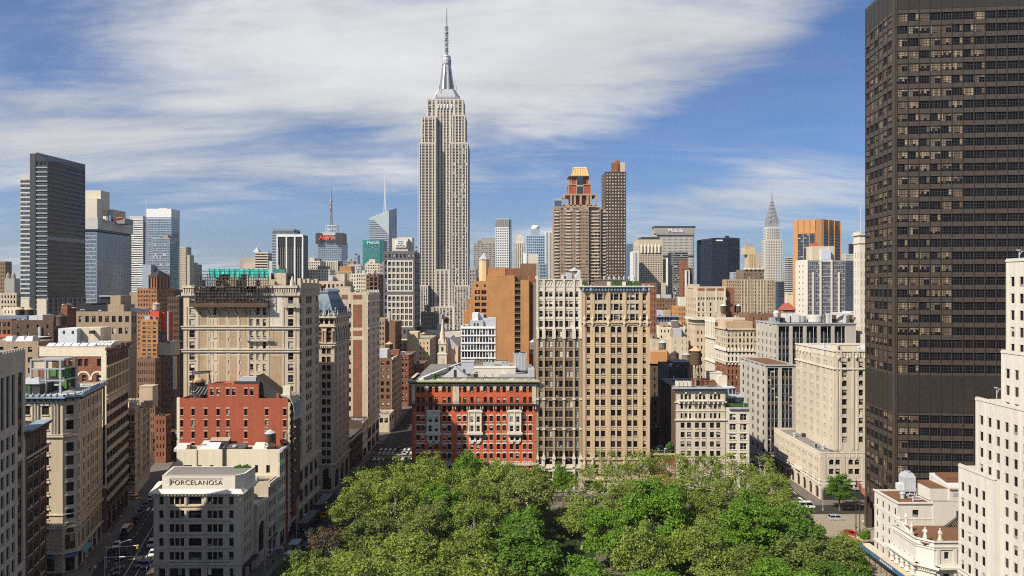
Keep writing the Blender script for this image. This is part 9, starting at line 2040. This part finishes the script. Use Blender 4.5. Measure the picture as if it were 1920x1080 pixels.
for kd,(n,per,pale) in {'plane': (72,170,True),'vivid': (64,210,False),'deep': (64,200,False),'olive': (90,240,False),'bud': (50,180,False),'rosy': (84,210,True)}.items():
 TREEV[kd] = []
 for v in range(3 if kd in ('plane','vivid') else 2):
  R,H,zc = {'plane': (7.2,6.6,11.6),'vivid': (6.8,6.2,10.4),'deep': (6.4,6.6,10.6),'olive': (7.2,6.0,9.2),'bud': (6.6,6.0,10.2),'rosy': (6.6,7.0,11.0)}[kd]
  me,C = crown_mesh(kd,R,H,zc,n,per);TREEV[kd].append((me,trunk_mesh(C,R,H,zc,pale),zc+H))
# sparse sunlit planes at the back,where the fronts show through
me,C = crown_mesh('plane',6.6,6.4,12.0,36,85);TREEV['open'] = [(me,trunk_mesh(C,6.6,6.4,12.0,True),18.4)]
me,C = crown_mesh('plane',7.0,6.0,12.2,38,80);TREEV['open'].append((me,trunk_mesh(C,7.0,6.0,12.2,True),18.2))
ADJ = {'plane': 'pale green plane tree','vivid': 'bright green full crowned tree','deep': 'deep green full crowned tree','olive': 'dense fine leaved olive tree','bud': 'brownish thin crowned budding tree','rosy': 'rosy tinged pale green tree','open': 'sparse see-through pale plane tree'}
ORD = ['first','second','third','fourth','fifth','sixth','seventh','eighth','ninth','tenth','eleventh','twelfth']
ROWS = [('nearest',150,[(-45,'plane',16,.95),(-33,'plane',17.5,1),(-20,'plane',18,1.05),(-6,'plane',17,1),(17,'vivid',15.5,1),(31,'vivid',14,.95),(45,'plane',13,.8),(60,'vivid',14.5,.95),(74,'deep',14,.95),(84,'vivid',11,.75)]),
  ('second',168,[(-53,'olive',11,.6),(-41,'plane',13,.75),(-25,'plane',17.5,1),(-11,'plane',16.5,.95),(3,'deep',18.5,1.12),(33,'plane',18,1.0),(46,'plane',17.5,1.0),(59,'olive',12.5,.7),(75,'olive',15.5,1.02),(85,'vivid',10.5,.6)]),
  ('third',185,[(-50,'bud',12,.7),(-38,'olive',13.5,.85),(-24,'rosy',19,.95),(-10,'plane',18,.85),(2,'vivid',17,.9),(27,'vivid',16.5,.85),(40,'vivid',19,1.1),(52,'plane',14,.8),(64,'vivid',18.5,1.05),(78,'deep',17.5,1),(88,'plane',11,.6)]),
  ('fourth',203,[(-47,'plane',18,1),(-34,'plane',19,1.05),(-22,'vivid',17.5,.85),(-11,'plane',20,.95),(3,'rosy',21.5,1.12),(21,'plane',15,.8),(33,'plane',17,.85),(44,'vivid',19,.95),(57,'plane',18,.95),(70,'vivid',17,.95),(81,'plane',15,.8)]),
  ('fifth',221,[(-45,'plane',19,1.02),(-32,'plane',19.5,1.05),(-19,'plane',19,.95),(-6,'plane',20.5,1.0),(6,'plane',21,1.0),(24,'open',18,.95),(36,'open',19,.95),(48,'open',19,.95),(61,'open',18.5,1),(74,'open',18,1),(85,'plane',16,.9)]),
  ('farthest',238,[(-41,'plane',18,.95),(-28,'plane',18,1),(-15.5,'vivid',19.5,.72),(-3,'plane',17,.85),(17,'vivid',15.5,.5),(32,'open',20,.95),(45,'open',21,1),(56,'open',20.5,.95),(67,'open',20.5,1),(79,'open',19,1),(88,'open',18,.95)])]
def place_tree(label,x,y,h,k,kd,group='trees of the park'):
 vs = TREEV[kd];me,tm,ht = vs[RN.randrange(len(vs))];s = h/ht
 t = empty('park_tree' if group == 'trees of the park' else 'street_tree',(x,y,.13),label,'tree',group);t.rotation_euler = (0,0,RN.random()*6.28)
 for nm,m in (('trunk',tm),('crown',me)):
  o = bpy.data.objects.new(nm,m);COL.objects.link(o);o.parent = t;o.scale = (k*RN.uniform(.94,1.06),k*RN.uniform(.94,1.06),s) if nm == 'crown' else (k,k,s)
for rn,Y,lst in ROWS:
 for i,(x,kd,h,k) in enumerate(lst): place_tree(f"{ADJ[kd]}, {ORD[i]} from the western avenue in the {rn} park row",x+RN.uniform(-1,1),Y+RN.uniform(-3,3),h*.96*RN.uniform(.97,1.03),k*1.08,kd)
place_tree('dark green street tree before the pale limestone podium',X(1574,236),236,11.5,.62,'deep','street trees')
for p,Y,h,lab in ((1607,196,4.5,'small young tree by the plaza planters, nearest the park'),(1622,203,5,'small young tree by the plaza planters, under the dark tower'),(1597,190,3.2,'tiny young tree at the park corner of the plaza')): place_tree(lab,X(p,Y),Y,h,.22,'vivid','street trees')
# shrubs and ground cover under the trees
def undergrowth():
 rg = _rng;n = 9000;x = rg.uniform(-38,77,n);y = rg.uniform(113,238,n);keep = (np.abs(x-9) > 5.5);x,y = x[keep],y[keep];n = len(x);p = np.stack([x,y,.2+rg.random(n)**2*1.3],1)
 a = rg.normal(size=(n,3));a /= np.linalg.norm(a,axis=1)[:,None];b = np.cross(a,rg.normal(size=(n,3)));b /= np.linalg.norm(b,axis=1)[:,None];s = rg.uniform(.25,.6,n)[:,None]
 V = np.stack([p-a*s,p-b*s*.6,p+a*s,p+b*s*.6],1).reshape(-1,3);V[:,2] = np.maximum(V[:,2],.15);me = bpy.data.meshes.new("undergrowth");me.from_pydata(V.tolist(),[],np.arange(len(V)).reshape(-1,4).tolist());me.materials.append(KIND['deep'][0]);o = bpy.data.objects.new("undergrowth",me);COL.objects.link(o);tag(o,'low green ground cover and shrubs under the park trees','ground cover',None,'stuff')
undergrowth()
# ------------------------------------------------------------------ vehicles
def car_proto(name,label,cat,L=4.7,W=1.85,H=1.48,cab=(.22,.86),van=False,paint=None):
 t = empty(name,(0,0,0),label,cat);pm = paint
 def sec(y,zb,zt,w): return [(-w,y,zb),(w,y,zb),(w*1.0,y,(zb+zt)/2),(w*.93,y,zt),(-w*.93,y,zt),(-w,y,(zb+zt)/2)]
 mb = MB();hb = H*.62 if not van else H*.5;w = W/2
 st = [(-.5,.35,hb*.72,w*.86),(-.44,.26,hb*.86,w*.97),(-.25,.24,hb*.97,w),(0,.24,hb,w),(.3,.24,hb,w),(.45,.28,hb*.95,w*.97),(.5,.36,hb*.8,w*.88)]
 R_ = [sec(a*L,b,c,d) for a,b,c,d in st];mb.loft(R_,pm);mb.face(list(reversed(R_[0])),pm)
 # roof
 y0,y1 = (cab[0]-.5)*L,(cab[1]-.5)*L;ra,rb = y0+(.55 if not van else .5),y1-(.42 if not van else .05);wr = w*.78 if not van else w*.88
 mb.hexa([(-wr,ra,H-.09),(wr,ra,H-.09),(wr,rb,H-.09),(-wr,rb,H-.09),(-wr*.95,ra+.1,H),(wr*.95,ra+.1,H),(wr*.95,rb-.1,H),(-wr*.95,rb-.1,H)],pm)
 for x in (-1,1):
  for (ya,yb) in ((y0,ra),(y1,rb),((ra+rb)/2-.05,(ra+rb)/2-.05)): mb.tube((x*w*.92,ya,hb-.03),(x*wr*.97,yb,H-.06),.055,pm,5)
 kid(mb.build('body'),t)
 mb = MB();g = [(-w*.9,y0,hb-.02),(w*.9,y0,hb-.02),(w*.9,y1,hb-.02),(-w*.9,y1,hb-.02),(-wr*.95,ra,H-.08),(wr*.95,ra,H-.08),(wr*.95,rb,H-.08),(-wr*.95,rb,H-.08)];mb.hexa(g,BRGL,(4,5));kid(mb.build('cabin_glass'),t)
 wm = MB();n = 14
 def ring(x,r): return [(x,r*math.cos(2*math.pi*i/n),r*math.sin(2*math.pi*i/n)) for i in range(n)]
 wm.loft([ring(-.11,.22),ring(-.11,.33),ring(.11,.33),ring(.11,.22)],BLKP);wm.face(ring(.1,.21),STEEL);wm.face(ring(-.1,.21)[::-1],STEEL);me = wm.mesh('wheel')
 for x in (-w+.1,w-.1):
  for y in (-.31*L,.31*L): o = bpy.data.objects.new('wheel',me);COL.objects.link(o);o.location = (x,y,.33);kid(o,t)
 hl = MB();hl.box(-.2,.2,-.05,.05,-.08,.08,plain("lamp glass",(.7,.7,.68),.2));hm = hl.mesh('headlight');tl = MB();tl.box(-.17,.17,-.05,.05,-.1,.1,plain("red lamp glass",(.4,.01,.01),.3));tm = tl.mesh('tail_lamp')
 for x in (-w*.66,w*.66): o = bpy.data.objects.new('headlight',hm);COL.objects.link(o);o.location = (x,-.495*L,hb*.6);kid(o,t);o = bpy.data.objects.new('tail_lamp',tm);COL.objects.link(o);o.location = (x,.495*L,hb*.72);kid(o,t)
 return t
CP = {n: plain(n+" car paint",c,.25,.1,.6,.03) for n,c in {'black': (.012,.012,.014),'white': (.62,.62,.62),'silver': (.33,.34,.36),'grey': (.10,.10,.11),'yellow': (.60,.30,.01),'red': (.28,.015,.012),'blue': (.03,.06,.14)}.items()}
def traffic():
 protos = {'car': car_proto('parked_car','x','car',paint=CP['black']),'van': car_proto('delivery_van','x','van',5.6,2.0,2.25,(.12,.99),True,CP['white']),'suv': car_proto('sport_utility_car','x','car',4.9,1.95,1.8,(.2,.97),False,CP['white'])}
 used = set();th = math.atan2(.297,.955)
 lst = [('van','white',(235,1000),th,'white van driving up the slanting street, alone in its lane','traffic on the slanting street'),('car','black',(226,1046),th,'black car low on the slanting street, behind the white van','traffic on the slanting street'),
      ('car','grey',(222,1073),th,'grey car at the crossing, lowest on the slanting street','traffic on the slanting street'),('suv','black',(256,978),th,'black car at the kerb of the slanting street, ahead of the white van','traffic on the slanting street'),
      ('suv','silver',(284,1023),th,'silver car half hidden behind the sign-topped building','traffic on the slanting street'),('car','white',(287,1040),th,'white car half hidden behind the sign-topped building, the lower one','traffic on the slanting street'),('car','grey',(263,1060),th,'grey car beside the sign-topped building in the crossing','traffic on the slanting street'),('suv','blue',(274,1062),th,'dark blue car beside the sign-topped building in the crossing','traffic on the slanting street'),
      ('car','yellow',(252,936),1.1,'yellow cab turning at the far crossing of the slanting street','traffic on the slanting street'),('car','white',(246,930),1.3,'white car behind the yellow cab at the far crossing','traffic on the slanting street'),
      ('suv','white',(541,1048),.0,'white sport utility car with a blue glass roof at the avenue kerb','vehicles on the western avenue'),('van','blue',(571,1034),0,'dark van with a green roof rack in front of the white car on the avenue','vehicles on the western avenue'),
      ('car','black',(586,1012),0,'black car in the avenue, under the brownish thin tree','vehicles on the western avenue'),('car','silver',(758,852),.2,'silver car turning by the far avenue crossing','vehicles on the western avenue'),('suv','black',(748,846),0,'black car waiting beyond the far avenue crossing','vehicles on the western avenue'),('car','black',(742,880),0,'black car in the avenue beside the red block','vehicles on the western avenue'),
      ('suv','silver',(1567,975),1.57,'silver car in the cross street under the pale limestone block','vehicles on the eastern streets'),('van','white',(1512,952),1.57,'white van in the cross street behind the park trees','vehicles on the eastern streets'),('car','red',(1594,1003),1.4,'red car at the corner of park and plaza','vehicles on the eastern streets'),
      ('car','black',(1431,878),0,'black car driving up the shaded eastern avenue','vehicles on the eastern streets'),('van','silver',(1424,860),0,'silver van farther up the shaded eastern avenue','vehicles on the eastern streets'),('suv','white',(1449,895),0,'white car at the start of the shaded eastern avenue','vehicles on the eastern streets')]
 nth = ['first','second','third','fourth','fifth','sixth','seventh','eighth','ninth','tenth'];cy = ('black','silver','grey','white','black','blue','black','red','grey','yellow')
 rowl = [(k,[(BW(Y)[0]+6.3,Y) for Y in (196+7.5*i for i in range(10))],th,'parked along the kerb below the arched brick block','cars parked on the slanting street') for k in ('car',)]+[('car',[(-63.3,206+8*i) for i in range(10)],0,'parked along the west kerb of the avenue','vehicles on the western avenue'),('car',[(-47.3,250+9*i) for i in range(7)],0,'parked along the avenue beside the red block','vehicles on the western avenue'),('suv',[(105.8,262+9*i) for i in range(6)],0,'parked in the shaded eastern avenue beside the podium','vehicles on the eastern streets')]
 for k,pts,rot,where,grp in rowl:
  for i,(x,Y) in enumerate(pts): lst.append((k,cy[(i*3+len(pts)) % 10],(960+F*x/Y,540+98560/Y),rot,f'{cy[(i*3+len(pts)) % 10]} car {where}, {nth[i]} from the camera',grp))
 for kd,colr,(px,py),rot,lab,grp in lst:
  Y = 98560/(py-540);x = X(px,Y)
  if kd in used: t = copy_tree(protos[kd]);
  else: t = protos[kd];used.add(kd)
  t.location = (x,Y,.005);t.rotation_euler = (0,0,rot);t['label'] = lab;t['group'] = grp
  kids = [o for o in bpy.data.objects if o.parent == t and o.name.startswith('body')] if t is protos[kd] else COPIED
  for o in kids:
   if o.name.startswith('body'): o.material_slots[0].link = 'OBJECT';o.material_slots[0].material = CP[colr]
COPIED = []
def copy_tree(o,parent=None):
 c = o.copy();COL.objects.link(c)
 if parent is None: COPIED.clear()
 else: c.parent = parent;COPIED.append(c)
 for ch in CHILD.get(o.name,[]): copy_tree(ch,c)
 return c
traffic()
# ------------------------------------------------------------------ people on the pavements,one skinned body copied
def person_proto():
 J = [(0,0,.95),(0,0,1.12),(0,0,1.36),(0,0,1.47),(0,-.02,1.56),(0,-.015,1.66),(0,0,1.74),(.19,0,1.38),(.25,.03,1.13),(.24,-.1,.92),(.24,-.14,.84),(-.19,0,1.38),(-.25,.0,1.13),(-.24,.06,.90),(-.24,.08,.82),(.1,0,.9),(.11,-.14,.5),(.11,-.1,.08),(.11,-.22,.04),(-.1,0,.9),(-.11,.08,.5),(-.11,.26,.1),(-.11,.16,.04)]
 E = [(0,1),(1,2),(2,3),(3,4),(4,5),(5,6),(2,7),(7,8),(8,9),(9,10),(2,11),(11,12),(12,13),(13,14),(0,15),(15,16),(16,17),(17,18),(0,19),(19,20),(20,21),(21,22)]
 rd = [.15,.13,.15,.06,.085,.095,.06,.07,.05,.04,.03,.07,.05,.04,.03,.1,.065,.045,.035,.1,.065,.045,.035]
 me = bpy.data.meshes.new('person');me.from_pydata(J,E,[]);o = bpy.data.objects.new('person',me);COL.objects.link(o);sk = o.modifiers.new('skin','SKIN');
 for v,r in zip(me.skin_vertices[0].data,rd): v.radius = (r,r*.85)
 me.skin_vertices[0].data[0].use_root = True;o.modifiers.new('sub','SUBSURF').levels = 1;o.modifiers['sub'].render_levels = 1
 bpy.context.view_layer.update();ev = o.evaluated_get(bpy.context.evaluated_depsgraph_get());m2 = bpy.data.meshes.new_from_object(ev);bpy.data.objects.remove(o);return m2
def people():
 base = person_proto();SK = plain("skin",(.42,.24,.16),.6);HR = plain("hair",(.03,.02,.015),.7)
 cl = [((.02,.02,.03),(.02,.02,.04),'black coat and dark trousers'),((.5,.5,.5),(.03,.04,.09),'white shirt and jeans'),((.25,.03,.03),(.02,.02,.02),'red top and black trousers'),((.08,.1,.2),(.1,.09,.07),'blue jacket and tan trousers'),((.2,.2,.19),(.03,.03,.03),'grey jacket and dark trousers')]
 meshes = []
 for i,(s,p,d) in enumerate(cl):
  m = base.copy();m.materials.clear();[m.materials.append(q) for q in (plain(f"shirt cloth {i}",s,.8),plain(f"trouser cloth {i}",p,.8),SK,HR)]
  for f in m.polygons: z = f.center.z;f.material_index = 1 if z < .94 and abs(f.center.x) < .2 else (2 if (z < .9 or (z > 1.46 and not (z > 1.66 or (z > 1.56 and f.center.y > 0)))) else (3 if z > 1.46 else 0));f.use_smooth = True
  m.update();meshes.append((m,d))
 spots = [('by the tan corner house','people by the slanting street',[(150,1068),(160,1050),(172,1040),(178,1032),(196,1002),(204,1010),(150,1040),(186,1018),(212,992),(216,985),(224,972),(232,962)]),('by the far slanting crossing','people by the slanting street',[(240,958),(246,952),(250,962),(262,950),(266,945)]),('beside the sign-topped building','people by the slanting street',[(275,1074),(283,1070)]),
             ('on the western avenue pavement','people by the western avenue',[(499,1072),(490,1076),(522,1042),(531,1036),(528,1052),(533,1046),(545,1030),(568,1018),(585,990),(560,1008),(512,1060),(518,1054)]),('on the sunny plaza','people on the plaza',[(1603,1012),(1608,1026),(1612,1045),(1606,1058),(1598,1038),(1604,991),(1618,985)]),('near the far avenue crossing','people by the western avenue',[(706,892),(716,884),(700,905),(728,872),(735,868)]),('at the near slanting crossing','people by the slanting street',[(196,1058),(204,1062),(214,1066),(232,1070),(244,1074),(250,1068),(186,1064),(178,1072),(168,1076)]),('beside the arched brick block','people by the slanting street',[(208,1000),(213,996),(219,983),(222,978),(226,975),(229,968),(234,966),(236,957)]),('on the park path','people in the park',[(1030,1056),(1036,1058),(1044,1066),(1024,1062)])]
 nth = ['first','second','third','fourth','fifth','sixth','seventh','eighth','ninth','tenth','eleventh','twelfth']
 for where,grp,pts in spots:
  for i,(px,py) in enumerate(sorted(pts)):
   Y = 98560/(py-540);m,d = meshes[RN.randrange(5)];o = bpy.data.objects.new('person',m);COL.objects.link(o);o.location = (X(px,Y),Y,.13);o.rotation_euler = (0,0,RN.random()*6.28);s = RN.uniform(.94,1.05);o.scale = (s,s,s);tag(o,f"person in {d} {where}, {nth[i]} from west",'person',grp)
people()
# ------------------------------------------------------------------ street furniture
def lamps():
 def lamp(lab,x,y,h=8.5,arm=2.4,rot=0,grp='street lamps'):
  t = empty('street_lamp',(x,y,.13),lab,'street lamp',grp);t.rotation_euler = (0,0,rot);m = MB();m.lathe(0,0,[(.2,0),(.18,.6),(.1,.8),(.07,h)],GREYM,8);m.tube((0,0,h-.3),(arm,0,h+.3),.05,GREYM);m.build('post',t);m = MB();m.hexa([(arm-.2,-.15,h+.2),(arm+.5,-.12,h+.22),(arm+.5,.12,h+.22),(arm-.2,.15,h+.2),(arm-.2,-.1,h+.38),(arm+.4,-.08,h+.34),(arm+.4,.08,h+.34),(arm-.2,.1,h+.38)],STEEL);m.build('lamp_head',t)
 for px,py,lab,r in ((224,1076,'pale street lamp reaching over the crossing of the slanting street',0.3),(160,1070,'street lamp with its arm low at the tan corner house',.2),(510,1040,'street lamp beside the arched hall on the avenue',0),(556,1020,'street lamp on the avenue by the awning',0),(704,900,'street lamp before the far avenue crossing',0),(1543,958,'street lamp at the corner of the limestone podium',3.1)): Y = 98560/(py-540);lamp(lab,X(px,Y),Y,rot=r)
 def signal(lab,px,py,rot,L=7):
  Y = 98560/(py-540);t = empty('traffic_signal',(X(px,Y),Y,.13),lab,'traffic signal','traffic signals');t.rotation_euler = (0,0,rot);m = MB();m.lathe(0,0,[(.2,0),(.14,1),(.1,6)],GREYM,8);m.tube((0,0,5.6),(L,0,6.2),.09,STEEL);m.build('post',t);m = MB();m.box(L-.6,L-.25,-.2,.2,5.3,6.4,plain("signal yellow",(.4,.25,.02),.5),());m.build('signal_head',t)
 signal('traffic signal with a long pale arm over the slanting street, higher arm',199,1066,.0,9);signal('traffic signal with a long pale arm at the picture bottom, lower arm',196,1086,-.05,11);signal('traffic signal by the avenue kerb near the white car',497,1072,.2,5)
 for px,py,hh,lab in ((1605,1000,17,'tall bare flagpole on the plaza, nearer the limestone podium'),(1612,1005,16,'tall bare flagpole on the plaza, nearer the dark tower')):
  Y = 98560/(py-540);t = empty('flagpole',(X(px,Y),Y,.13),lab,'flagpole','flagpoles on the plaza');m = MB();m.lathe(0,0,[(.16,0),(.1,hh),(.14,hh+.1),(0,hh+.3)],DARKM,8);m.build('pole',t);m = MB();n = 5
  for i in range(n): a = i*.35;c = a+.35;m.face([(a,.1*math.sin(i),hh-2.2-.35*i),(c,.1*math.sin(i+1),hh-2.5-.35*i),(c,.1*math.sin(i+1),hh-.6-.3*i),(a,.1*math.sin(i),hh-.3-.3*i)],plain("faded red flag",(.3,.1,.07),.8))
  m.build('flag',t)
 for k,(px,py,lab) in enumerate(((1596,1012,'round planter of orange flowers on the plaza, second from the dark tower'),(1606,1018,'long planter of orange flowers on the plaza, nearest the dark tower'),(1600,1050,'round planter of orange flowers on the plaza, lowest toward the shed'))):
  Y = 98560/(py-540);t = empty('planter',(X(px,Y),Y,.13),lab,'planter','flower planters on the plaza');m = MB();m.lathe(0,0,[(1.9,0),(2.1,.5),(1.8,.5),(1.7,.4)],GREYST,16);m.build('bowl',t);m = MB();FO = plain("orange flowers",(.6,.12,.02),.8)
  for i in range(140): a = RN.random()*6.28;r = RN.random()**.5*1.6;d = .14;z = .45+RN.random()*.5*(1-r/2.2);m.face([(r*math.cos(a)-d,r*math.sin(a),z),(r*math.cos(a),r*math.sin(a)-d,z+.03),(r*math.cos(a)+d,r*math.sin(a),z+.1),(r*math.cos(a),r*math.sin(a)+d,z)],FO if RN.random() < .6 else LEAFM)
  m.build('flowers',t)
 # covered shed fronts along the avenue
 for (y0,y1,lab) in ((228,243,'long dark sidewalk shed against the foot of the scaffolded tower'),(210,225,'dark sidewalk shed along the avenue by the red painted building')):
  t = empty('sidewalk_shed',(-65.6,y0,.13),lab,'sidewalk shed','sidewalk sheds on the avenue');L = y1-y0;m = MB();m.box(-1.4,2.6,0,L,3.4,3.7,ROOFG,());m.build('shed_roof',t);m = MB();m.box(2.6,2.75,-.1,L+.1,3.3,4.5,DARKM,());m.box(-1.4,2.75,-.15,-.02,3.3,4.5,DARKM,());m.build('parapet',t);m = MB()
  for k in range(7):
   for x in (-1.2,2.4): m.tube((x,.3+k*(L-.6)/6,0),(x,.3+k*(L-.6)/6,3.4),.09,DARKM,6)
  m.build('post',t)
 t = empty('news_kiosk',(-63.5,200,.13),'small pale kiosk on the avenue pavement by the shed','kiosk');m = MB();m.box(-1,1,-1.5,1.5,0,2.4,GREYST);m.box(-.8,.9,-1.56,-1.5,.9,2.1,DARKM,());m.build('booth',t);m = MB();m.box(-1.4,1.4,-1.9,1.9,2.4,2.65,STEEL,());m.build('kiosk_roof',t)
lamps()
# ------------------------------------------------------------------ the air between
def haze():
 mb = MB();mb.box(-6000,6000,-700,6500,-1.0,520,None);me = bpy.data.meshes.new('haze');me.from_pydata(mb.v,[],mb.f);o = bpy.data.objects.new('haze',me);COL.objects.link(o);o['kind'] = 'stuff';tag(o,'thin pale blue haze over the whole city','haze',None,'stuff')
 m = bpy.data.materials.new('haze air');m.use_nodes = True;nt = m.node_tree;nt.nodes.clear();out = nt.nodes.new('ShaderNodeOutputMaterial');v = nt.nodes.new('ShaderNodeVolumePrincipled')
 v.inputs['Color'].default_value = (.80,.88,1.0,1);v.inputs['Density'].default_value = HAZE_D;v.inputs['Anisotropy'].default_value = .3;nt.links.new(v.outputs[0],out.inputs['Volume']);me.materials.append(m)
HAZE_D = .00005
haze()
